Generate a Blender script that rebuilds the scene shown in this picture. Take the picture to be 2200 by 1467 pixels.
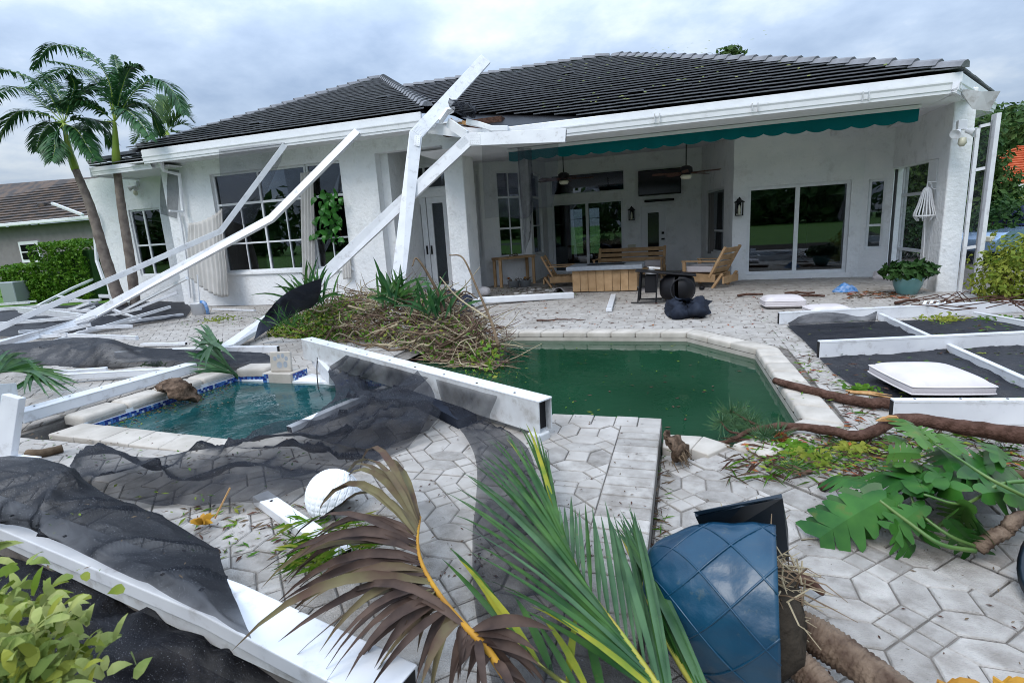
import bpy, math, random
import numpy as np
from mathutils import Vector as V, Matrix, noise as mnoise
R = math.radians
random.seed(11)
rnd = random.random
def ru(a, b): return a + (b - a) * rnd()
scene = bpy.context.scene
for o in list(bpy.data.objects): bpy.data.objects.remove(o)

# ------------------------------------------------------------------ camera
FPX, YAW, PITCH, ROLL, EYE = 1152.0, R(18.0), R(11.75), R(3.45), 1.5
_f = V((-math.sin(YAW) * math.cos(PITCH), math.cos(YAW) * math.cos(PITCH), -math.sin(PITCH)))
_r0 = V((math.cos(YAW), math.sin(YAW), 0)); _u0 = _r0.cross(_f)
_r = _r0 * math.cos(ROLL) - _u0 * math.sin(ROLL)
_u = _r0 * math.sin(ROLL) + _u0 * math.cos(ROLL)
CAM = V((0, 0, EYE))
cd = bpy.data.cameras.new('camera'); cam = bpy.data.objects.new('camera', cd)
scene.collection.objects.link(cam); scene.camera = cam
cam.matrix_world = Matrix(((_r.x, _u.x, -_f.x, 0), (_r.y, _u.y, -_f.y, 0), (_r.z, _u.z, -_f.z, EYE), (0, 0, 0, 1)))
cd.sensor_width = 36; cd.lens = FPX / 2200 * 36; cd.clip_start = 0.05; cd.clip_end = 3000
cd.dof.use_dof = True; cd.dof.focus_distance = 6.0; cd.dof.aperture_fstop = 7.0

# ------------------------------------------------------------------ world, sun, exposure
SUN_EL, SUN_AZ = R(52), R(200)      # compass-like: 0 = +Y, clockwise
world = bpy.data.worlds.new('World'); scene.world = world; world.use_nodes = True
nt = world.node_tree; nt.nodes.clear()
def wn(t, **k):
    n = nt.nodes.new(t)
    for a, b in k.items(): setattr(n, a, b)
    return n
wo = wn('ShaderNodeOutputWorld'); bg = wn('ShaderNodeBackground'); bg.inputs[1].default_value = 0.1
sky = wn('ShaderNodeTexSky', sky_type='NISHITA'); sky.sun_disc = False
sky.sun_elevation = SUN_EL; sky.sun_rotation = SUN_AZ; sky.air_density = 1.2; sky.dust_density = 2.0
tc = wn('ShaderNodeTexCoord'); sep = wn('ShaderNodeSeparateXYZ'); nt.links.new(tc.outputs['Generated'], sep.inputs[0])
def wmath(op, a, b=None):
    n = wn('ShaderNodeMath', operation=op)
    for i, x in enumerate((a, b)):
        if x is None: continue
        if isinstance(x, (int, float)): n.inputs[i].default_value = x
        else: nt.links.new(x, n.inputs[i])
    return n.outputs[0]
zc = wmath('MAXIMUM', sep.outputs[2], 0.0)
den = wmath('ADD', zc, 0.28)
cx = wmath('DIVIDE', sep.outputs[0], den); cy = wmath('DIVIDE', sep.outputs[1], den)
comb = wn('ShaderNodeCombineXYZ'); nt.links.new(cx, comb.inputs[0]); nt.links.new(cy, comb.inputs[1])
n1 = wn('ShaderNodeTexNoise'); n1.inputs['Scale'].default_value = 0.9; n1.inputs['Detail'].default_value = 6; n1.inputs['Roughness'].default_value = 0.5; n1.inputs['Distortion'].default_value = 0.25
n2 = wn('ShaderNodeTexNoise'); n2.inputs['Scale'].default_value = 3.1; n2.inputs['Detail'].default_value = 8; n2.inputs['Roughness'].default_value = 0.58
mp = wn('ShaderNodeMapping'); mp.inputs['Location'].default_value = (3.6, 1.3, 0.0); nt.links.new(comb.outputs[0], mp.inputs[0])
nt.links.new(mp.outputs[0], n1.inputs[0]); nt.links.new(mp.outputs[0], n2.inputs[0])
mixn = wmath('ADD', wmath('MULTIPLY', n1.outputs[0], 0.62), wmath('MULTIPLY', n2.outputs[0], 0.38))
ramp = wn('ShaderNodeValToRGB'); nt.links.new(mixn, ramp.inputs[0])
e = ramp.color_ramp.elements
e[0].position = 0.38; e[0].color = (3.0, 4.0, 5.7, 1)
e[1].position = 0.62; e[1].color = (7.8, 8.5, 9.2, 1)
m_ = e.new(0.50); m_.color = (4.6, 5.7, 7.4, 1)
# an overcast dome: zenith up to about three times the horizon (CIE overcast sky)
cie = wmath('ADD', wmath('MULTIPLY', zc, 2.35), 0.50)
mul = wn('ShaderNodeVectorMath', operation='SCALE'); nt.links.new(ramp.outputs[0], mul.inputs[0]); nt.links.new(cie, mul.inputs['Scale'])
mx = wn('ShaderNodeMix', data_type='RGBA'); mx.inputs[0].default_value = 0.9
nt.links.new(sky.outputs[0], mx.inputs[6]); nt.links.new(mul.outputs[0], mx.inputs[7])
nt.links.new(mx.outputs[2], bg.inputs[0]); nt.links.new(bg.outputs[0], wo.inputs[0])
sl = bpy.data.lights.new('sun', 'SUN'); sl.energy = 1.5; sl.angle = R(30); sl.color = (1.0, 0.95, 0.88)
sun = bpy.data.objects.new('sun', sl); scene.collection.objects.link(sun)
sdir = V((math.sin(SUN_AZ) * math.cos(SUN_EL), math.cos(SUN_AZ) * math.cos(SUN_EL), math.sin(SUN_EL)))
sun.rotation_euler = sdir.to_track_quat('Z', 'Y').to_euler(); sun.location = sdir * 60
vs = scene.view_settings; vs.view_transform = 'Standard'; vs.look = 'None'; vs.exposure = 0.34; vs.gamma = 1.0; vs.use_curve_mapping = False
scene.cycles.max_bounces = 6; scene.cycles.diffuse_bounces = 4; scene.cycles.glossy_bounces = 3; scene.cycles.transparent_max_bounces = 16
scene.cycles.filter_width = 1.0; scene.cycles.caustics_reflective = False; scene.cycles.caustics_refractive = False

# ------------------------------------------------------------------ helpers
def ray(px, py): return (_f * FPX + _r * (px - 1100) - _u * (py - 733.5)).normalized()
def G(px, py, z=0.0):
    d = ray(px, py); return CAM + d * ((z - EYE) / d.z)
def PY(px, py, y):
    d = ray(px, py); return CAM + d * (y / d.y)
def PX(px, py, x):
    d = ray(px, py); return CAM + d * (x / d.x)
def lerp(a, b, t): return a + (b - a) * t
def fbm(p, s=1.0, o=3): return mnoise.fractal(V(p) * s, 1.0, 2.0, o)
def catmull(P, n):
    P = [V(p) for p in P]; out = []
    Q = [P[0] * 2 - P[1]] + P + [P[-1] * 2 - P[-2]]
    for i in range(len(P) - 1):
        a, b, c, d = Q[i:i + 4]
        for k in range(n):
            t = k / n
            out.append(0.5 * ((2 * b) + (c - a) * t + (2 * a - 5 * b + 4 * c - d) * t * t + (3 * b - a - 3 * c + d) * t ** 3))
    out.append(P[-1].copy()); return out

COL = scene.collection
def props(o, label=None, cat=None, group=None, kind=None):
    if label: o['label'] = label
    if cat: o['category'] = cat
    if group: o['group'] = group
    o['kind'] = kind if kind else 'thing'
    if not (kind or cat): del o['kind']
    return o
def thing(name, label, cat, loc=(0, 0, 0), group=None, kind=None):
    o = bpy.data.objects.new(name, None); COL.objects.link(o); o.location = loc; o.empty_display_size = 0.1
    return props(o, label, cat, group, kind)
def wmat(o):
    m = Matrix.LocRotScale(o.location, o.rotation_euler, o.scale)
    return wmat(o.parent) @ o.matrix_parent_inverse @ m if o.parent else m
def setp(o, parent):
    if parent is not None:
        o.parent = parent; o.matrix_parent_inverse = wmat(parent).inverted()
    return o
class MB:
    def __init__(s): s.v = []; s.f = []; s.m = []
    def add(s, vs, fs, mi=0):
        n = len(s.v); s.v += [tuple(p) for p in vs]; s.f += [tuple(i + n for i in q) for q in fs]; s.m += [mi] * len(fs); return s
    def box(s, a, b, mi=0):
        x0, y0, z0 = a; x1, y1, z1 = b
        return s.add([(x0, y0, z0), (x1, y0, z0), (x1, y1, z0), (x0, y1, z0), (x0, y0, z1), (x1, y0, z1), (x1, y1, z1), (x0, y1, z1)],
              [(3, 2, 1, 0), (4, 5, 6, 7), (0, 1, 5, 4), (1, 2, 6, 5), (2, 3, 7, 6), (3, 0, 4, 7)], mi)
    def obox(s, c, ax, ay, az, mi=0):
        c, ax, ay, az = V(c), V(ax), V(ay), V(az)
        P = [c + ax * i + ay * j + az * k for k in (-1, 1) for (i, j) in ((-1, -1), (1, -1), (1, 1), (-1, 1))]
        return s.add(P, [(3, 2, 1, 0), (4, 5, 6, 7), (0, 1, 5, 4), (1, 2, 6, 5), (2, 3, 7, 6), (3, 0, 4, 7)], mi)
    def bar(s, p0, p1, w, h, up=(0, 0, 1), mi=0):
        p0, p1 = V(p0), V(p1); d = p1 - p0; L = d.length; d.normalize(); up = V(up)
        if abs(d.dot(up)) > 0.98: up = V((0, 1, 0))
        sd = d.cross(up).normalized(); u2 = sd.cross(d)
        return s.obox((p0 + p1) / 2, d * L / 2, sd * w / 2, u2 * h / 2, mi)
    def tube(s, pts, rad, n=6, mi=0, cap=True):
        pts = [V(p) for p in pts]
        if not hasattr(rad, '__len__'): rad = [rad] * len(pts)
        t0 = (pts[1] - pts[0]).normalized(); a = V((0, 0, 1)) if abs(t0.z) < 0.9 else V((1, 0, 0))
        nx = t0.cross(a).normalized(); b = len(s.v); fs = []
        for i, p in enumerate(pts):
            t = (pts[min(i + 1, len(pts) - 1)] - pts[max(i - 1, 0)])
            if t.length < 1e-9: t = t0
            t.normalize(); nx = (nx - t * nx.dot(t)); nx.normalize(); ny = t.cross(nx)
            for k in range(n):
                an = 2 * math.pi * k / n; s.v.append(tuple(p + (nx * math.cos(an) + ny * math.sin(an)) * rad[i]))
        for i in range(len(pts) - 1):
            for k in range(n):
                a0 = b + i * n + k; a1 = b + i * n + (k + 1) % n
                fs.append((a0, a1, a1 + n, a0 + n))
        if cap:
            fs.append(tuple(b + k for k in reversed(range(n)))); e0 = b + (len(pts) - 1) * n; fs.append(tuple(e0 + k for k in range(n)))
        s.f += fs; s.m += [mi] * len(fs); return s
    def sweep(s, pts, w, h, up, mi=0, cap=True):
        # rectangular section along a polyline with mitred joints; h lies along up
        pts = [V(p) for p in pts]; up = V(up); b = len(s.v); fs = []
        for i, p in enumerate(pts):
            din = (p - pts[i - 1]).normalized() if i else None
            dout = (pts[i + 1] - p).normalized() if i < len(pts) - 1 else None
            d = din or dout; t = ((din or dout) + (dout or din)).normalized()
            sd = d.cross(up).normalized(); u2 = sd.cross(d)
            for (i1, j1) in ((-1, -1), (1, -1), (1, 1), (-1, 1)):
                q = sd * (i1 * w / 2) + u2 * (j1 * h / 2)
                q = q - d * (q.dot(t) / d.dot(t)); s.v.append(tuple(p + q))
        for i in range(len(pts) - 1):
            for k in range(4):
                a0 = b + i * 4 + k; a1 = b + i * 4 + (k + 1) % 4; fs.append((a0, a1, a1 + 4, a0 + 4))
        if cap:
            fs.append((b + 3, b + 2, b + 1, b)); e0 = b + (len(pts) - 1) * 4; fs.append((e0, e0 + 1, e0 + 2, e0 + 3))
        s.f += fs; s.m += [mi] * len(fs); return s
    def lathe(s, c, prof, n=20, mi=0, ax=None):
        # prof: (radius, height) list about the z axis (or a matrix ax) at c
        b = len(s.v); c = V(c); fs = []
        for (r_, h_) in prof:
            for k in range(n):
                an = 2 * math.pi * k / n; q = V((r_ * math.cos(an), r_ * math.sin(an), h_))
                s.v.append(tuple(c + (ax @ q if ax else q)))
        for i in range(len(prof) - 1):
            for k in range(n):
                a0 = b + i * n + k; a1 = b + i * n + (k + 1) % n; fs.append((a0, a1, a1 + n, a0 + n))
        s.f += fs; s.m += [mi] * len(fs); return s
    def prism(s, poly, z0, z1, mi=0, ch=0.0):
        n = len(poly); c = sum((V((p[0], p[1], 0)) for p in poly), V()) / n
        b = len(s.v)
        rings = [(z0, 0), (z1 - ch, 0), (z1, ch)] if ch else [(z0, 0), (z1, 0)]
        for (z, ins) in rings:
            for p in poly:
                q = V((p[0], p[1], 0)); d = (c - q); L = d.length
                q = q + d * (min(ins * 1.3, L * .3) / max(L, 1e-6)); s.v.append((q.x, q.y, z))
        fs = []
        for r_ in range(len(rings) - 1):
            for k in range(n):
                a0 = b + r_ * n + k; a1 = b + r_ * n + (k + 1) % n; fs.append((a0, a1, a1 + n, a0 + n))
        fs.append(tuple(b + (len(rings) - 1) * n + k for k in range(n)))
        s.f += fs; s.m += [mi] * len(fs); return s
    def mesh(s, name, mat, smooth=False):
        me = bpy.data.meshes.new(name); me.from_pydata(s.v, [], s.f)
        mats = mat if isinstance(mat, (list, tuple)) else [mat]
        for m in mats: me.materials.append(MATS[m] if isinstance(m, str) else m)
        if len(mats) > 1: me.polygons.foreach_set('material_index', s.m)
        if smooth: me.polygons.foreach_set('use_smooth', [True] * len(me.polygons))
        me.update(); return me
    def build(s, name, mat, parent=None, smooth=False, label=None, cat=None, group=None, kind=None, bev=0.0):
        o = bpy.data.objects.new(name, s.mesh(name, mat, smooth)); COL.objects.link(o)
        setp(o, parent); props(o, label, cat, group, kind)
        if bev:
            b = o.modifiers.new('bevel', 'BEVEL'); b.width = bev; b.segments = 2; b.limit_method = 'ANGLE'; b.angle_limit = R(40)
        return o
def clip(poly, n, d):
    """keep the side where n.p <= d (2-D)"""
    out = []
    for i in range(len(poly)):
        a, b = poly[i], poly[(i + 1) % len(poly)]
        da = n[0] * a[0] + n[1] * a[1] - d; db = n[0] * b[0] + n[1] * b[1] - d
        if da <= 0: out.append(a)
        if (da < 0 < db) or (db < 0 < da):
            t = da / (da - db); out.append((a[0] + (b[0] - a[0]) * t, a[1] + (b[1] - a[1]) * t))
    return out
def area(p): return 0.5 * sum(p[i][0] * p[(i + 1) % len(p)][1] - p[(i + 1) % len(p)][0] * p[i][1] for i in range(len(p)))
def clipconvex(poly, reg):
    for i in range(len(reg)):          # reg counter-clockwise
        a, b = reg[i], reg[(i + 1) % len(reg)]
        n = (b[1] - a[1], -(b[0] - a[0])); poly = clip(poly, n, n[0] * a[0] + n[1] * a[1])
        if len(poly) < 3: return []
    return poly
def ccw(p): return list(p) if area(p) > 0 else list(reversed(p))

# ------------------------------------------------------------------ materials
MATS = {}
def mat(name, col, rough=0.6, col2=None, scale=8.0, bump=0.0, bscale=40.0, metal=0.0, spec=0.5, detail=4.0, objvar=0.0, lo=0.35, hi=0.65, coat=0.0, sub=None, stain=None, rvar=0.0):
    m = bpy.data.materials.new(name); m.use_nodes = True; t = m.node_tree; b = t.nodes['Principled BSDF']
    b.inputs['Base Color'].default_value = (*col, 1); b.inputs['Roughness'].default_value = rough; b.inputs['Metallic'].default_value = metal
    if rough >= .5 and spec == .5: spec = .14
    b.inputs['Specular IOR Level'].default_value = spec
    if coat: b.inputs['Coat Weight'].default_value = coat; b.inputs['Coat Roughness'].default_value = 0.1
    co = t.nodes.new('ShaderNodeTexCoord').outputs['Object']
    cur = None
    if col2:
        n = t.nodes.new('ShaderNodeTexNoise'); n.inputs['Scale'].default_value = scale; n.inputs['Detail'].default_value = detail; t.links.new(co, n.inputs[0])
        rp = t.nodes.new('ShaderNodeValToRGB'); t.links.new(n.outputs[0], rp.inputs[0])
        rp.color_ramp.elements[0].position = lo; rp.color_ramp.elements[0].color = (*col, 1)
        rp.color_ramp.elements[1].position = hi; rp.color_ramp.elements[1].color = (*col2, 1)
        cur = rp.outputs[0]
        if rvar:
            mr = t.nodes.new('ShaderNodeMapRange'); mr.inputs[3].default_value = rough - rvar; mr.inputs[4].default_value = rough + rvar
            t.links.new(n.outputs[0], mr.inputs[0]); t.links.new(mr.outputs[0], b.inputs['Roughness'])
    if stain:
        scol, ssc, lo2, hi2, amt = stain
        n = t.nodes.new('ShaderNodeTexNoise'); n.inputs['Scale'].default_value = ssc; n.inputs['Detail'].default_value = 8; n.inputs['Roughness'].default_value = 0.65; t.links.new(co, n.inputs[0])
        mr = t.nodes.new('ShaderNodeMapRange'); mr.inputs[1].default_value = lo2; mr.inputs[2].default_value = hi2; mr.inputs[4].default_value = amt; t.links.new(n.outputs[0], mr.inputs[0])
        x = t.nodes.new('ShaderNodeMix'); x.data_type = 'RGBA'; t.links.new(mr.outputs[0], x.inputs[0])
        if cur: t.links.new(cur, x.inputs[6])
        else: x.inputs[6].default_value = (*col, 1)
        x.inputs[7].default_value = (*scol, 1); cur = x.outputs[2]
    if objvar:
        oi = t.nodes.new('ShaderNodeObjectInfo'); hs = t.nodes.new('ShaderNodeHueSaturation')
        mr = t.nodes.new('ShaderNodeMapRange'); mr.inputs[3].default_value = 1 - objvar; mr.inputs[4].default_value = 1 + objvar
        t.links.new(oi.outputs['Random'], mr.inputs[0]); t.links.new(mr.outputs[0], hs.inputs['Value'])
        if cur: t.links.new(cur, hs.inputs['Color'])
        else: hs.inputs['Color'].default_value = (*col, 1)
        cur = hs.outputs[0]
    if cur: t.links.new(cur, b.inputs['Base Color'])
    if bump:
        n = t.nodes.new('ShaderNodeTexNoise'); n.inputs['Scale'].default_value = bscale; n.inputs['Detail'].default_value = 4; t.links.new(co, n.inputs[0])
        bp = t.nodes.new('ShaderNodeBump'); bp.inputs['Strength'].default_value = bump; bp.inputs['Distance'].default_value = 0.02
        t.links.new(n.outputs[0], bp.inputs['Height']); t.links.new(bp.outputs[0], b.inputs['Normal'])
    if sub:
        tr = t.nodes.new('ShaderNodeBsdfTranslucent'); ms = t.nodes.new('ShaderNodeMixShader'); ms.inputs[0].default_value = sub
        if cur: t.links.new(cur, tr.inputs[0])
        else: tr.inputs[0].default_value = (*col, 1)
        t.links.new(b.outputs[0], ms.inputs[1]); t.links.new(tr.outputs[0], ms.inputs[2]); t.links.new(ms.outputs[0], t.nodes['Material Output'].inputs[0])
    MATS[name] = m; return m
def meshmat(name, col, alpha, alpha2=None, scale=18.0):
    """woven insect screen: partly see-through cloth with painted-in glints of wet specks"""
    m = bpy.data.materials.new(name); m.use_nodes = True; t = m.node_tree; b = t.nodes['Principled BSDF']
    b.inputs['Base Color'].default_value = (*col, 1); b.inputs['Roughness'].default_value = 0.55
    co = t.nodes.new('ShaderNodeTexCoord').outputs['Object']
    n = t.nodes.new('ShaderNodeTexNoise'); n.inputs['Scale'].default_value = scale; n.inputs['Detail'].default_value = 5; t.links.new(co, n.inputs[0])
    mr = t.nodes.new('ShaderNodeMapRange'); mr.inputs[1].default_value = 0.35; mr.inputs[2].default_value = 0.65
    mr.inputs[3].default_value = alpha; mr.inputs[4].default_value = alpha2 or alpha; t.links.new(n.outputs[0], mr.inputs[0])
    sp = t.nodes.new('ShaderNodeTexNoise'); sp.inputs['Scale'].default_value = 210; sp.inputs['Detail'].default_value = 2; t.links.new(co, sp.inputs[0])
    rp = t.nodes.new('ShaderNodeValToRGB'); rp.color_ramp.elements[0].position = 0.63; rp.color_ramp.elements[0].color = (*col, 1)
    rp.color_ramp.elements[1].position = 0.80; rp.color_ramp.elements[1].color = (*[min(1, c * 6 + .22) for c in col], 1)  # pale specks put into the colour as the sparkle of droplets
    t.links.new(sp.outputs[0], rp.inputs[0]); t.links.new(rp.outputs[0], b.inputs['Base Color']); b.inputs['Specular IOR Level'].default_value = 0.2
    tr = t.nodes.new('ShaderNodeBsdfTransparent'); ms = t.nodes.new('ShaderNodeMixShader')
    # a weave closes up when seen aslant: cover = 1 - (1 - a) ** (1 / cos)
    ge = t.nodes.new('ShaderNodeNewGeometry'); dp = t.nodes.new('ShaderNodeVectorMath'); dp.operation = 'DOT_PRODUCT'
    t.links.new(ge.outputs['Normal'], dp.inputs[0]); t.links.new(ge.outputs['Incoming'], dp.inputs[1])
    def mth(op, x, y=None):
        k = t.nodes.new('ShaderNodeMath'); k.operation = op
        for i_, v_ in enumerate((x, y)):
            if v_ is None: continue
            if isinstance(v_, (int, float)): k.inputs[i_].default_value = v_
            else: t.links.new(v_, k.inputs[i_])
        return k.outputs[0]
    cs = mth('MAXIMUM', mth('ABSOLUTE', dp.outputs['Value']), .12)
    cov = mth('SUBTRACT', 1.0, mth('POWER', mth('SUBTRACT', 1.0, mr.outputs[0]), mth('DIVIDE', 1.0, cs)))
    t.links.new(cov, ms.inputs[0]); t.links.new(tr.outputs[0], ms.inputs[1]); t.links.new(b.outputs[0], ms.inputs[2])
    t.links.new(ms.outputs[0], t.nodes['Material Output'].inputs[0]); MATS[name] = m
def glassmat(name, tint, refl=0.12):
    m = bpy.data.materials.new(name); m.use_nodes = True; t = m.node_tree; t.nodes.remove(t.nodes['Principled BSDF'])
    tr = t.nodes.new('ShaderNodeBsdfTransparent'); tr.inputs[0].default_value = (*tint, 1)
    gl = t.nodes.new('ShaderNodeBsdfGlossy'); gl.inputs['Roughness'].default_value = 0.01; gl.inputs[0].default_value = (.85, .92, 1, 1)
    fr = t.nodes.new('ShaderNodeFresnel'); fr.inputs[0].default_value = 1.5
    ad = t.nodes.new('ShaderNodeMath'); ad.operation = 'ADD'; ad.inputs[1].default_value = refl; t.links.new(fr.outputs[0], ad.inputs[0])
    ms = t.nodes.new('ShaderNodeMixShader'); t.links.new(ad.outputs[0], ms.inputs[0]); t.links.new(tr.outputs[0], ms.inputs[1]); t.links.new(gl.outputs[0], ms.inputs[2])
    t.links.new(ms.outputs[0], t.nodes['Material Output'].inputs[0]); MATS[name] = m
def watermat(name, c1, c2, scale, bump, rough=0.03, spec=0.5):
    m = mat(name, c1, rough, c2, scale=scale, lo=0.3, hi=0.7, spec=spec)
    t = m.node_tree; b = t.nodes['Principled BSDF']; b.inputs['IOR'].default_value = 1.33
    co = t.nodes.new('ShaderNodeTexCoord').outputs['Object']
    n = t.nodes.new('ShaderNodeTexNoise'); n.inputs['Scale'].default_value = 5; n.inputs['Detail'].default_value = 3; n.inputs['Distortion'].default_value = 1.0; t.links.new(co, n.inputs[0])
    bp = t.nodes.new('ShaderNodeBump'); bp.inputs['Strength'].default_value = bump; bp.inputs['Distance'].default_value = 0.03
    t.links.new(n.outputs[0], bp.inputs['Height']); t.links.new(bp.outputs[0], b.inputs['Normal'])
mat('stucco', (.77, .785, .80), .8, (.83, .835, .84), scale=2.5, bump=.8, bscale=15, stain=((.40, .39, .37), 3.4, .54, .78, .5))
mat('ceiling', (.80, .81, .82), .75, (.76, .77, .78), scale=3, bump=.15, bscale=60)
mat('trim', (.8, .81, .83), .45, (.74, .75, .77), scale=5, stain=((.35, .35, .33), 9, .62, .8, .5))
mat('frame', (.78, .8, .82), .35, (.72, .73, .75), scale=9, stain=((.3, .29, .27), 14, .62, .78, .6))
mat('alu', (.70, .71, .73), .34, (.62, .63, .66), scale=4, stain=((.22, .19, .15), 8, .56, .78, .65), spec=.6)
mat('alu_dirty', (.62, .64, .65), .4, (.5, .5, .5), scale=6, stain=((.2, .17, .13), 9, .52, .75, .7))
mat('roof_tile', (.165, .17, .185), .58, (.25, .255, .275), scale=5, bump=.15, bscale=60, lo=.3, hi=.7, stain=((.10, .10, .10), 14, .6, .75, .35))
mat('paver', (.325, .302, .278), .8, (.44, .415, .388), scale=12, bump=.6, bscale=150, objvar=.17, stain=((.13, .11, .09), 5.0, .50, .72, .65), detail=8)
mat('sand', (.12, .11, .10), .95, (.22, .20, .18), scale=9, bump=.3, bscale=80)
mat('coping', (.40, .365, .32), .7, (.50, .46, .41), scale=6, bump=.2, bscale=90, objvar=.05, stain=((.30, .26, .21), 7, .56, .78, .6))
mat('tile_dark', (.015, .04, .22), .15); mat('tile_mid', (.06, .16, .42), .15); mat('tile_pale', (.42, .52, .62), .2)
watermat('pool_water', (.007, .036, .017), (.012, .052, .026), 1.1, .07, spec=.5)
watermat('spa_water', (.003, .026, .028), (.016, .080, .084), 2.6, .20)
mat('grass', (.045, .12, .018), .8, (.10, .19, .03), scale=3, bump=.6, bscale=60)
mat('soil', (.020, .016, .012), .95, (.05, .04, .03), scale=8, bump=.6, bscale=40)
mat('awning', (.0, .105, .115), .8, (.0, .125, .135), scale=3, bump=.08, bscale=300)
mat('teak', (.40, .25, .13), .6, (.52, .34, .19), scale=6, bump=.2, bscale=60, objvar=.12)
mat('stone_top', (.26, .29, .33), .45, (.33, .36, .40), scale=14)
mat('black', (.010, .010, .012), .5, spec=.25); mat('black_cloth', (.014, .018, .03), .7, (.024, .03, .045), scale=6, bump=.3, bscale=20)
mat('screen_tv', (.004, .004, .006), .12)
mat('cushion', (.54, .50, .51), .85, (.62, .58, .59), scale=4, bump=.1, bscale=200, stain=((.4, .33, .28), 6, .62, .8, .5))
mat('curtain', (.68, .66, .63), .85, (.76, .74, .71), scale=3, sub=.3)
mat('bark', (.055, .028, .019), .85, (.11, .06, .045), scale=22, bump=.8, bscale=50)
mat('twig', (.095, .065, .042), .8, (.20, .145, .095), scale=9, bump=.3, bscale=60, objvar=.25)
mat('wood_raw', (.36, .19, .07), .75, (.50, .31, .15), scale=26)
mat('leaf_palm', (.012, .062, .020), .45, (.042, .130, .034), scale=6, sub=.2, spec=.3)
mat('leaf_far_palm', (.06, .12, .06), .5, (.13, .20, .08), scale=3, sub=.2)
mat('leaf_frond', (.016, .070, .014), .42, (.055, .140, .026), scale=7, sub=.2, spec=.3, stain=((.16, .13, .03), 16, .62, .72, .6))
mat('leaf_frond2', (.032, .085, .036), .42, (.075, .155, .065), scale=7, sub=.2, spec=.3, stain=((.17, .14, .05), 16, .62, .72, .6))
mat('leaf_yellow', (.32, .30, .03), .5, (.15, .22, .03), scale=9, sub=.2)
mat('rachis', (.30, .36, .06), .45, (.42, .34, .05), scale=6)
mat('dead', (.035, .022, .019), .65, (.105, .068, .052), scale=9, sub=.15, spec=.25)
mat('dead2', (.17, .15, .075), .6, (.10, .06, .045), scale=6, sub=.15)
mat('dead_rachis', (.46, .25, .03), .5, (.34, .16, .03), scale=8)
mat('leaf_hedge', (.045, .13, .010), .5, (.11, .22, .02), scale=4, sub=.2)
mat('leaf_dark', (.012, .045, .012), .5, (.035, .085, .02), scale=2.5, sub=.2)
mat('leaf_tree', (.026, .072, .018), .6, (.075, .13, .035), scale=1.0, sub=.2)
mat('leaf_lime', (.11, .18, .018), .5, (.29, .31, .05), scale=5, sub=.25)
mat('leaf_monstera', (.014, .082, .012), .33, (.048, .165, .024), scale=6, sub=.2, spec=.3, stain=((.14, .12, .03), 12, .60, .72, .6))
mat('leaf_monstera2', (.05, .15, .022), .38, (.09, .20, .035), scale=6, sub=.25, spec=.3, stain=((.2, .17, .05), 12, .60, .72, .6))
mat('leaf_fig', (.018, .11, .012), .32, (.045, .19, .022), scale=5, sub=.2, spec=.35)
mat('stem', (.06, .14, .03), .45, (.12, .19, .05), scale=6)
mat('crownshaft', (.20, .32, .03), .4, (.28, .36, .05), scale=3)
mat('palm_trunk', (.16, .13, .115), .85, (.25, .21, .18), scale=7, bump=.5, bscale=20)
mat('pot_blue', (.001, .030, .068), .36, (.004, .056, .108), scale=3, bump=.16, bscale=22, coat=.12, stain=((.10, .12, .11), 26, .60, .74, .5))
mat('pot_dark', (.004, .012, .022), .35); mat('pot_teal', (.10, .25, .25), .35, (.15, .30, .30), scale=5)
mat('white_foam', (.8, .82, .85), .6); mat('plastic_white', (.72, .73, .75), .4)
mat('nb_wall', (.22, .20, .205), .85, (.25, .23, .235), scale=3, bump=.3, bscale=40)
mat('nb_roof', (.125, .092, .074), .7, (.066, .060, .060), scale=1.6, bump=.2, bscale=30, lo=.42, hi=.58)
mat('red_roof', (.42, .085, .035), .6, (.55, .16, .07), scale=4)
mat('asphalt', (.06, .06, .065), .9, (.08, .08, .085), scale=20)
mat('car_blue', (.20, .30, .45), .25, metal=.5, coat=.6); mat('car_red', (.5, .012, .012), .3, coat=.5); mat('car_top', (.008, .012, .05), .7)
mat('tyre', (.015, .015, .016), .8); mat('chrome', (.6, .6, .62), .2, metal=1.0)
mat('lamp_glass', (.6, .58, .45), .3); mat('galv', (.42, .45, .48), .45, metal=.6); mat('bag_blue', (.02, .16, .42), .45, (.25, .35, .55), scale=14)
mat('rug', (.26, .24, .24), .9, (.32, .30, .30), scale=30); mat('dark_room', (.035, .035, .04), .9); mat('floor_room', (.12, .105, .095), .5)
mat('sofa', (.24, .23, .22), .85); mat('boot', (.045, .028, .018), .9, (.17, .115, .08), scale=16, bump=.9, bscale=45)
mat('cone', (.20, .06, .02), .7); mat('box_beige', (.55, .53, .42), .5); mat('pillow', (.66, .62, .62), .85)
mat('leaf_red', (.22, .03, .02), .6, (.30, .12, .03), scale=9); mat('cable', (.02, .02, .02), .6); mat('shell', (.7, .68, .66), .6)
meshmat('screen', (.008, .009, .014), .32, .44, 9.0); meshmat('screen_mid', (.007, .008, .013), .42, .58, 6.0); meshmat('screen_thin', (.012, .014, .02), .16, .22); meshmat('screen_dense', (.006, .007, .011), .55, .74, 5.0)
meshmat('screen_panel', (.02, .024, .034), .28, .34, 2.0)
glassmat('glass', (.55, .58, .60), .05); glassmat('glass_far', (.7, .75, .75), .03)
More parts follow.
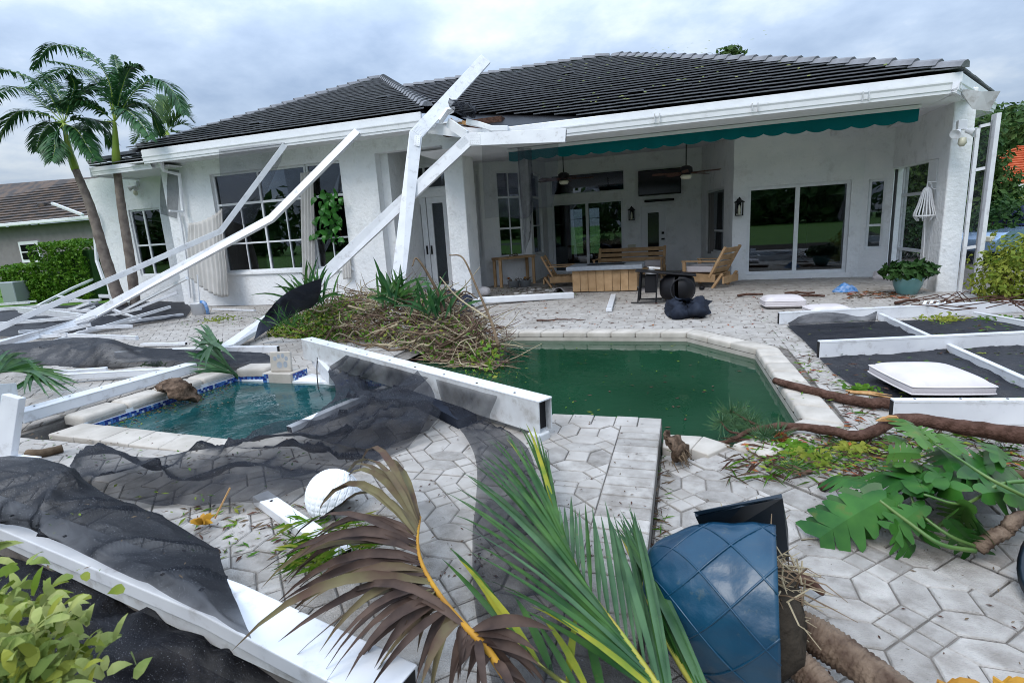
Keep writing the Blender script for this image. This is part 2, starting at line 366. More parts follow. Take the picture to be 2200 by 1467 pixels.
# ------------------------------------------------------------------ ground
DX0, DX1, DY0, DY1 = -15.5, 7.2, -3.0, 26.0
g = MB()
for (x0, x1, y0, y1) in ((-400, DX0, -200, 700), (DX1, 400, -200, 700), (DX0, DX1, -200, DY0), (DX0, DX1, DY1, 700)):
    g.add([(x0, y0, -.07), (x1, y0, -.07), (x1, y1, -.07), (x0, y1, -.07)], [(0, 1, 2, 3)])
g.build('lawn', 'grass', kind='structure')
# planting bed beside the deck, lower right and lower left
MB().add([(.8, -3, -.05), (7.2, -3, -.05), (7.2, 2.4, -.05), (3.2, 3.6, -.05), (.8, 3.35, -.05)], [(0, 1, 2, 3, 4)]).build('planting_bed', 'soil', kind='structure')
MB().add([(-15.5, -3, -.056), (-.2, -3, -.056), (-.2, 3.2, -.056), (-15.5, 3.2, -.056)], [(0, 1, 2, 3)]).build('soil_bed', 'soil', kind='structure')
MB().add([(30, -100, -.064), (36, -100, -.064), (36, 300, -.064), (30, 300, -.064)], [(0, 1, 2, 3)]).build('road', 'asphalt', kind='structure')

# ------------------------------------------------------------------ pavers (hexagon pairs + squares, laid parallel to the house)
PW = .135; LA = 3 * PW
def tiles(x0, x1, y0, y1):
    w = PW
    for i in range(int(math.floor(x0 / LA)) - 1, int(x1 / LA) + 2):
        for j in range(int(math.floor(y0 / LA)) - 1, int(y1 / LA) + 2):
            ox, oy = i * LA, j * LA
            for s_ in (-1, 1):
                c = s_ * w / 2   # two hexagons along +x and two along +y
                yield [(ox + w / 2, oy + c), (ox + w, oy + c - w / 2), (ox + LA - w, oy + c - w / 2), (ox + LA - w / 2, oy + c), (ox + LA - w, oy + c + w / 2), (ox + w, oy + c + w / 2)]
                yield [(ox + c, oy + w / 2), (ox + c + w / 2, oy + w), (ox + c + w / 2, oy + LA - w), (ox + c, oy + LA - w / 2), (ox + c - w / 2, oy + LA - w), (ox + c - w / 2, oy + w)]
            yield [(ox + w, oy + w), (ox + LA - w, oy + w), (ox + LA - w, oy + LA - w), (ox + w, oy + LA - w)]
            h = w / 2
            for (a, b) in ((h, 0), (0, h), (-h, 0), (0, -h)):
                yield [(ox + a - h, oy + b), (ox + a, oy + b - h), (ox + a + h, oy + b), (ox + a, oy + b + h)]
def inset(p, d):
    c = (sum(q[0] for q in p) / len(p), sum(q[1] for q in p) / len(p)); out = []
    n = len(p)
    for i in range(n):
        a, b, e_ = V(p[i - 1]).to_2d(), V(p[i]).to_2d(), V(p[(i + 1) % n]).to_2d()
        d1 = (b - a); d2 = (e_ - b)
        if d1.length < 1e-5 or d2.length < 1e-5: out.append(tuple(b)); continue
        d1.normalize(); d2.normalize(); n1 = V((-d1.y, d1.x)); n2 = V((-d2.y, d2.x)); k = 1 + n1.dot(n2)
        q = b + (n1 + n2) * (d / max(k, .5)); out.append((q.x, q.y))
    return out
def inview(p):
    d = V(p) - CAM; w = d.dot(_f)
    if w < .3: return None
    x = 1100 + FPX * d.dot(_r) / w; y = 733.5 - FPX * d.dot(_u) / w
    return (x, y, w) if -40 < x < 2240 and -40 < y < 1507 else None
ALLP = []
def region(poly, z, hide=False):
    poly = ccw(poly)
    xs = [p[0] for p in poly]; ys = [p[1] for p in poly]
    for t in tiles(min(xs), max(xs), min(ys), max(ys)):
        q = clipconvex(t, poly)
        if len(q) >= 3 and abs(area(q)) > 6e-4: ALLP.append((q, z))
    return MB().add([(p[0], p[1], z - .009) for p in poly], [tuple(range(len(poly)))])
def course(a, b, wid, z, n):
    """a row of bricks from a to b, wid to the left"""
    a, b = V(a).to_2d(), V(b).to_2d(); d = (b - a); nrm = V((-d.y, d.x)).normalized() * wid
    for k in range(n):
        p, q = a + d * (k / n), a + d * ((k + 1) / n)
        ALLP.append((ccw([tuple(p), tuple(q), tuple(q + nrm), tuple(p + nrm)]), z))
ZP = .12                                   # the raised platform between spa and pool
PFY = 3.77; PRX = -.135                    # its far and right edges
def g2(px, py, z): p = G(px, py, z); return (p.x, p.y)
SP = [g2(178, 909, ZP), g2(520, 947, ZP), g2(628, 925, ZP), g2(822, 838, ZP), g2(812, 806, ZP), g2(505, 803, ZP)]   # spa basin rim
cw = .30
nearY = SP[1][1]
dk = MB()
def reg(poly, z):
    m = region(poly, z); dk.add(m.v, m.f)
# platform: front field, strip between spa and pool, left of the spa
fy = min(SP[0][1], SP[1][1]) - cw * .8
BW = .27
fa, fb = G(-200, 1050, ZP), G(720, 1470, ZP)     # the platform ends on a slant under the bottom left beam
fd = (fb - fa); FL = lambda x: fa.y + (x - fa.x) * fd.y / fd.x
xl = max(-9.5, fa.x + (fy - fa.y) * fd.x / fd.y)
front = [(xl, fy), (PRX - BW, FL(PRX - BW)), (PRX - BW, fy)]
if xl == -9.5: front = [(xl, FL(xl)), (PRX - BW, FL(PRX - BW)), (PRX - BW, fy), (xl, fy)]
reg(front, ZP)
reg([(SP[1][0] + .05, fy), (PRX - BW, fy), (PRX - BW, PFY - .19), (SP[3][0] + .12, PFY - .19)], ZP)
reg([(-9.5, fy), (SP[0][0] - .36, fy), (SP[5][0] - .55, SP[5][1] + .2), (-9.5, SP[5][1] + .2)], ZP)
course((PRX, .72), (PRX, PFY - .19), BW, ZP, 26)
course((PRX, PFY), (SP[3][0] + .1, PFY), .19, ZP, 15)
MB().prism(ccw([(xl, fy), (xl, FL(xl) - .02), (PRX - .002, FL(PRX) - .02), (PRX - .002, fy)]), -.1, ZP - .012).build('platform_base', 'sand', kind='structure')
MB().box((-2.6, fy, -.1), (PRX - .002, PFY - .002, ZP - .0125)).box((-9.5, fy, -.1), (-5.1, 4.75, ZP - .013)).build('platform_side', 'sand', kind='structure')
# lower deck to the right, round the pool, and the patio by the house
reg([(PRX + .01, .8), (2.63, .8), (.02, 3.41), (PRX + .01, 3.41)], 0)
course((2.9, .8), (.2, 3.5), .19, 0, 20)
reg([(.2, 3.53), (1.3, 2.42), (7.2, 2.42), (7.2, 4.1), (.95, 4.1)], 0)
reg([(1.14, 4.1), (7.2, 4.1), (7.2, 7.72), (1.14, 7.72)], 0)
reg([(.22, 7.72), (1.14, 6.55), (1.14, 7.72)], 0)
reg([(-15.4, 7.72), (7.2, 7.72), (7.2, 10.9), (-15.4, 10.9)], 0)
reg([(-5.2, 10.9), (4.75, 10.9), (4.75, 17.1), (-5.2, 17.1)], 0)
reg([(-15.4, 4.85), (-3.55, 4.85), (-3.55, 7.72), (-15.4, 7.72)], 0)
deck = dk.build('pool_deck', 'sand', kind='structure')
MB().box((DX0, 7.45, -.12), (DX1, DY1, -.02)).box((1.0, 3.3, -.12), (DX1, 7.45, -.021)).box((-15.4, 4.75, -.12), (-3.3, 7.45, -.022)).box((PRX, -1, -.12), (.85, 3.3, -.023)).build('deck_slab', 'sand', kind='structure')
# the 300 pavers that show largest are objects, the others one mesh
sz = []
for k, (q, z) in enumerate(ALLP):
    c = (sum(p[0] for p in q) / len(q), sum(p[1] for p in q) / len(q), z); v = inview(c)
    sz.append((abs(area(q)) / v[2] ** 3 if v and v[1] > 600 else 0, k))
sz.sort(reverse=True); big = set(k for s_, k in sz[:300] if s_ > 0)
rest = MB()
for k, (q, z) in enumerate(ALLP):
    q = inset(q, .0035); dz = ru(-.0035, .0035)
    if abs(area(q)) < 2e-4: continue
    if k in big:
        MB().prism(q, z - .05, z + dz, ch=.005).build('paver', 'paver', deck)
    else:
        rest.prism(q, z - .03, z + dz, ch=.004)
mat('paver_far', (.325, .302, .278), .8, (.43, .405, .378), scale=5, bump=.3, bscale=120, stain=((.20, .175, .15), 1.6, .48, .74, .7))
rest.build('pavers_beyond', 'paver_far', deck, kind='stuff')

# ------------------------------------------------------------------ pool
POOL = [(-3.3, 7.38), (.05, 7.38), (.79, 6.45), (.85, 4.18), (.31, 3.60), (.14, 3.73), (PRX, 3.73)]
pool = thing('pool', 'dark green swimming pool with pale rounded coping', 'pool', (-1, 5.5, 0), kind='structure')
w = MB(); w.add([(-3.35, 7.45, -.10), (-3.35, 4.8, -.10), (-2.62, 4.8, -.10), (-2.62, 3.7, -.10), (.9, 3.5, -.10), (.95, 7.45, -.10)], [tuple(range(6))]); w.build('water', 'pool_water', pool)
def offset(poly, d):
    out = []
    for i in range(len(poly)):
        b = V(poly[i]); 
        a = V(poly[i - 1]) if i else None; c = V(poly[i + 1]) if i < len(poly) - 1 else None
        d1 = (b - a).normalized() if a is not None else (c - b).normalized(); d2 = (c - b).normalized() if c is not None else d1
        n1 = V((-d1.y, d1.x)); n2 = V((-d2.y, d2.x)); out.append(b + (n1 + n2) * (d / max(1 + n1.dot(n2), .4)))
    return out
def coping(poly, wid, z0, z1, parent, seg=.32, lift=.0, bev=.025, mat_='coping'):
    P = [V(p) for p in poly]; O = offset(P, wid)
    for i in range(len(P) - 1):
        n = max(1, round((P[i + 1] - P[i]).length / seg))
        for k in range(n):
            e_ = .0025 / max((P[i + 1] - P[i]).length, .1)
            a, b = lerp(P[i], P[i + 1], k / n + e_), lerp(P[i], P[i + 1], (k + 1) / n - e_)
            c, d = lerp(O[i], O[i + 1], (k + 1) / n - e_), lerp(O[i], O[i + 1], k / n + e_)
            q = ccw([tuple(a), tuple(b), tuple(c), tuple(d)]); dz = ru(-.002, .002)
            MB().prism(q, z0, z1 + dz).build('coping_stone', mat_, parent, bev=bev, smooth=True)
coping(list(POOL[:5]), .25, -.045, .028, pool, seg=.34)
coping([(.31, 3.60), (.14, 3.73), (PRX + .01, 3.73)], .24, -.05, .02, pool, seg=.6, bev=.008)
b = MB()      # basin walls below the coping
for i in range(len(POOL) - 1):
    p, q = POOL[i], POOL[i + 1]; b.add([(p[0], p[1], -.05), (q[0], q[1], -.05), (q[0], q[1], -1.4), (p[0], p[1], -1.4)], [(0, 1, 2, 3)])
b.add([(-2.6, PFY - .001, ZP - .05), (PRX, PFY - .001, ZP - .05), (PRX, PFY - .001, -1.4), (-2.6, PFY - .001, -1.4)], [(0, 1, 2, 3)])
b.build('basin_wall', 'coping', pool)
MB().box((-3.45, 4.9, -1), (-3.3, 7.5, -.03)).build('basin_edge', 'coping', pool)
MB().box((-3.3, 4.75, -1), (-2.6, 4.9, .0)).build('basin_divider', 'coping', pool)

# ------------------------------------------------------------------ spa
spa = thing('spa', 'small teal spa with blue mosaic band and pale coping', 'spa', (SP[1][0], SP[1][1] + .6, 0), kind='structure')
WZ = .035
w = MB(); w.add([(p[0], p[1], WZ) for p in [(SP[0][0] - .1, SP[0][1] - .1), (SP[1][0], SP[1][1] - .1), (SP[2][0] + .1, SP[2][1] - .1), (SP[3][0] + .12, SP[3][1]), (SP[4][0] + .1, SP[4][1] + .12), (SP[5][0] - .15, SP[5][1] + .12)]], [tuple(range(6))])
w.build('water', 'spa_water', spa)
cp = [SP[5], SP[0]]
ZC = ZP + .055
coping([SP[5], SP[0]], -.27, ZP - .03, ZC, spa, seg=.42, bev=.033)
coping([SP[0], SP[1], SP[2]], -.26, ZP - .04, ZP + .006, spa, seg=.3, bev=.008)
coping([SP[2], SP[3]], -.10, ZP - .04, ZP + .004, spa, seg=.5, bev=.008)
pL, pR = G(573, 806, .1), G(637, 806, .1)          # pillar feet
coping([SP[5], (pL.x, pL.y)], .27, ZP - .03, ZC, spa, seg=.5, bev=.033)
a_, b_ = G(725, 812, ZP), G(832, 812, ZP)
coping([(a_.x, a_.y), (b_.x, b_.y)], .27, ZP - .02, ZC + .03, spa, seg=.6, bev=.04)
coping([(pR.x, pR.y), (a_.x, a_.y)], .2, WZ - .05, WZ + .035, spa, seg=1.2, bev=.01, mat_='trim')
def mosaic(p, q, z0, z1, off):
    p, q = V((p[0], p[1], 0)), V((q[0], q[1], 0)); d = q - p; L = d.length; d.normalize(); nr = V((d.y, -d.x, 0)); s_ = .023
    m = MB(); n = int(L / s_); rows = max(1, round((z1 - z0) / s_))
    for k in range(n):
        for r_ in range(rows):
            u = rnd(); c = p + d * ((k + .5) * L / n) + nr * off + V((0, 0, z0 + (r_ + .5) * s_))
            m.obox(c, d * (s_ * .45), nr * .003, V((0, 0, s_ * .45)), 0 if u < .45 else 1 if u < .75 else 2)
    m.build('mosaic_band', ['tile_dark', 'tile_mid', 'tile_pale'], spa, kind='stuff')
MB().add([(SP[5][0], SP[5][1], ZP), (SP[0][0], SP[0][1], ZP), (SP[0][0], SP[0][1], -.5), (SP[5][0], SP[5][1], -.5)], [(0, 1, 2, 3)]).build('grout_wall', 'trim', spa)
def rightof(p, q, off): pass
mosaic(SP[0], SP[5], WZ - .02, ZP - .03, .004)
mosaic(SP[5], (pL.x, pL.y), WZ - .02, ZP - .03, .004)
mosaic((a_.x, a_.y), (b_.x, b_.y), WZ - .02, ZP - .02, .006)
MB().box((SP[5][0], SP[5][1] + .003, -.3), (b_.x, SP[5][1] + .18, WZ + .02)).build('spa_wall', 'trim', spa)
MB().box((pL.x, pL.y - .06, -.2), (pR.x, pL.y + .18, ZP + .02)).build('pillar', 'coping', spa, bev=.008)
mosaic((pL.x, pL.y - .06), (pR.x, pR.y - .06), WZ - .02, ZP + .0, .004)
mosaic((pR.x, pR.y - .06), (pR.x + .001, pR.y + .17), WZ - .02, ZP, .004)
# white screen channel lying on the spa's edge
def gz(px, py, z): return G(px, py, z)
# ------------------------------------------------------------------ the house
house = thing('house', 'white stucco house with dark tiled roof and torn-off pool cage', 'house', (-2, 15, 0))
def wall(p0, p1, z0, z1, th, holes=(), name='wall', m='stucco', parent=house):
    """vertical wall from p0 to p1 (plan), thickness th to the left of p0->p1 (away from viewer); holes (u0,u1,z0,z1)"""
    p0, p1 = V((*p0, 0)), V((*p1, 0)); L = (p1 - p0).length; d = (p1 - p0) / L; n = V((-d.y, d.x, 0)) * th
    us = sorted({0, L, *[h[0] for h in holes], *[h[1] for h in holes]}); zs = sorted({z0, z1, *[h[2] for h in holes], *[h[3] for h in holes]})
    us = [u for u in us if 0 <= u <= L]; zs = [z for z in zs if z0 <= z <= z1]
    solid = lambda i, j: 0 <= i < len(us) - 1 and 0 <= j < len(zs) - 1 and not any(h[0] < (us[i] + us[i + 1]) / 2 < h[1] and h[2] < (zs[j] + zs[j + 1]) / 2 < h[3] for h in holes)
    b = MB(); P = lambda u, z, k: p0 + d * u + n * k + V((0, 0, z))
    for i in range(len(us) - 1):
        for j in range(len(zs) - 1):
            if not solid(i, j): continue
            u0, u1, a, c = us[i], us[i + 1], zs[j], zs[j + 1]
            b.add([P(u0, a, 0), P(u1, a, 0), P(u1, c, 0), P(u0, c, 0)], [(0, 1, 2, 3)]); b.add([P(u0, a, 1), P(u1, a, 1), P(u1, c, 1), P(u0, c, 1)], [(3, 2, 1, 0)])
            if not solid(i - 1, j): b.add([P(u0, a, 0), P(u0, c, 0), P(u0, c, 1), P(u0, a, 1)], [(0, 1, 2, 3)])
            if not solid(i + 1, j): b.add([P(u1, a, 0), P(u1, c, 0), P(u1, c, 1), P(u1, a, 1)], [(3, 2, 1, 0)])
            if not solid(i, j - 1): b.add([P(u0, a, 0), P(u1, a, 0), P(u1, a, 1), P(u0, a, 1)], [(3, 2, 1, 0)])
            if not solid(i, j + 1): b.add([P(u0, c, 0), P(u1, c, 0), P(u1, c, 1), P(u0, c, 1)], [(0, 1, 2, 3)])
    return b.build(name, m, parent)
def window(p0, p1, u0, u1, z0, z1, cols, rows, fw=.05, depth=.09, name='window', glass='glass', skip=(), thin=.022, heavy_rows=(), parent=house, m='frame', low=None):
    """frame with mullions at cols (fractions; (t, width)) and rows set back in the wall p0->p1"""
    p0, p1 = V((*p0, 0)), V((*p1, 0)); d = (p1 - p0).normalized(); n = V((-d.y, d.x, 0)); Z = V((0, 0, 1))
    P = lambda u, z, k=depth: p0 + d * u + n * k + Z * z
    f = MB()
    for (a, b) in ((z0, z0 + fw), (z1 - fw, z1)): f.obox(P((u0 + u1) / 2, (a + b) / 2), d * (u1 - u0) / 2, n * .035, Z * fw / 2)
    for (a, b) in ((u0, u0 + fw), (u1 - fw, u1)): f.obox(P((a + b) / 2, (z0 + z1) / 2), d * fw / 2, n * .034, Z * ((z1 - z0) / 2 - fw))
    fr = f.build(name, m, parent, bev=.006)
    U = lambda t: u0 + fw + (u1 - u0 - 2 * fw) * t; W = lambda t: z0 + fw + (z1 - z0 - 2 * fw) * t
    for (t, wd) in cols:
        zt = z1 - fw if wd > .03 or low is None else W(low); MB().obox(P(U(t), (z0 + fw + zt) / 2), d * wd / 2, n * .03, Z * (zt - z0 - fw) / 2).build('mullion', m, fr)
    for (t, wd) in rows: MB().obox(P((u0 + u1) / 2, W(t)), d * ((u1 - u0) / 2 - fw), n * .026, Z * wd / 2).build('rail', m, fr)
    cu = [0] + [t for t, wd in cols if wd > .03] + [1]; cz = [0] + [t for t, wd in rows if wd > .03] + [1]
    for i in range(len(cu) - 1):
        for j in range(len(cz) - 1):
            if (i, j) in skip: continue
            MB().obox(P((U(cu[i]) + U(cu[i + 1])) / 2, (W(cz[j]) + W(cz[j + 1])) / 2, depth + .004 * ((i + j) % 2)), d * (U(cu[i + 1]) - U(cu[i])) / 2, n * .003, Z * (W(cz[j + 1]) - W(cz[j])) / 2).build('pane', glass, fr)
    return fr
WY = 11.2                                   # front wall of the left wing
wx0, wx1 = -12.95, -6.62
cu = lambda x: x - wx0
hA = (-11.38, -7.56, .84, 3.30)
wall((wx0, WY), (wx1, WY), -.1, 3.66, .22, [(cu(hA[0]), cu(hA[1]), hA[2], hA[3])])
window((wx0, WY), (wx1, WY), cu(hA[0]), cu(-8.58), hA[2], hA[3], [(.5, .05), (.25, .022), (.75, .022)], [(.285, .04), (.70, .055)], depth=.12, low=.70)
window((wx0, WY), (wx1, WY), cu(-8.58) + .02, cu(hA[1]), hA[2], hA[3], [(.5, .022)], [(.285, .04), (.70, .055)], depth=.12, skip=((0, 1),), low=.285)
MB().box((hA[0] - .05, WY - .05, hA[2] - .07), (hA[1] + .05, WY + .1, hA[2] - .003)).build('window_sill', 'stucco', house, bev=.01)
# alcove with french doors, column
wall((wx1, WY), (-4.9, WY), 3.36, 3.655, .22)
wall((wx1 + .001, 12.9), (wx1 + .001, WY + .22), -.1, 3.65, .2)
AY = 12.75; AX1 = PY(1008, 480, AY).x
hd = (PY(874, 520, AY).x, PY(968, 520, AY).x, .06, 2.42)
wall((wx1, AY), (AX1, AY), -.1, 3.65, .2, [(hd[0] - wx1, hd[1] - wx1, hd[2], hd[3]), (hd[0] - wx1, hd[1] - wx1, 2.62, 3.2)])
window((wx1, AY), (AX1, AY), hd[0] - wx1, hd[1] - wx1, 2.62, 3.2, [(.5, .05)], [], depth=.1)
for k in range(2):
    dw = (hd[1] - hd[0]) / 2; x0 = hd[0] + k * dw; dr = MB()
    u0, u1 = x0 - wx1 + .01, x0 - wx1 + dw - .01
    dd = window((wx1, AY), (AX1, AY), u0, u1, hd[2], hd[3], [], [], fw=.15, depth=.08, name='door')
    hx = x0 + (dw - .07 if k == 0 else .06)
    MB().box((hx - .02, AY + .02, 1.0), (hx + .02, AY + .05, 1.22)).build('handle', 'black', dd)
xc0, xc1 = PY(962, 480, WY - .05).x, PY(1003, 480, WY - .05).x; yc1 = PX(1027, 480, xc1).y
MB().box((xc0, WY - .05, -.1), (xc1, min(yc1, WY + .6), 3.66)).build('column', 'stucco', house, bev=.02)
# bay behind the column, back wall of the lanai
B0 = g2(1012, 617, 0); B1 = g2(1046, 615.5, 0); B2 = g2(1147, 606, 0); D_ = PY(1177, 480, 17.2); B3 = (D_.x, 17.2)
CE = 3.75
def uat(p0, p1, px, py):          # distance along the wall p0->p1 where the pixel's ray meets it, and the height there
    p, q = V((*p0, 0)), V((*p1, 0)); d = (q - p).normalized(); n = V((-d.y, d.x, 0)); r_ = ray(px, py)
    t = (p - CAM).dot(n) / r_.dot(n); h = CAM + r_ * t; return (h - p).dot(d), h.z
def pxwin(p0, p1, x0, y0, x1, y1):
    a, za = uat(p0, p1, x0, y0); b, zb = uat(p0, p1, x1, y1); return (a, b, zb, za)
h1 = pxwin(B0, B1, 1019, 368, 1041, 550); h2 = pxwin(B1, B2, 1064, 368, 1127, 549); h3 = pxwin(B2, B3, 1146.5, 376, 1160, 545)
L1 = (V(B1) - V(B0)).length; h1 = (max(.05, h1[0]), min(L1 - .05, h1[1]), h1[2], h1[3]); h3 = (.3, 1.6, .75, 3.05)
wall(B0, B1, -.1, CE, .2, [h1]); window(B0, B1, *h1, [], [(.35, .04), (.72, .06)])
wall(B1, B2, -.1, CE, .2, [h2]); window(B1, B2, *h2, [(.5, .03)], [(.33, .05), (.71, .05)])
wall(B2, B3, -.1, CE, .2, [h3]); window(B2, B3, *h3, [], [(.35, .04), (.72, .06)])
E_ = PY(1506, 480, 17.2); C0, C1 = B3, (E_.x, 17.2)
hs = pxwin(C0, C1, 1184, 436, 1341, 588); hs = (hs[0], hs[1], .03, 2.23); ht = pxwin(C0, C1, 1181, 378, 1341, 408); hdr = pxwin(C0, C1, 1375, 445, 1431, 588)
hdr = (hdr[0], hdr[1], .03, 1.98)
wall(C0, C1, -.1, CE, .2, [hs, ht, hdr])
sl_ = window(C0, C1, *hs, [(.5, .09)], [], fw=.07, name='sliding_door')
window(C0, C1, *ht, [], [], fw=.03, depth=.12, m='frame')
# small white door with a tall pane
d0 = window(C0, C1, hdr[0], hdr[1], hdr[2], hdr[3], [], [], fw=.04, depth=.03, name='door', glass='plastic_white')
xx = C0[0] + hdr[0]; wd = hdr[1] - hdr[0]
MB().box((xx + wd * .30, 17.2 - .005, .45), (xx + wd * .72, 17.2 + .024, 1.75)).build('door_pane', 'screen_tv', d0)
MB().box((xx + wd * .82, 17.14, .93), (xx + wd * .95, 17.19, .98)).build('handle', 'black', d0)
MB().box((xx + wd * .83, 17.15, 1.1), (xx + wd * .93, 17.19, 1.17)).build('lock', 'black', d0)
F0 = C1; F1 = g2(1570, 601, 0); F1 = (F1[0], 13.9); h4 = pxwin(F0, F1, 1519, 411, 1553, 545)
wall(F0, F1, -.1, CE, .2, [h4]); window(F0, F1, *h4, [], [(.33, .05)])
G1 = PY(1848, 500, 13.9); G1 = (G1.x, 13.9)
h5 = pxwin(F1, G1, 1607, 404, 1817, 589)
h5 = (h5[0], h5[1], .11, 2.13)
wall(F1, G1, -.1, CE, .2, [h5]); window(F1, G1, *h5, [(.5, .09)], [], fw=.075, name='sliding_door')
H1_ = PX(1903, 590, 4.25); H1_ = (4.25, H1_.y); h6 = pxwin(G1, H1_, 1866, 391, 1893, 538)
LL = (V(H1_) - V(G1)).length; h6 = (max(.1, h6[0]), min(LL - .12, h6[1]), .62, 2.1)
wall(G1, H1_, -.1, CE, .2, [h6]); window(G1, H1_, *h6, [], [(.33, .05)])
# right side of the lanai: beam, columns
MB().box((4.22, 11.2, 2.28), (4.50, H1_[1] + .3, 3.3)).build('beam', 'stucco', house)
yb = PX(1980, 560, 4.22).y
MB().box((4.24, yb - .22, -.1), (4.48, yb + .16, 2.279)).build('column', 'stucco', house, bev=.015)
MB().box((4.215, 11.10, -.1), (4.52, 11.52, 3.3)).build('column', 'stucco', house, bev=.02)
# lanai ceiling, soffits
MB().add([(-5.2, 10.24, 3.125), (3.9, 10.24, 3.125), (4.4, 11.3, 3.10), (4.6, 17.4, 3.52), (-5.2, 17.4, 3.52), (-5.2, 11.3, 3.10)], [(5, 2, 1, 0), (4, 3, 2, 5)]).build('ceiling', 'ceiling', house)
MB().box((-13.2, 10.5, 3.655), (-4.2, 11.6, 3.68)).build('soffit', 'ceiling', house)
# outer walls that close the house
wall((-14.9, 24), (-14.9, 12.3), -.1, 3.7, .2); wall((4.62, H1_[1] + .3), (4.62, 24), -.1, 3.3, .2)
# entry doors far across the room, seen through the slider
q0 = PY(1223, 470, 22.8); q1 = PY(1256, 600, 22.8); q2 = PY(1264, 470, 22.8); q3 = PY(1292, 600, 22.8)
bw0 = -14.9
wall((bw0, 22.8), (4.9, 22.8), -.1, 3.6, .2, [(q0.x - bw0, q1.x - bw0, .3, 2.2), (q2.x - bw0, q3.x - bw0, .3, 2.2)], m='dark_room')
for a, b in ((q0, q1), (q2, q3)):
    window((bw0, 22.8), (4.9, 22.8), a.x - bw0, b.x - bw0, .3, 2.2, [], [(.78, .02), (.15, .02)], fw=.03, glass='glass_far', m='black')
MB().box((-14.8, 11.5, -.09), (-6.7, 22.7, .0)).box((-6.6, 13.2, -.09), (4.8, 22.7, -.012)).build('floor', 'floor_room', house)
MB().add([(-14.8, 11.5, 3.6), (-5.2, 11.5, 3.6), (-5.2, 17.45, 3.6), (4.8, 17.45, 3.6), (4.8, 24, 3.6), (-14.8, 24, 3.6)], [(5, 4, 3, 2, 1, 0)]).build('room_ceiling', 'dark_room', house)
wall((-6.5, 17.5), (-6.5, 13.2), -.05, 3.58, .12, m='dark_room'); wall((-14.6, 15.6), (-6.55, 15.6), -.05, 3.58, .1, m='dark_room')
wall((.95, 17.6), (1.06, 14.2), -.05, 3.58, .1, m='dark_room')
# set-back left end of the house
LY = 12.05
lx0 = PY(205, 500, LY).x
hw = [PY(275, 452, LY), PY(368, 590, LY)]
wall((lx0, LY), (wx0 + .1, LY), -.1, 3.7, .2, [(hw[0].x - lx0, hw[1].x - lx0, hw[1].z, hw[0].z)])
window((lx0, LY), (wx0 + .1, LY), hw[0].x - lx0, hw[1].x - lx0, hw[1].z, hw[0].z, [(.42, .06)], [(.46, .05)], depth=.08)
for k, (a, b) in enumerate(((.02, .38), (.46, .97))):
    x0, x1 = lerp(hw[0].x, hw[1].x, a), lerp(hw[0].x, hw[1].x, b); MB().box((x0, LY + .16, hw[1].z + .02), (x1, LY + .175, lerp(hw[1].z, hw[0].z, .97 if k else .45))).build('blind', 'curtain', house)
wall((wx0 + .004, LY - .004), (wx0 + .004, WY + .004), -.1, 3.65, .2)
wall((lx0 + .004, 24), (lx0 + .004, LY + .004), -.1, 3.69, .2)

# ------------------------------------------------------------------ roofs
roof = MB(); 
def roof_face(pts, eave_dir, step=.27, tw=.30, seed=1):
    """pts: coplanar polygon, first edge along the eave; courses of flat tiles laid over it"""
    P0 = V(pts[0]); u = V(eave_dir).normalized(); nn = None
    for i in range(1, len(pts) - 1):
        c = (V(pts[i]) - P0).cross(V(pts[i + 1]) - P0)
        if c.length > 1e-4: nn = c.normalized(); break
    if nn.z < 0: nn = -nn
    up = nn.cross(u).normalized()
    if up.z < 0: up = -up
    poly = ccw([((V(p) - P0).dot(u), (V(p) - P0).dot(up)) for p in pts])
    x0 = min(p[0] for p in poly); x1 = max(p[0] for p in poly); y1 = max(p[1] for p in poly)
    base = MB(); base.add([V(p) - nn * .03 for p in pts], [tuple(range(len(pts)))]); bo = base.build('roof_deck', 'black', house)
    rs = random.Random(seed); r_ = 0; y = 0.0
    while y < y1 - .02:
        m = MB(); off = (r_ % 2) * tw / 2; x = x0 - tw + off
        while x < x1:
            q = clipconvex([(x + .002, y), (x + tw - .002, y), (x + tw - .002, y + step + .03), (x + .002, y + step + .03)], poly)
            if len(q) >= 3 and abs(area(q)) > 1e-3:
                j = rs.uniform(-.004, .004)
                if rs.random() < .006: j += .015
                n = len(q); top = []; bot = []
                for p in q:
                    t = (p[1] - y) / step; h = lerp(.080, .024, t) + j
                    w_ = P0 + u * p[0] + up * p[1]; top.append(w_ + nn * h); bot.append(w_ + nn * (h - .020))
                m.add(top + bot, [tuple(range(n))] + [tuple(n + k for k in reversed(range(n)))] + [(k, n + k, n + (k + 1) % n, (k + 1) % n) for k in range(n)])
            x += tw
        if m.v: m.build('tile_course', 'roof_tile', bo)
        y += step; r_ += 1
    return bo
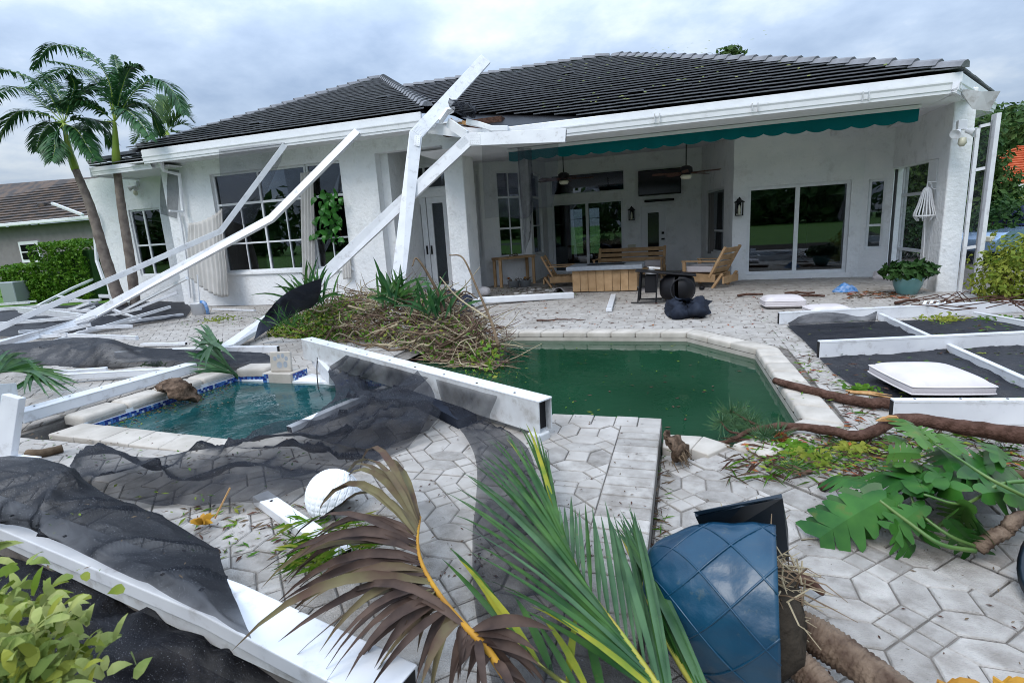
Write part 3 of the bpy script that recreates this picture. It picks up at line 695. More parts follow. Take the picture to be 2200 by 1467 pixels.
def caps(p0, p1, parent, L=.36, skip=0):
    p0, p1 = V(p0), V(p1); d = (p1 - p0); n = int(d.length / L); d.normalize(); sd = d.cross(V((0, 0, 1))).normalized(); up = sd.cross(d)
    m = MB(); a = L * .56
    sec = lambda x, k: [V((x, -.12, -.055 + k)), V((x, -.07, .02 + k)), V((x, 0, .045 + k)), V((x, .07, .02 + k)), V((x, .12, -.055 + k)), V((x, 0, -.06 + k))]
    v0, v1 = sec(-a, .045), sec(a, .0); m.add(v0 + v1, [tuple(range(5, -1, -1)), tuple(range(6, 12))] + [(i, (i + 1) % 6, 6 + (i + 1) % 6, 6 + i) for i in range(6)])
    me = m.mesh('ridge_tile', 'roof_tile')
    for k in range(skip, n):
        c = p0 + d * ((k + .5) * L) + up * .085
        o = bpy.data.objects.new('ridge_tile', me); COL.objects.link(o)
        o.matrix_world = Matrix(((d.x, sd.x, up.x, c.x), (d.y, sd.y, up.y, c.y), (d.z, sd.z, up.z, c.z), (0, 0, 0, 1))) @ Matrix.Rotation(ru(-.03, .03), 4, 'X')
        o.parent = parent; o.matrix_parent_inverse = wmat(parent).inverted()
EY = 10.30; EZ = 3.40; SL = .42
apR = (-2.01, 16.74, EZ + SL * (16.74 - EY))
rgL = (-9.6, 16.74, apR[2])
cR = (3.95, EY, EZ)
fr = roof_face([(-3.25, EY, EZ), cR, apR, rgL, (-9.6, 14.6, EZ + SL * (14.6 - EY)), (-5.3, 12.35, EZ + SL * (12.35 - EY))], (1, 0, 0), seed=3)
roof_face([cR, (5.45, 12.85, EZ), apR], (1.5, 2.55, 0), seed=4); roof_face([(5.45, 12.85, EZ), (5.45, 24, EZ), apR], (0, 1, 0), seed=14)
caps(cR, apR, fr); caps(rgL, apR, fr)
EY2 = 10.48; EZ2 = 3.92
apL = (-9.21, 16.51, EZ2 + SL * (16.51 - EY2))
cL = (-13.35, EY2, EZ2); cM = (-4.55, EY2, EZ2)
hipT = (-4.55, 10.95, 4.1)
fl = roof_face([(-12.6, EY2, EZ2), (-4.95, EY2, EZ2), apL, (-13.45, 9.9 + .9, EZ2 + SL * .32)], (1, 0, 0), seed=5)
rfR = roof_face([(-4.72, 10.9, 4.0), (-4.72, 20.0, 4.0), (-9.21, 20, apL[2]), apL], (0, 1, 0), seed=6)
caps((-13.2, 10.95, 4.02), apL, fl); caps((-4.95, 10.62, 3.98), apL, fl)
# lower skirt of roof over the set-back end
roof_face([(-14.75, 10.75, 3.72), (-12.4, 10.75, 3.72), (-12.4, 13.2, 4.75), (-13.0, 13.2, 4.75)], (1, 0, 0), seed=8)
lk = roof_face([(-14.78, 18.5, 3.72), (-14.78, 10.75, 3.72), (-13.0, 13.2, 4.75), (-9.3, 16.6, 6.4), (-9.3, 18.5, 6.4)][:3] + [(-13.0, 18.5, 4.75)], (0, -1, 0), seed=9)
caps((-14.75, 10.75, 3.75), (-13.1, 12.6, 4.5), lk)
# gable closing behind
# fascia boards and gutters
def fascia(a, b, z0, z1, th=.06, name='fascia'):
    MB().bar((*a, (z0 + z1) / 2), (*b, (z0 + z1) / 2), th, z1 - z0).build(name, 'trim', house, bev=.012)
def gutter(a, b, z0, z1, dep=.13):
    d = (V((*b, 0)) - V((*a, 0))).normalized(); n = V((d.y, -d.x, 0)); A = V((*a, 0)); B = V((*b, 0))
    prof = [(0, z0 + .02), (dep * .75, z0), (dep * .8, z0 + (z1 - z0) * .55), (dep, z1 - .02), (dep, z1), (dep - .012, z1), (dep - .02, z0 + .05), (0.0, z0 + .05)]
    m = MB(); k = len(prof); m.add([A + n * o_ + V((0, 0, z)) for o_, z in prof] + [B + n * o_ + V((0, 0, z)) for o_, z in prof], [(i, (i + 1) % k, k + (i + 1) % k, k + i) for i in range(k)] + [tuple(reversed(range(k))), tuple(range(k, 2 * k))])
    m.build('gutter', 'trim', house)
fascia((-12.62, EY2 + .03), (-5.05, EY2 + .03), 3.70, 3.93); gutter((-12.45, EY2), (-4.75, EY2), 3.58, 3.75, .15)
fascia((-14.75, 10.76), (-12.3, 10.76), 3.52, 3.73); fascia((-14.78, 10.73), (-14.78, 18.5), 3.50, 3.73)
gutter((-14.6, 10.73), (-12.55, 10.73), 3.5, 3.62, .12)
MB().box((-14.9, 10.8, 3.55), (-12.2, 12.3, 3.58)).box((-14.75, 12.3, 3.552), (-14.2, 18.5, 3.578)).build('soffit', 'ceiling', house)
fascia((-3.2, EY + .03), (3.98, EY + .03), 3.17, 3.41); gutter((-2.55, EY), (3.80, EY), 3.10, 3.27, .15)
gutter((3.80, EY), (5.42, 12.95), 3.10, 3.27, .15); gutter((5.46, 13.0), (5.46, 22), 3.12, 3.27, .13)
fascia((3.95, EY + .03), (5.45, 12.85), 3.16, 3.40); fascia((5.45, 12.85), (5.45, 24), 3.15, 3.40)
MB().prism(ccw([(3.9, 10.35), (5.4, 12.9), (5.4, 17), (4.4, 17), (3.9, 12)]), 3.105, 3.118).build('soffit', 'ceiling', house)
for px in (1412, 1622, 1860):                       # bracket stubs left on the gutter
    p = PY(px, 250 - (px - 1412) * .105, EY - .17)
    MB().box((p.x - .05, p.y - .03, p.z - .10), (p.x - .035, p.y + .01, p.z + .04)).box((p.x + .035, p.y - .03, p.z - .10), (p.x + .05, p.y + .01, p.z + .04)).build('bracket', 'alu_dirty', house)
# ------------------------------------------------------------------ things fixed to the house
def AW(px, py, Y=10.95): return PY(px, py, Y)
a0, a1 = AW(1090, 318), AW(1978, 236)
aw = thing('awning', 'teal retractable awning with scalloped valance under the eave', 'awning', (0, 10.95, 2.8))
L = a1.x - a0.x; zA = (a0.z + a1.z) / 2
MB().box((a0.x, 10.92, zA - .035), (a1.x, 11.0, zA + .025)).build('front_bar', 'plastic_white', aw, bev=.008)
MB().box((a0.x + .05, 11.12, zA - .01), (a1.x - .05, 11.26, zA + .09)).build('cassette', 'alu_dirty', aw, bev=.02)
m = MB(); n = 240; top = []; bot = []
for k in range(n + 1):
    x = a0.x + .02 + (L - .04) * k / n; t = (x - a0.x) / .34; sc = abs(math.sin(math.pi * t)) ** .7
    y = 10.94 + .012 * math.sin(x * 9); top.append(V((x, 10.945, zA - .036))); bot.append(V((x, y, zA - .19 - .05 * sc + .012 * math.sin(x * 1.7))))
m.add(top + bot, [(k, k + 1, n + 2 + k, n + 1 + k) for k in range(n)]).build('valance', 'awning', aw)
m = MB(); m.add([(a0.x, 10.99, zA - .02), (a1.x, 10.99, zA - .02), (a1.x, 11.15, zA + .02), (a0.x, 11.15, zA + .02)], [(0, 1, 2, 3)]).build('canopy', 'awning', aw)
for px in (1215, 1345, 1500, 1650, 1790, 1870):
    p = PY(px, 270, 11.05); MB().box((p.x - .05, 10.98, zA + .03), (p.x + .05, 11.1, zA + .11)).build('bracket', 'alu_dirty', aw)
def fan(px, py, Y, label, ang):
    c = PY(px, py, Y); f = thing('ceiling_fan', label, 'fan', c, 'ceiling fans of the lanai')
    MB().tube([c + V((0, 0, .1)), V((c.x, c.y, 3.4))], .013, 8).build('rod', 'black', f)
    MB().lathe(c, [(0, .13), (.07, .13), (.13, .09), (.14, .0), (.09, -.05), (0, -.05)], 20).build('motor', 'black', f, smooth=True)
    for k in range(5):
        an = ang + k * 2 * math.pi / 5; d = V((math.cos(an), math.sin(an), 0)); s_ = V((-d.y, d.x, .25)).normalized()
        MB().obox(c + d * .42 + V((0, 0, -.02)), d * .30, s_ * .065, d.cross(s_) * .004).build('blade', 'bark', f, bev=.003)
    MB().lathe(c, [(0, -.05), (.10, -.055), (.12, -.09), (.09, -.14), (0, -.15)], 18).build('lamp', 'lamp_glass', f, smooth=True)
fan(1211, 383, 13.2, 'dark ceiling fan with a bowl lamp hanging before the long transom window', .3)
fan(1474, 370, 12.6, 'dark ceiling fan with a bowl lamp hanging before the television', .9)
p0, p1 = PY(1371, 362, 17.08), PY(1463, 419, 17.08)
tv = thing('television', 'black flat television mounted above the small white door', 'television', ((p0.x + p1.x) / 2, 17.1, 2.3))
MB().box((p0.x, 17.06, 2.25), (p1.x, 17.12, 2.98)).build('casing', 'black', tv, bev=.01)
MB().box((p0.x + .02, 17.054, 2.29), (p1.x - .02, 17.059, 2.96)).build('screen', 'screen_tv', tv)
MB().box((p0.x + .3, 17.12, 2.4), (p1.x - .3, 17.19, 2.8)).build('mount', 'black', tv)
p0 = PY(1384, 428, 17.05); MB().box((p0.x, 17.04, 2.06), (p0.x + .86, 17.15, 2.13)).build('soundbar', 'black', bev=.02, label='long black soundbar on the wall under the television', cat='speaker')
def lantern(px, py, Y, label):
    c = PY(px, py, Y); l = thing('wall_lantern', label, 'lamp', c, 'wall lanterns of the lanai')
    MB().box((c.x - .05, Y + .06, c.z - .14), (c.x + .05, Y + .09, c.z + .2)).build('back_plate', 'black', l, bev=.01)
    for sx in (-1, 1):
        for sy in (-1, 1): MB().box((c.x + sx * .075 - .008, Y - .03 + sy * .06 - .008, c.z - .17), (c.x + sx * .075 + .008, Y - .03 + sy * .06 + .008, c.z + .13)).build('cage_bar', 'black', l)
    MB().lathe(V((c.x, Y - .03, c.z)), [(0, .24), (.02, .22), (.03, .18), (.115, .125), (.115, .11), (0, .11)], 4).build('roof', 'black', l)
    MB().box((c.x - .085, Y - .115, c.z - .19), (c.x + .085, Y + .055, c.z - .17)).build('base', 'black', l)
    MB().lathe(V((c.x, Y - .03, c.z)), [(.03, -.17), (.035, -.05), (.02, .04), (0, .07)], 10).build('bulb', 'lamp_glass', l, smooth=True)
lantern(1357, 460, 17.08, 'black wall lantern between the left slider and the small white door')
lantern(1588, 446, 13.78, 'black wall lantern left of the right sliding door')
c = PY(1357, 530, 17.15); MB().box((c.x - .12, 17.14, c.z - .06), (c.x + .12, 17.199, c.z + .06)).build('outlet_box', 'box_beige', bev=.015, label='beige outlet box low on the wall beside the small white door', cat='outlet')
c = PY(1790, 287, 13.85); MB().box((c.x - .04, 13.82, c.z - .05), (c.x + .04, 13.899, c.z + .05)).build('motion_sensor', 'plastic_white', bev=.01, label='tiny white sensor box high on the wall above the right slider', cat='sensor')
def flood(px, py, Y, label, s=1.0):
    c = PY(px, py, Y); f = thing('flood_light', label, 'lamp', c, 'twin flood lights')
    MB().box((c.x - .06 * s, Y - .02, c.z + .02), (c.x + .06 * s, Y + .07, c.z + .17 * s)).build('junction_box', 'plastic_white', f, bev=.01)
    for k in (-1, 1):
        d = V((k * .8, -1, -.5)).normalized(); q = c + V((k * .05, -.03, 0)); ax = d.to_track_quat('Z', 'Y').to_matrix()
        MB().lathe(q, [(0, -.02), (.035, 0), (.05, .08), (.075, .15), (.07, .15), (0, .11)], 14, ax=ax).build('lamp_head', 'plastic_white' if s > .9 else 'alu_dirty', f, smooth=True)
    MB().lathe(c + V((0, -.06, -.15)), [(0, .05), (.05, .04), (.06, -.04), (.03, -.09), (0, -.09)], 12).build('sensor', 'lamp_glass', f, smooth=True)
flood(2066, 282, 10.78, 'white twin flood light at the top of the right corner column')
flood(293, 402, 11.98, 'weathered twin flood light above the far left window', .85)
# broken downspout and conduit beside the big left window
t = thing('downspout', 'bent white downspout hanging off the corner left of the big window', 'downspout', (-12.7, 11, 0))
MB().sweep([PY(343, 350, 10.6), PY(352, 368, 10.75), PY(385, 375, 11.05), PY(393, 455, 11.08)], .07, .05, (0, -1, 0)).build('upper_pipe', 'trim', t)
MB().sweep([PY(393, 455, 11.06), PY(364, 453, 10.7)], .06, .045, (0, 0, 1)).build('elbow_strip', 'trim', t)
MB().sweep([PY(383, 458, 11.1), PY(388, 480, 11.1), PY(400, 560, 11.1), PY(408, 640, 11.1)], .07, .05, (0, -1, 0)).build('lower_pipe', 'trim', t)
t = thing('gutter_pipe', 'kinked white downpipe at the left corner of the house behind the palm', 'downspout', (-15, 12, 0))
MB().sweep([PY(196, 445, 11.9), PY(206, 470, 11.9), PY(205, 520, 11.9), PY(208, 560, 11.9), PY(222, 600, 11.8)], .08, .06, (0, -1, 0)).build('pipe', 'trim', t)
# bent hurricane strip and wires on the right corner
cp_ = [PY(2048, 185, 10.6), PY(2060, 190, 10.5), PY(2110, 197, 10.3), PY(2150, 196, 10.2), PY(2125, 240, 10.35), PY(2090, 235, 10.4)]
t = MB(); t.add(cp_, [(0, 1, 2, 3, 4, 5)]); t.build('screen_flap', 'alu_dirty', label='grey sheet of roof panel bent up over the right end of the eave', cat='panel')
# screen wall still standing at the right end
sw = thing('screen_wall', 'standing strip of white screen enclosure beside the right corner column', 'screen', G(2085, 636))
b = G(2092, 637); YS = b.y
P3 = lambda px, py: PY(px, py, YS)
tp = P3(2138, 245); MB().bar((b.x, YS, -.02), (b.x + .02, YS, tp.z), .16, .06, (1, 0, 0)).build('post', 'alu', sw, bev=.005)
q = P3(2062, 630); MB().bar((q.x, YS + .02, 0), (q.x + .005, YS + .02, 2.6), .05, .05, (1, 0, 0)).build('jamb', 'alu', sw)
for z in (.78, 1.98, 2.62): MB().bar((q.x + .02, YS + .01, z), (b.x - .05, YS + .01, z + .02), .05, .045).build('rail', 'alu', sw)
MB().add([(q.x, YS + .02, 0.02), (b.x, YS + .02, .02), (b.x, YS + .02, 2.7), (q.x, YS + .02, 2.7)], [(0, 1, 2, 3)]).build('mesh', 'screen_panel', sw)
MB().bar((4.0, YS - .06, .015), (5.6, YS - .1, .02), .06, .04).build('floor_rail', 'alu', sw)
# screens between the side columns
ss = thing('side_screen', 'white framed insect screen between the side columns of the lanai', 'screen', (4.4, 13, 0))
y0, y1 = yb + .17, H1_[1] - .05
for z in (.62, 1.72): MB().bar((4.42, y0, z), (4.42, y1, z), .05, .06).build('rail', 'alu', ss)
for y in (y0 + .03, y1 - .03): MB().box((4.40, y - .025, 0), (4.45, y + .025, 2.28)).build('jamb', 'alu', ss)
MB().add([(4.425, y0, 0), (4.425, y1, 0), (4.425, y1, 2.28), (4.425, y0, 2.28)], [(0, 1, 2, 3)]).build('mesh', 'screen_thin', ss)
for z in (.62, 1.72): MB().bar((4.42, 11.6, z), (4.42, yb - .24, z), .05, .06).build('rail', 'alu', ss)
# white rope lampshade on a bracket
c = PX(1990, 442, 4.1); hl = thing('rope_lampshade', 'white roped lampshade hanging from a scrolled bracket by the right column', 'lampshade', c)
MB().tube([c + V((.14, 0, .40)), c + V((-.02, -.02, .40)), c + V((-.02, -.02, .33))], .012, 6).build('bracket_arm', 'plastic_white', hl)
MB().tube(catmull([c + V((.14, 0, .26)), c + V((.06, 0, .30)), c + V((.05, 0, .36)), c + V((-.01, 0, .39))], 5), .009, 5).build('bracket_scroll', 'plastic_white', hl)
for k in range(18):
    an = k * 2 * math.pi / 18; d = V((math.cos(an), math.sin(an), 0)); o_ = c + V((-.02, -.02, 0))
    MB().tube(catmull([o_ + V((0, 0, .32)), o_ + d * .055 + V((0, 0, .26)), o_ + d * .11 + V((0, 0, .02)), o_ + d * .16 + V((0, 0, -.16)), o_ + d * .10 + V((0, 0, -.26 + .03 * (k % 3)))], 4), .012, 5).build('rope', 'plastic_white', hl, smooth=True)
MB().lathe(c + V((-.02, -.02, 0)), [(.16, -.16), (.17, -.175), (.16, -.19), (.15, -.175), (.16, -.16)], 24).build('hoop', 'plastic_white', hl, smooth=True)
MB().tube([c + V((-.02, -.02, -.1)), c + V((.02, 0, -.5)), c + V((.03, 0, -.9))], .008, 5).build('cord', 'plastic_white', hl)

# ------------------------------------------------------------------ furniture of the lanai
def teak_chair(px, py, rz, name, label, width=.72, cat='chair', cushion=True, scale=1.0):
    c = G(px, py); t = thing(name, label, cat, c); t.rotation_euler = (0, 0, rz); t.scale = (scale,) * 3
    def add(m, nm, ma, bev=.006):
        o = bpy.data.objects.new(nm, m.mesh(nm, ma)); COL.objects.link(o); o.parent = t
        b_ = o.modifiers.new('bevel', 'BEVEL'); b_.width = bev; b_.segments = 2; b_.limit_method = 'ANGLE'; return o
    W = width / 2         # front looks along -y; x across
    for s_ in (-1, 1):
        add(MB().bar((s_ * W, -.34, 0), (s_ * W, -.36, .56), .05, .07), 'leg', 'teak')
        add(MB().bar((s_ * W, .30, 0), (s_ * W, .50, .30), .05, .09, (1, 0, 0)).bar((s_ * W, .22, .22), (s_ * W, .56, .86), .05, .075, (1, 0, 0)), 'back_leg', 'teak')
        add(MB().obox((s_ * W, -.02, .21), (.022, 0, 0), (0, .37, 0), (0, 0, .085)), 'side_panel', 'teak')
        add(MB().obox((s_ * W, -.02, .565), (.04, 0, 0), (0, .39, 0), (0, 0, .014)), 'armrest', 'teak')
    add(MB().obox((0, -.36, .21), (W, 0, 0), (0, .018, 0), (0, 0, .085)), 'front_panel', 'teak')
    for k in range(5): add(MB().obox((0, -.28 + k * .13, .30 - k * .008), (W - .03, 0, 0), (0, .05, 0), (0, 0, .011)), 'seat_slat', 'teak')
    for k in range(4):
        u = .12 + k * .25; y = lerp(.26, .56, u); z = lerp(.30, .86, u)
        add(MB().obox((0, y + .03, z), (W - .02, 0, 0), V((0, .30, .56)).normalized() * .058, V((0, -.56, .30)).normalized() * .011), 'back_slat', 'teak')
    add(MB().obox((0, .52, .17), (W, 0, 0), (0, .02, 0), (0, 0, .075)), 'rear_panel', 'teak')
    if cushion: add(MB().obox((0, -.06, .39), (W - .05, 0, 0), (0, .33, 0), (0, 0, .07)), 'cushion', 'cushion', .03)
    return t
teak_chair(1212, 614, R(96), 'lounge_chair', 'empty slatted teak lounge chair left of the fire table, turned to it', cushion=False, scale=.92)
teak_chair(1519, 614, R(-118), 'lounge_chair', 'slatted teak lounge chair with white seat cushion right of the fire table', scale=1.02)
teak_chair(1352, 597, R(-4), 'teak_sofa', 'long slatted teak sofa behind the fire table', width=1.9, cat='sofa', cushion=False, scale=.95)
c = G(1405, 592); MB().obox(c + V((0, -.1, .36)), (.25, 0, 0), (0, .25, 0), (0, 0, .09)).build('sofa_cushion', 'cushion', bev=.04, label='grey white cushion slumped on the right end of the teak sofa', cat='cushion')
c0, c1 = G(1232, 628), G(1368, 627); ft = thing('fire_table', 'rectangular fire table with grey stone top and vertical wooden boards', 'table', (c0 + c1) / 2)
yf = (c0.y + c1.y) / 2; n = 8; wL = (c1.x - c0.x) / n; zt = .50
for k in range(n): MB().box((c0.x + k * wL + .004, yf, .02), (c0.x + (k + 1) * wL - .004, yf + .025, zt)).build('board', 'teak', ft, bev=.004)
for k in range(5):
    MB().box((c1.x - .025, yf + .03 + k * .17, .02), (c1.x, yf + .195 + k * .17, zt)).build('board', 'teak', ft, bev=.004)
    MB().box((c0.x, yf + .03 + k * .17, .02), (c0.x + .025, yf + .195 + k * .17, zt)).build('board', 'teak', ft, bev=.004)
MB().box((c0.x + .03, yf + .85, .02), (c1.x - .03, yf + .875, zt)).build('rear_board', 'teak', ft)
MB().box((c0.x - .12, yf - .1, zt), (c1.x + .12, yf + .98, zt + .09)).build('stone_top', 'stone_top', ft, bev=.012)
MB().box((c0.x + .3, yf + .25, zt + .088), (c1.x - .3, yf + .65, zt + .10)).build('burner_tray', 'black', ft)
c0, c1 = G(1078, 618), G(1148, 609); ct = thing('console_table', 'slim teak console table against the bay window wall', 'table', (c0 + c1) / 2)
d = (c1 - c0).normalized(); nn = V((-d.y, d.x, 0)); w_ = (c1 - c0).length; H_ = .78
for u in (.0, 1.0):
    for v in (0, .30): MB().bar(c0 + d * (w_ * u) + nn * v, c0 + d * (w_ * u) + nn * v + V((0, 0, H_ - .05)), .07, .07).build('leg', 'teak', ct)
MB().obox(c0 + d * w_ / 2 + nn * .15 + V((0, 0, H_ - .02)), d * (w_ / 2 + .05), nn * .20, V((0, 0, .03))).build('top', 'teak', ct, bev=.006)
for k, (px, py) in enumerate(((1104, 617), (1129, 616))):
    c = G(px, py); t = thing('planter_tub', ('galvanised tub with wilted flowers on the left under the console table', 'galvanised tub with one orange flower on the right under the console table')[k], 'tub', c)
    MB().lathe(c, [(0, .01), (.13, .01), (.165, .17), (.172, .175), (.155, .175), (.125, .05), (0, .05)], 20).build('tub', 'galv', t, smooth=True)
    m = MB()
    for j in range(14):
        an = ru(0, 6.28); m.tube([c + V((math.cos(an) * .05, math.sin(an) * .05, .1)), c + V((math.cos(an) * .11, math.sin(an) * .11, .22)), c + V((math.cos(an) * .17, math.sin(an) * .17, ru(.17, .25)))], .006, 4)
    m.build('stalks', 'twig', t, kind='stuff')
    MB().lathe(c + V((.03 if k else -.1, -.1, .24)), [(0, -.02), (.035, 0), (.03, .03), (0, .035)], 8).build('flower', 'dead_rachis' if k else 'leaf_red', t)
c = G(1113, 575); c = c0 + d * w_ * .5 + nn * .15 + V((0, 0, H_ + .012))
m = MB(); m.tube([c + V((math.cos(a) * .12, math.sin(a) * .05, .03 + .03 * math.sin(3 * a))) for a in [k * .7 for k in range(10)]], .012, 5); m.build('driftwood', 'twig', label='twisted driftwood ornament on the console table', cat='ornament')
# wrinkled rug by the fire table
rows = []
a_, b_ = G(1190, 628), G(1405, 630)
for j in range(3):
    rows.append([a_ + V((i * (b_.x - a_.x) / 24, -.12 + j * .35, .012 + max(0, .13 * (math.sin(i * 1.05) ** 3)) * (1 if 0 < i < 24 else 0) * (1.2 - j * .5))) for i in range(25)])
def sheet(rows, name, m, nu=6, nv=6, wr=0.0, ws=3.0, smooth=True, parent=None, label=None, cat=None, group=None, kind=None, thick=0, floor_=None, fdir=.5):
    """smooth surface through a net of control points, with fine creases wr metres high"""
    R1 = [catmull(r_, nu) for r_ in rows]; cols = [catmull([r_[i] for r_ in R1], nv) for i in range(len(R1[0]))]
    n, k = len(cols), len(cols[0]); b = MB(); vs_ = []
    for i in range(n):
        for j in range(k):
            p = cols[i][j].copy()
            if wr:
                ed = min(1, .3 + 5 * min(i / (n - 1), 1 - i / (n - 1), j / (k - 1), 1 - j / (k - 1)))
                du = cols[min(i + 1, n - 1)][j] - cols[max(i - 1, 0)][j]; dv = cols[i][min(j + 1, k - 1)] - cols[i][max(j - 1, 0)]; nn = du.cross(dv)
                nn = nn.normalized() if nn.length > 1e-9 else V((0, 0, 1))
                if nn.dot(CAM - p) < 0: nn = -nn
                ca, sa = math.cos(fdir), math.sin(fdir); a1 = p.x * ca + p.y * sa; b1 = -p.x * sa + p.y * ca + p.z; wob = .25 * mnoise.noise(p * 1.3)
                c1 = 1 - abs(mnoise.noise(V((a1 * ws * .35, (b1 + wob) * ws * 1.5, 1.7)))) * 2; c2 = 1 - abs(mnoise.noise(V(((a1 + wob) * ws * 2.2, b1 * ws * .6, 5.1)))) * 2
                c3 = 1 - abs(mnoise.noise(V((a1 * ws * 3.5, b1 * ws * 5.5, 9.3)))) * 2
                h = wr * (max(c1, 0) ** 2.2 * 1.2 + max(c2, 0) ** 3 * .7 + max(c3, 0) ** 3 * .16 - .3); p = p + nn * (h * ed)
                if floor_ is not None: p.z = max(p.z, floor_)
            vs_.append(p)
    b.add(vs_, [(i * k + j, (i + 1) * k + j, (i + 1) * k + j + 1, i * k + j + 1) for i in range(n - 1) for j in range(k - 1)])
    o = b.build(name, m, parent, smooth=smooth, label=label, cat=cat, group=group, kind=kind)
    if thick: s_ = o.modifiers.new('solid', 'SOLIDIFY'); s_.thickness = thick
    return o
sheet(rows, 'outdoor_rug', 'rug', 2, 3, label='grey outdoor rug rucked up in front of the fire table', cat='rug', thick=.01)
# overturned black kettle grill on its trolley + its cover
c = G(1440, 650); gr = thing('barbecue_grill', 'black kettle barbecue trolley toppled on its side', 'grill', c)
ax = Matrix.Rotation(R(88), 3, 'Y') @ Matrix.Rotation(R(10), 3, 'X')
def gp(x, y, z): return c + V((x, y, z))
MB().lathe(gp(.10, .05, .27), [(0, -.30), (.15, -.27), (.25, -.16), (.28, 0), (.29, .02), (.27, .03), (.24, -.12), (.12, -.22), (0, -.25)], 24, ax=ax).build('bowl', 'black', gr, smooth=True)
MB().lathe(gp(.16, .04, .28), [(.29, .03), (.27, .14), (.17, .25), (0, .29)], 24, ax=ax).build('lid', 'black', gr, smooth=True)
MB().bar(gp(-.62, -.02, .62), gp(.45, .0, .50), .35, .03).build('side_shelf', 'black', gr, bev=.01)
for (a, b_) in ((( -.58, -.15, .02), (-.52, -.15, .60)), ((-.58, .3, .02), (-.52, .3, .60)), ((-.25, -.18, .02), (-.22, -.18, .58)), ((-.7, -.15, .03), (.3, -.2, .04)), ((-.6, .3, .03), (.35, .3, .05))):
    MB().tube([gp(*a), gp(*b_)], .015, 6).build('leg', 'black', gr)
m = MB()
for k in range(6): m.tube([gp(-.55, -.15 + k * .08, .06), gp(-.52, -.15 + k * .08, .56)], .004, 4)
for k in range(7): m.tube([gp(-.55, -.15, .06 + k * .08), gp(-.54, .28, .06 + k * .08)], .004, 4)
m.build('wire_rack', 'black', gr, kind='stuff')
MB().box(gp(-.45, -.1, .2), gp(-.25, .25, .52)).build('cabinet', 'black', gr, bev=.01)
MB().lathe(gp(.22, -.25, .26), [(.20, 0), (.22, 0), (.22, .03), (.20, .03), (.20, 0)], 24, ax=Matrix.Rotation(R(80), 3, 'X')).build('wheel', 'black', gr, smooth=True)
MB().bar(gp(-.38, .05, .655), gp(-.18, .05, .64), .05, .03).build('handle', 'shell', gr)
def heap(px, py, w_, d_, h_, name, m, label, cat, seed, amp=.4, nx=18):
    c = G(px, py); rows = []
    for j in range(10):
        r_ = []
        for i in range(nx):
            u, v = i / (nx - 1) * 2 - 1, j / 9 * 2 - 1; rr = min(1, math.sqrt(u * u + v * v)); k = max(0, 1 - rr ** 2.2)
            su = u * (1 if rr <= 1 else 1 / max(abs(u), abs(v)) * .9)
            q = fbm((u * 1.6 + seed, v * 1.6, seed), 1.4, 4)
            r_.append(c + V((su * w_ / 2 * (1 + .12 * q), v * d_ / 2 * (1 - .35 * abs(u) ** 3), .01 + h_ * k * (1 + amp * q) + h_ * amp * .35 * k * math.sin(9 * u + 4 * v + q * 5))))
        rows.append(r_)
    return sheet(rows, name, m, 3, 3, wr=h_ * .06, ws=7, label=label, cat=cat)
sheet([[G(1432, 648, .06), G(1450, 642, .22), G(1475, 640, .30), G(1500, 642, .26), G(1530, 648, .05)], [G(1428, 662, .05), G(1452, 652, .20), G(1474, 652, .17), G(1500, 650, .24), G(1522, 656, .10)], [G(1430, 676, .01), G(1455, 674, .10), G(1478, 672, .08), G(1502, 670, .12), G(1526, 668, .03)], [G(1440, 684, .006), G(1458, 684, .006), G(1480, 682, .006), G(1504, 680, .006), G(1528, 674, .006)]], 'grill_cover', 'black_cloth', 8, 8, wr=.07, ws=3.2, floor_=.005, label='crumpled black fabric cover lying beside the toppled barbecue', cat='cover')
c = G(1397, 622); 
MB().lathe(c + V((0, .25, 0)), [(0, 0), (.115, 0), (.13, .05), (.13, .34), (.11, .40), (.05, .44), (.05, .47), (.09, .48), (.09, .50), (0, .50)], 20).build('gas_bottle', 'plastic_white', smooth=True, label='white gas bottle standing behind the toppled barbecue', cat='bottle')
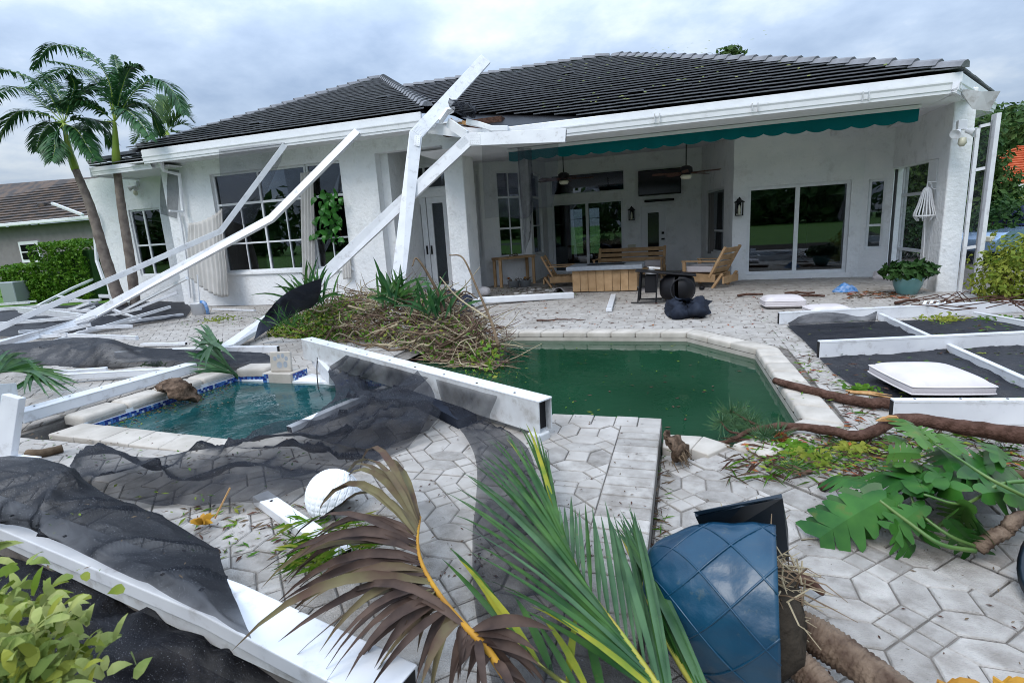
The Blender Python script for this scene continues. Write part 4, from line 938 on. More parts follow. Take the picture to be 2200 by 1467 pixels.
# loose cushions
def cushion(px, py, w_, d_, h_, rz, label, z=0., tilt=(0, 0), name='seat_cushion', at=None):
    c = at or G(px, py, z); n = 14; m = MB(); vs_ = []; Rm = Matrix.Rotation(rz, 3, 'Z') @ Matrix.Rotation(tilt[0], 3, 'X') @ Matrix.Rotation(tilt[1], 3, 'Y')
    f = []
    for lvl, (hz, ins) in enumerate(((0, .05), (.12, .012), (.2, 0), (.8, 0), (.88, .012), (1, .045))):
        pass
    def pt(u, v, top):
        e_ = (1 - u ** 4) * (1 - v ** 4); z_ = h_ * (.5 + (.26 + .42 * e_ ** .45) * (1 if top else -.7)); z_ = max(z_, 0) if not top else z_
        s_ = 1 - .04 * (u * u * v * v); pinch = 1 - .03 * (1 - abs(u)) * abs(v)
        return c + Rm @ V((u * w_ / 2 * s_, v * d_ / 2 * s_, z_))
    for top in (0, 1):
        for j in range(n + 1):
            for i in range(n + 1): vs_.append(pt(i / n * 2 - 1, j / n * 2 - 1, top))
    K = (n + 1) ** 2; id_ = lambda t_, i, j: t_ * K + j * (n + 1) + i
    for j in range(n):
        for i in range(n): f.append((id_(1, i, j), id_(1, i + 1, j), id_(1, i + 1, j + 1), id_(1, i, j + 1))); f.append((id_(0, i, j + 1), id_(0, i + 1, j + 1), id_(0, i + 1, j), id_(0, i, j)))
    ring = [(i, 0) for i in range(n)] + [(n, j) for j in range(n)] + [(n - i, n) for i in range(n)] + [(0, n - j) for j in range(n)]
    for k in range(len(ring)):
        a, b_ = ring[k], ring[(k + 1) % len(ring)]; f.append((id_(0, *a), id_(0, *b_), id_(1, *b_), id_(1, *a)))
    t = thing(name, label, 'cushion', c)
    m.add(vs_, f).build('cover', 'cushion', t, smooth=False, bev=.012).data.polygons.foreach_set('use_smooth', [True] * len(f))
    for tp_ in (0, 1): MB().tube([vs_[id_(tp_, *a)] for a in ring + ring[:1]], .007, 5).build('piping', 'pillow', t, smooth=True)
A_, B_, C_ = G(1886, 818, .03), G(1972, 848, .03), G(2108, 845, .03)
cw_, ch_ = (C_ - B_).length, (A_ - B_).length; ang_ = math.atan2((C_ - B_).y, (C_ - B_).x)
_c = lerp(A_, C_, .5)
cushion(2000, 826, .64, .62, .13, ang_ + R(2), 'large white square cushion on the black mesh inside the fallen frame', z=.03, tilt=(R(2), R(2)), at=_c)
cushion(1680, 660, .62, .46, .17, R(4), 'white box cushion on the pavers behind the fallen frame')
cushion(1905, 600, .5, .3, .14, R(-15), 'white cushion tipped against the side screen behind the plant pot', tilt=(R(20), 0))
cushion(1775, 672, .55, .45, .10, R(10), 'flat white cushion half hidden behind the far rail of the fallen frame')
# ------------------------------------------------------------------ wreckage of the pool cage: white aluminium beams
def sweep_side(pts, w, h, side):
    """box section, wide face h across, thin w along side"""
    pts = [V(p) for p in pts]; m = MB(); fs = []; side = V(side).normalized()
    for i, p in enumerate(pts):
        din = (p - pts[i - 1]).normalized() if i else None; dout = (pts[i + 1] - p).normalized() if i < len(pts) - 1 else None
        d = din or dout; t = ((din or dout) + (dout or din)).normalized(); s_ = (side - d * side.dot(d)).normalized(); u2 = s_.cross(d)
        for (a, b) in ((-1, -1), (1, -1), (1, 1), (-1, 1)):
            q = s_ * (a * w / 2) + u2 * (b * h / 2); q = q - d * (q.dot(t) / d.dot(t)); m.v.append(tuple(p + q))
    for i in range(len(pts) - 1):
        for k in range(4):
            a0 = i * 4 + k; a1 = i * 4 + (k + 1) % 4; fs.append((a0, a0 + 4, a1 + 4, a1))
    fs.append((0, 1, 2, 3)); e0 = (len(pts) - 1) * 4; fs.append((e0 + 3, e0 + 2, e0 + 1, e0)); m.f = fs; m.m = [0] * len(fs); return m
def beam(pts, w, h, label, side=None, up=(0, 0, 1), m='alu', name='cage_beam', plates=(), screws=0, hollow=True, group=None):
    pts = [V(p) for p in pts]; base = min(pts, key=lambda p: p.z)
    t = thing(name, label, 'beam', base, group)
    sd = V(side) if side is not None else None
    body = sweep_side(pts, w, h, sd) if sd is not None else MB().sweep(pts, w, h, up)
    body.build('profile', m, t, bev=min(w, h) * .08)
    if hollow:
        for (p, q) in ((pts[0], pts[1]), (pts[-1], pts[-2])):
            d = (q - p).normalized(); s_ = sd if sd is not None else d.cross(V(up)).normalized(); s_ = (s_ - d * s_.dot(d)).normalized(); u2 = s_.cross(d)
            MB().obox(p - d * .0015, s_ * (w * .40), u2 * (h * .44), d * .001).build('end_shade', 'black', t)  # black plate painted as the shade inside the tube
    if sd is None and len(pts) == 2 and h > .055:      # spline grooves along both sides
        d = (pts[1] - pts[0]).normalized(); s_ = d.cross(V(up)).normalized(); u2 = s_.cross(d); L_ = (pts[1] - pts[0]).length
        for k in (-1, 1):
            for e_ in (-1, 1): MB().obox((pts[0] + pts[1]) / 2 + s_ * (k * (w / 2 + .0008)) + u2 * (e_ * h * .40), d * (L_ / 2 - .004), s_ * .0008, u2 * .0035).build('spline_groove', 'alu_dirty', t)
    for (i, fl) in plates:                        # splice plates with rows of screws near a kink
        p = pts[i]
        for q in (pts[i - 1], pts[i + 1]):
            d = (q - p).normalized(); s_ = (sd - d * sd.dot(d)).normalized(); u2 = s_.cross(d); c = p + d * .13 + s_ * (fl * (w / 2 + .003))
            pl = MB().obox(c, d * .11, u2 * (h * .42), s_ * .002).build('splice_plate', m, t)
            sc = MB()
            for a in range(5):
                for b in range(4): sc.obox(c + d * (.08 - a * .04) + u2 * (h * (.3 - b * .2)) + s_ * fl * .003, d * .006, u2 * .006, s_ * .002)
            sc.build('screws', 'alu_dirty', pl, kind='stuff')
    if screws:
        sc = MB(); d = (pts[1] - pts[0]); s_ = sd if sd is not None else V((0, 0, 1))
        for k in range(screws):
            c = pts[0] + d * ((k + .5) / screws) + V((0, 0, h / 2 + .002)); sc.obox(c, V((.006, 0, 0)), V((0, .006, 0)), V((0, 0, .002)))
        sc.build('screws', 'black', t, kind='stuff')
    return t
def S(*p): return [G(*q) for q in p]
FW = V((-math.sin(YAW), math.cos(YAW), 0))        # horizontal view direction: wide faces of the fallen beams look at the pool
NS = -FW
beam([PY(612, 312, 10.25), PY(474, 497, 9.3), G(-40, 722, .12)], .11, .055, 'long thin bent white beam slanting from the eave down to the lower left', side=V((.3, .2, 1)), m='alu', hollow=False)
beam([PY(769, 283, 10.3), PY(583, 470, 9.3), G(166, 695, .22), G(-40, 752, .12)], .16, .075, 'bent white beam crossing the big window, ending over the rail heap', side=V((.4, .5, 1)), hollow=False)
beam([PY(1043, 128, 11.9), PY(893, 291, 9.95), G(846, 690, .0)], .07, .25, 'tall white beam leaning on the roof, snapped off above the eave', side=NS, plates=((1, 1),))
beam([PY(1216, 292, 9.95), PY(1008, 301, 9.93), PY(640, 645, 8.9), G(485, 748, .07)], .07, .24, 'broad white beam crossing the leaning one from gutter to ground', side=NS + V((0, 0, .15)), plates=((1, 1),))
# big foreground gutter beam over the spa
eL, eR = PY(662, 748, 4.95), PY(1172, 893, 3.28)
t = thing('gutter_beam', 'big white channel beam lying across the platform over the black mesh', 'beam', G(1180, 935, ZP))
dE = (eR - eL).normalized(); nE = V((-dE.y, dE.x, 0)).normalized(); uE = nE.cross(dE); uE = uE if uE.z > 0 else -uE
hE = .22; wE = .12; fE = -nE if (-nE).dot(FW) < 0 else nE         # fE points to the viewer
Lx = (eR - eL).length
MB().obox((eL + eR) / 2 + fE * wE / 2, dE * Lx / 2, fE * .004, uE * hE / 2).build('front_web', 'alu_dirty', t)
MB().obox((eL + eR) / 2 + uE * (hE / 2 + .003), dE * (Lx / 2 + .006), fE * (wE / 2 + .006), uE * .006).build('top_flange', 'alu', t, bev=.003)
MB().obox((eL + eR) / 2 - fE * wE / 2, dE * Lx / 2, fE * .004, uE * hE / 2).build('rear_web', 'alu_dirty', t)
MB().obox((eL + eR) / 2 - uE * (hE / 2) , dE * (Lx / 2 - .03), fE * wE / 2, uE * .004).build('bottom_flange', 'alu_dirty', t)
MB().obox(eR - uE * hE * .62 + fE * wE * .35 - dE * .03, dE * .05, fE * .06, uE * .03).build('torn_lip', 'alu_dirty', t, bev=.01)
MB().obox(eR - dE * .05, fE * (wE / 2 - .006), uE * (hE / 2 - .006), dE * .002).build('hollow_shade', 'black', t)  # black sheet set in the channel's end to stand for its inner shade
sc = MB()
for k in range(9): sc.obox(eL + dE * Lx * (.05 + k * .11) + uE * (hE / 2 + .011) + fE * .03, dE * .007, fE * .007, uE * .002)
sc.build('screws', 'black', t, kind='stuff')
pz = eL + dE * .12 - uE * .1; MB().bar(pz, G(712, 812, ZP + .02), .13, .05, (0, 1, 0)).build('stub_leg', 'alu', t, bev=.004)
MB().tube(catmull([PY(683, 745, 4.82), PY(681, 800, 4.6), PY(686, 850, 4.3), PY(690, 880, 4.15)], 6), .006, 5).build('cord', 'cable', t)
p = eL + dE * Lx * .52 - uE * .15; MB().bar(p + nE * .0, G(1005, 915, ZP), .16, .14, (0, 0, 1)).build('hanging_stub', 'black_cloth', t)
# wide beam along the spa's left coping, plank at far left, rails
beam([G(35, 897, .24), G(412, 789, .22)], .17, .10, 'wide white beam resting along the mossy spa coping', up=(0, 0, 1), screws=6)
MB().sweep([G(8, 1005, .14), G(30, 850, .62)], .13, .05, (0, 1, .6)).build('cage_post', 'alu', label='short mould-stained white post leaning at the left picture edge', cat='beam', bev=.004)
MB().sweep([G(-30, 850, .5), G(22, 845, .42)], .10, .16, (0, 0, 1)).build('cage_post_stub', 'alu', label='white beam stub behind the leaning post at the left edge', cat='beam', bev=.004)
MB().obox(G(45, 995, .17), V((.13, 0, .0)), V((0, .04, 0)), V((.03, 0, .045))).build('post_foot', 'alu', label='broken white foot plate beside the leaning post', cat='bracket', bev=.006)
ST = (('white rail edging the dark mesh heap behind the spa', (250, 762, .12), (598, 750, .10), .07, .09),
 ('white rail under the left palm frond beside the spa', (95, 812, .2), (395, 795, .17), .06, .07),
 ('thin white rail end poking past the left palm frond', (75, 805, .22), (230, 793, .2), .05, .05),
 ('white channel lying along the right rim of the spa', (622, 922, ZP + .03), (832, 833, ZP + .03), .07, .045),
 ('flat white rail on the wet pavers before the left wall', (305, 740, .04), (400, 738, .04), .06, .04),
 ('thin white rail at the foot of the wall below the big window', (458, 664, .03), (548, 667, .03), .05, .04),
 ('stout white plank end lying in the rail heap at far left', (41, 668, .18), (182, 684, .18), .06, .20),
 ('white rail rising from the heap towards the hedge', (66, 665, .1), (213, 594, .75), .06, .07),
 ('short rail in the heap below the hedge', (111, 650, .25), (217, 644, .25), .05, .06),
 ('crooked rail sloping down the far side of the heap', (124, 636, .35), (200, 653, .15), .05, .06),
 ('short rail tilted in the middle of the heap', (135, 672, .15), (193, 650, .4), .05, .07),
 ('second tilted rail beside the middle one of the heap', (153, 676, .1), (203, 658, .3), .05, .06),
 ('long rail at the front left of the heap', (-20, 697, .15), (172, 682, .2), .06, .07),
 ('lowest rail along the front of the heap by the black mesh', (26, 736, .05), (162, 706, .12), .06, .08),
 ('short rail ending at the black mesh in front of the heap', (86, 744, .04), (170, 716, .1), .06, .06),
 ('long double rail lying from the heap to the white bucket', (166, 716, .06), (392, 676, .05), .09, .06),
 ('thin rail lying on top of the long double rail', (186, 707, .13), (292, 690, .11), .04, .05),
 ('long rail leaning from the heap up to the torn curtain', (252, 675, .08), (402, 597, .95), .05, .06),
 ('rail leaning from the heap to the corner downspout', (259, 677, .06), (381, 629, .5), .05, .06),
 ('short cross rail at the right of the heap', (238, 663, .25), (306, 688, .06), .05, .06),
 ('stub of rail behind the palm trunks', (214, 636, .3), (258, 637, .3), .06, .10),
 ('white rail at the far left picture edge', (-20, 668, .12), (48, 662, .14), .06, .09))
for (lb, a, b, w_, h_) in ST:
    A_, B_ = G(*a), G(*b); pts_ = [A_, B_]
    if rnd() < .6: pts_ = [A_, lerp(A_, B_, ru(.35, .65)) + V((ru(-.05, .05), ru(-.05, .05), ru(-.01, .05))), B_]
    beam(pts_, w_, h_, lb, hollow=w_ > .055, group='loose cage rails', name='cage_rail')
rs = random.Random(31)
for k in range(16):
    px, py = rs.uniform(-20, 240), rs.uniform(645, 735); dx = rs.uniform(60, 150); sl_ = rs.uniform(-.38, .05)
    beam([G(px, py, rs.uniform(.06, .2)), G(px + dx, py + dx * sl_, rs.uniform(.06, .35))], .045, .06, 'loose white rail in the tangled heap left of the house', hollow=False, group='rails tangled in the left heap', name='cage_rail')
sheet([S((-60, 668, .04), (80, 660, .08), (220, 652, .05), (330, 648, .05), (400, 650, .03)), S((-60, 690, .05), (80, 690, .1), (220, 676, .12), (330, 668, .08), (410, 664, .03)), S((-60, 722, .03), (80, 724, .06), (180, 712, .06), (300, 695, .05), (400, 682, .02))], 'insect_screen', 'screen_mid', 10, 10, wr=.05, ws=1.8, floor_=.006, label='black screen trapped under the rail heap left of the house', cat='screen')
t = thing('bent_gutter', 'bent white gutter length on the pavers beside the column', 'gutter', G(1010, 660))
MB().sweep([G(995, 662, .10), G(1036, 645, .11), G(1232, 634, .06)], .14, .13, (0, 0, 1)).build('channel', 'trim', t, bev=.02)
beam([G(1308, 667, .03), G(1318, 634, .06)], .10, .05, 'short white gutter end on the pavers in front of the rug', hollow=False, name='cage_rail')
# bottom left beam under the draped mesh
beam([G(-90, 1072, .30), G(480, 1300, .24), G(860, 1490, .20)], .17, .06, 'broad white beam running off the bottom edge under the black mesh', up=(0, 0, 1), screws=9)
MB().sweep([G(-90, 1105, .25), G(300, 1283, .20), G(680, 1455, .15)], .02, .10, (0, 0, 1)).build('cage_rail_edge', 'alu_dirty', label='narrow grey white flange along the near side of the broad bottom beam', cat='beam')
beam([G(560, 1068, ZP + .03), G(740, 1195, ZP + .03)], .085, .05, 'white plank beside the dimpled dome, one end under the mesh', up=(0, 0, 1), screws=3)
# fallen roof panel at the right
def flat(a, b, h_, w_, lb, screws=0):
    A, B = G(*a), G(*b); return beam([A + V((0, 0, h_ / 2)), B + V((0, 0, h_ / 2))], w_, h_, lb, up=(0, 0, 1), screws=screws, group='beams of the fallen roof panel')
flat((1672, 697), (2330, 664), .17, .06, 'farthest long white beam of the fallen panel at right')
flat((1757, 770), (2330, 745), .19, .06, 'middle long white beam of the fallen panel, before the cushion')
flat((1912, 912), (2420, 916), .19, .06, 'nearest long white beam of the fallen panel, behind the pine branch', 5)
flat((1890, 688), (2340, 905), .10, .05, 'diagonal white rail crossing the fallen panel behind the cushion')
flat((2092, 686), (2330, 730), .10, .05, 'short diagonal rail at the far right of the fallen panel')
# ------------------------------------------------------------------ torn black insect screen
sheet([S((1690, 700, .03), (1900, 690, .03), (2100, 684, .03), (2300, 680, .03)), S((1740, 745, .015), (1900, 735, .02), (2100, 730, .03), (2300, 725, .03)), S((1790, 800, .015), (1950, 800, .02), (2150, 800, .02), (2330, 800, .03)), S((1900, 868, .015), (2020, 872, .02), (2200, 880, .02), (2400, 890, .02))],
      'insect_screen', 'screen_mid', 14, 14, wr=.025, ws=2.2, floor_=.008, label='black insect screen lying flat inside the fallen roof panel', cat='screen')
sheet([S((1690, 690, .02), (1740, 674, .15), (1800, 672, .14), (1850, 680, .12), (1885, 668, .17)), S((1700, 705, .02), (1750, 702, .04), (1810, 703, .04), (1860, 700, .04), (1880, 695, .10))],
      'screen_flap', 'screen', 6, 4, wr=.01, label='loose flap of mesh pulled up along the far beam of the fallen panel', cat='screen')
sheet([S((-80, 990, .50), (90, 985, .46), (210, 1050, .38), (330, 1105, .28), (468, 1180, .22)), S((-80, 1040, .46), (85, 1060, .46), (205, 1090, .42), (335, 1160, .33), (485, 1240, .26)),
       S((-80, 1085, .40), (70, 1110, .43), (200, 1150, .40), (330, 1215, .35), (512, 1300, .31)), S((-80, 1115, .32), (60, 1135, .38), (190, 1195, .36), (320, 1262, .34), (540, 1372, .31))],
      'insect_screen', 'screen_dense', 16, 16, wr=.05, ws=2.0, fdir=-.6, label='big sheet of black insect screen draped over the bottom left beam', cat='screen')
sheet([S((150, 1000, .30), (200, 975, .26), (330, 985, .20), (480, 962, .18), (590, 905, .32), (690, 905, .22), (790, 870, .25), (900, 800, .45)),
       S((160, 1030, .32), (215, 1020, .36), (340, 1035, .18), (480, 1020, .17), (590, 985, .20), (680, 985, .15), (800, 955, .15), (935, 860, .35)),
       S((170, 1060, .22), (230, 1070, .22), (340, 1085, .14), (470, 1092, .14), (570, 1088, .14), (650, 1060, .14), (760, 1010, .14), (880, 960, .14))],
      'insect_screen', 'screen_mid', 14, 16, wr=.09, ws=1.8, fdir=.3, floor_=ZP + .012, label='rumpled black screen spread from the spa rim to the big channel beam', cat='screen')
sheet([[eL + dE * Lx * u + fE * (wE / 2 + .035) + uE * .09 for u in (.30, .42, .54, .68)], [eL + dE * Lx * u + fE * (wE / 2 + .10) - uE * .10 for u in (.22, .36, .50, .62)], S((720, 850, .30), (800, 865, .28), (880, 880, .26), (945, 880, .22)), S((640, 930, .22), (740, 960, .16), (830, 960, .14), (920, 925, .14))],
      'insect_screen', 'screen_mid', 12, 12, wr=.06, ws=2.6, fdir=1.2, floor_=ZP + .012, label='sheer mesh hanging from the middle of the big channel beam', cat='screen')
sheet([[eL + dE * Lx * u + fE * (wE / 2 + .03) + uE * .09 for u in (.70, .76, .82, .90)], [eL + dE * Lx * u + fE * (wE / 2 + .07) - uE * .10 for u in (.74, .79, .84, .89)], S((1020, 980, .16), (1060, 980, .17), (1095, 975, .16), (1135, 965, .15)), S((1015, 1160, .135), (1080, 1165, .14), (1130, 1165, .14), (1185, 1170, .135)), S((1020, 1300, .135), (1110, 1320, .16), (1200, 1320, .18), (1280, 1310, .135)), S((1060, 1480, .135), (1180, 1480, .2), (1300, 1480, .2), (1420, 1480, .135))],
      'insect_screen', 'screen', 10, 14, wr=.03, ws=2.6, fdir=1.4, floor_=ZP + .01, label='narrow strip of screen trailing over the pavers from the channel beam', cat='screen')
sheet([S((-60, 745, .20), (80, 735, .30), (180, 726, .36), (235, 728, .42), (300, 745, .22), (420, 752, .14), (560, 757, .12)), S((-60, 765, .12), (80, 765, .20), (180, 768, .22), (240, 770, .25), (320, 775, .16), (440, 778, .14), (600, 775, .12)), S((-60, 790, .02), (80, 795, .05), (180, 800, .06), (260, 798, .06), (340, 796, .05), (460, 795, .05), (640, 800, .03))],
      'insect_screen', 'screen_mid', 12, 14, wr=.045, ws=1.6, fdir=.1, floor_=.01, label='dark heap of rolled insect screen behind the spa', cat='screen')
sheet([S((-40, 1190, .04), (150, 1230, .05), (300, 1310, .05), (480, 1400, .05)), S((-40, 1320, .03), (150, 1340, .06), (320, 1390, .10), (560, 1440, .05)), S((-40, 1480, .03), (180, 1480, .04), (400, 1500, .05), (700, 1500, .04))],
      'insect_screen', 'screen_dense', 12, 12, wr=.06, ws=2.6, floor_=-.04, label='black mesh lying on the soil below the bottom left beam', cat='screen')
sheet([[PY(470, 322, 10.3), PY(540, 313, 10.3), PY(612, 306, 10.28)], [PY(472, 362, 10.25), PY(540, 352, 10.22), PY(604, 346, 10.25)], [PY(474, 400, 10.2), PY(530, 392, 10.15), PY(594, 366, 10.2)], [PY(478, 470, 10.1), PY(520, 482, 10.05), PY(545, 478, 10.1)]],
      'insect_screen', 'screen_panel', 5, 5, wr=.008, label='torn see-through screen hanging from the gutter over the big window', cat='screen')
sheet([[PY(346, 362, 11.3), PY(385, 366, 11.05)], [PY(344, 420, 11.3), PY(384, 425, 11.05)], [PY(345, 460, 11.3), PY(380, 470, 11.05)]], 'insect_screen', 'screen_panel', 5, 5, wr=.01, label='small torn screen flap beside the bent corner downspout', cat='screen')
sheet([[PY(1035, 312, 10.25), PY(1080, 316, 10.3), PY(1120, 316, 10.25), PY(1160, 312, 10.3), PY(1200, 308, 10.25)], [PY(1038, 400, 10.2), PY(1085, 405, 10.3), PY(1125, 405, 10.15), PY(1150, 405, 10.3), PY(1196, 395, 10.25)], [PY(1042, 470, 10.2), PY(1085, 466, 10.3), PY(1130, 470, 10.12), PY(1150, 450, 10.3), PY(1186, 446, 10.25)]],
      'insect_screen', 'screen_panel', 6, 6, wr=.02, ws=4, label='sheer screen curtain hanging under the eave beside the column', cat='screen')
sheet([[PY(1112, 318, 10.2), PY(1128, 318, 10.1), PY(1142, 318, 10.2)], [PY(1116, 400, 10.18), PY(1134, 400, 10.05), PY(1144, 400, 10.2)], [PY(1124, 480, 10.15), PY(1134, 480, 10.05), PY(1142, 470, 10.15)], [PY(1128, 545, 10.15), PY(1132, 530, 10.1), PY(1140, 510, 10.15)]],
      'screen_twist', 'screen', 6, 6, wr=.03, ws=6, label='dark twisted rope of screen hanging before the bay window', cat='screen')
sheet([[PY(962, 212, 9.7), PY(985, 222, 10.0), PY(1010, 228, 10.3), PY(1020, 234, 10.5)], [PY(963, 226, 9.65), PY(990, 238, 9.9), PY(1012, 240, 10.1), PY(1022, 242, 10.4)], [PY(975, 240, 9.7), PY(990, 250, 9.85), PY(1000, 252, 10.0), PY(1012, 246, 10.2)]],
      'screen_bundle', 'screen_dense', 6, 6, wr=.08, ws=5, label='dark wad of screen caught on the broken eave under the tall beam', cat='screen')
# torn fascia pieces at the roof valley
vb = thing('broken_eave', 'splintered white fascia and boards torn open at the roof valley', 'debris', PY(985, 265, 10.4))
MB().bar(PY(963, 264, 10.35), PY(1003, 292, 10.2), .06, .17, (0, 0, 1)).build('fascia_piece', 'trim', vb)
MB().sweep([PY(1002, 262, 10.15), PY(1030, 268, 10.2), PY(1058, 277, 10.22), PY(1092, 277, 10.25)], .10, .10, (0, 0, 1)).build('bent_gutter_piece', 'trim', vb, bev=.01)
MB().bar(PY(985, 262, 10.6), PY(1040, 272, 10.6), .06, .07, (0, 0, 1)).build('rafter_end', 'wood_raw', vb)
MB().bar(PY(968, 256, 10.4), PY(992, 280, 10.3), .02, .05, (0, 0, 1)).build('splinter', 'wood_raw', vb)
MB().sweep([PY(945, 262, 10.2), PY(960, 240, 10.3), PY(975, 236, 10.4)], .05, .16, (0, 1, 0)).build('torn_flashing', 'trim', vb)
MB().box((-4.8, 10.95, 3.50), (-3.5, 11.2, 3.75)).build('void_shade', 'bark', vb)  # dark box added as the shade in the torn-open gap
MB().box((-5.0, 10.5, 3.14), (-3.0, 11.25, 3.16)).build('soffit_board', 'trim', vb)
MB().bar((-4.95, 10.62, 3.62), (-3.6, 10.45, 3.32), .05, .2).build('fascia_piece', 'trim', vb)
# tarp and bag
sheet([S((575, 668, .55), (600, 640, .75), (640, 615, .95), (690, 598, 1.05)), S((560, 690, .35), (600, 665, .55), (650, 640, .75), (690, 620, .9)), S((545, 730, .08), (590, 700, .3), (640, 670, .5), (680, 650, .6))], 'black_tarp', 'black_cloth', 6, 6, wr=.06, ws=3, label='black tarp wrapped over the foot of the broad crossing beam', cat='tarp')
sheet([[PY(890, 650, 8.6), PY(930, 628, 8.5), PY(965, 622, 8.4), PY(1000, 632, 8.3), PY(1008, 640, 8.3)], [PY(885, 668, 8.2), PY(930, 655, 8.1), PY(970, 650, 8.0), PY(1005, 655, 7.9), PY(1014, 670, 7.9)], [PY(885, 690, 7.9), PY(930, 685, 7.8), PY(970, 680, 7.7), PY(1003, 685, 7.7), PY(1012, 690, 7.7)], [G(890, 712, .01), G(930, 716, .01), G(970, 718, .01), G(1000, 716, .01), G(1008, 706, .01)]], 'black_tarp', 'black_cloth', 8, 10, wr=.07, ws=2.4, floor_=.005, label='bulging black plastic sheet beside the french doors', cat='tarp')
# curtains blown out of the window
def drape(cols, name, label, m='curtain', fold=.04, nf=9):
    top = catmull(cols[0], 12); rows = [catmull(c_, 12) for c_ in cols]; n = len(top); out = []
    for j, r_ in enumerate(rows):
        out.append([p + V((0, -fold * math.sin(i / (n - 1) * nf * 2 * math.pi + .6 * j), 0)) for i, p in enumerate(r_)])
    return sheet(out, name, m, 2, 8, label=label, cat='curtain', thick=.004)
drape([[PY(478, 448, 11.05), PY(460, 462, 10.95), PY(430, 476, 10.9), PY(405, 480, 10.9)], [PY(482, 510, 10.9), PY(462, 520, 10.8), PY(432, 528, 10.8), PY(404, 530, 10.85)], [PY(488, 575, 10.8), PY(468, 585, 10.7), PY(438, 590, 10.75), PY(408, 575, 10.85)], [PY(491, 637, 10.75), PY(470, 637, 10.65), PY(440, 622, 10.75), PY(410, 598, 10.85)]], 'torn_curtain', 'pale pleated curtain blown out of the left end of the big window')
drape([[PY(646, 372, 11.2), PY(660, 370, 11.2), PY(672, 369, 11.2)], [PY(648, 480, 11.15), PY(662, 478, 11.12), PY(676, 477, 11.15)], [PY(652, 600, 11.15), PY(664, 602, 11.08), PY(678, 598, 11.12)]], 'hanging_curtain', 'straight pale curtain hanging in the middle of the big window', fold=.03, nf=4)
drape([[PY(735, 545, 11.12), PY(752, 540, 11.12)], [PY(736, 575, 11.1), PY(754, 572, 11.1)], [PY(738, 600, 11.1), PY(756, 598, 11.1)]], 'curtain_end', 'short pale curtain end hanging below the right window corner', fold=.02, nf=3)
for k, (a, b) in enumerate(((1522, 1534), (1542, 1551))):
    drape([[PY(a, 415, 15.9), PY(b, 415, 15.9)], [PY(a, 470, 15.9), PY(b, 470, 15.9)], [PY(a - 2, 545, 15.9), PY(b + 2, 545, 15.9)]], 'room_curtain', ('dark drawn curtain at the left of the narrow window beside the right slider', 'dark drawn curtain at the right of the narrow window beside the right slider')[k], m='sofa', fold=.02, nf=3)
# white bucket with a mop
c = G(430, 676); bk = thing('bucket', 'white bucket at the foot of the wall below the torn curtain', 'bucket', c)
MB().lathe(c, [(0, 0), (.15, 0), (.17, .26), (.18, .27), (.165, .27), (.14, .03), (0, .03)], 20).build('pail', 'plastic_white', bk, smooth=True)
t = thing('mop', 'white mop handle standing in the bucket with a blue cloth', 'mop', c)
MB().tube([c + V((.02, 0, .05)), PY(424, 590, c.y - .02)], .016, 8).build('handle', 'plastic_white', t)
MB().tube(catmull([c + V((.10, 0, .3)), c + V((.22, -.02, .26)), c + V((.27, -.03, .12)), c + V((.24, 0, .02))], 4), .04, 6).build('cloth', 'bag_blue', t, smooth=True)
# paw-print stepping stone standing on the spa pillar
c = G(606, 812, ZP + .02); c = V(((pL.x + pR.x) / 2 + .01, pL.y + .02, ZP + .021))
st = thing('paw_stone', 'cream stepping stone with a paw print standing on the spa pillar', 'stone', c)
sd = (V((1, .12, 0))).normalized(); nn = V((.12, -1, .12)).normalized(); up_ = sd.cross(nn); up_ = up_ if up_.z > 0 else -up_
MB().obox(c + up_ * .11, sd * .125, nn * .018, up_ * .11).build('slab', 'coping', st, bev=.012)
def disc(u, v, a, b): 
    return MB().lathe(c + up_ * (.11 + v) + sd * u + nn * .0195, [(0, 0), (a, 0)], 12, ax=Matrix((sd, up_ * (b / a), nn)).transposed())
for (u, v, a, b) in ((-.06, .035, .022, .026), (-.015, .06, .02, .025), (.035, .065, .02, .025), (.075, .035, .02, .025), (-.01, -.035, .034, .036), (.06, -.03, .024, .036)): disc(u, v, a, b).build('paw_mark', 'stone_top', st)
# ------------------------------------------------------------------ plants and fallen vegetation
def blade(m, p0, p1, wid, bend=V((0, 0, .05)), nrm=None, seg=5, mi=0, twist=0.0, taper=.25, fold=.0):
    """a leaf blade: strip from p0 to p1, widest a third along, pointed"""
    p0, p1 = V(p0), V(p1); d = (p1 - p0); L = d.length; d.normalize(); nrm = V(nrm) if nrm is not None else (CAM - (p0 + p1) / 2)
    s_ = d.cross(nrm).normalized(); nz = s_.cross(d); b = len(m.v); fs = []; k3 = 3 if fold else 2
    for i in range(seg + 1):
        t = i / seg; w_ = wid * (taper + (1 - taper) * min(1, t * 5)) * (1 - max(0, (t - .3) / .7) ** 1.7) + .0005
        q = p0 + d * (L * t) + V(bend) * (4 * t * (1 - t)); a = twist * t; sv = s_ * math.cos(a) + nz * math.sin(a)
        m.v.append(tuple(q - sv * w_ / 2))
        if fold: m.v.append(tuple(q - nz * fold * w_))
        m.v.append(tuple(q + sv * w_ / 2))
    for i in range(seg):
        for j in range(k3 - 1):
            a = b + i * k3 + j; fs.append((a, a + 1, a + k3 + 1, a + k3))
    m.f += fs; m.m += [mi] * len(fs); return m
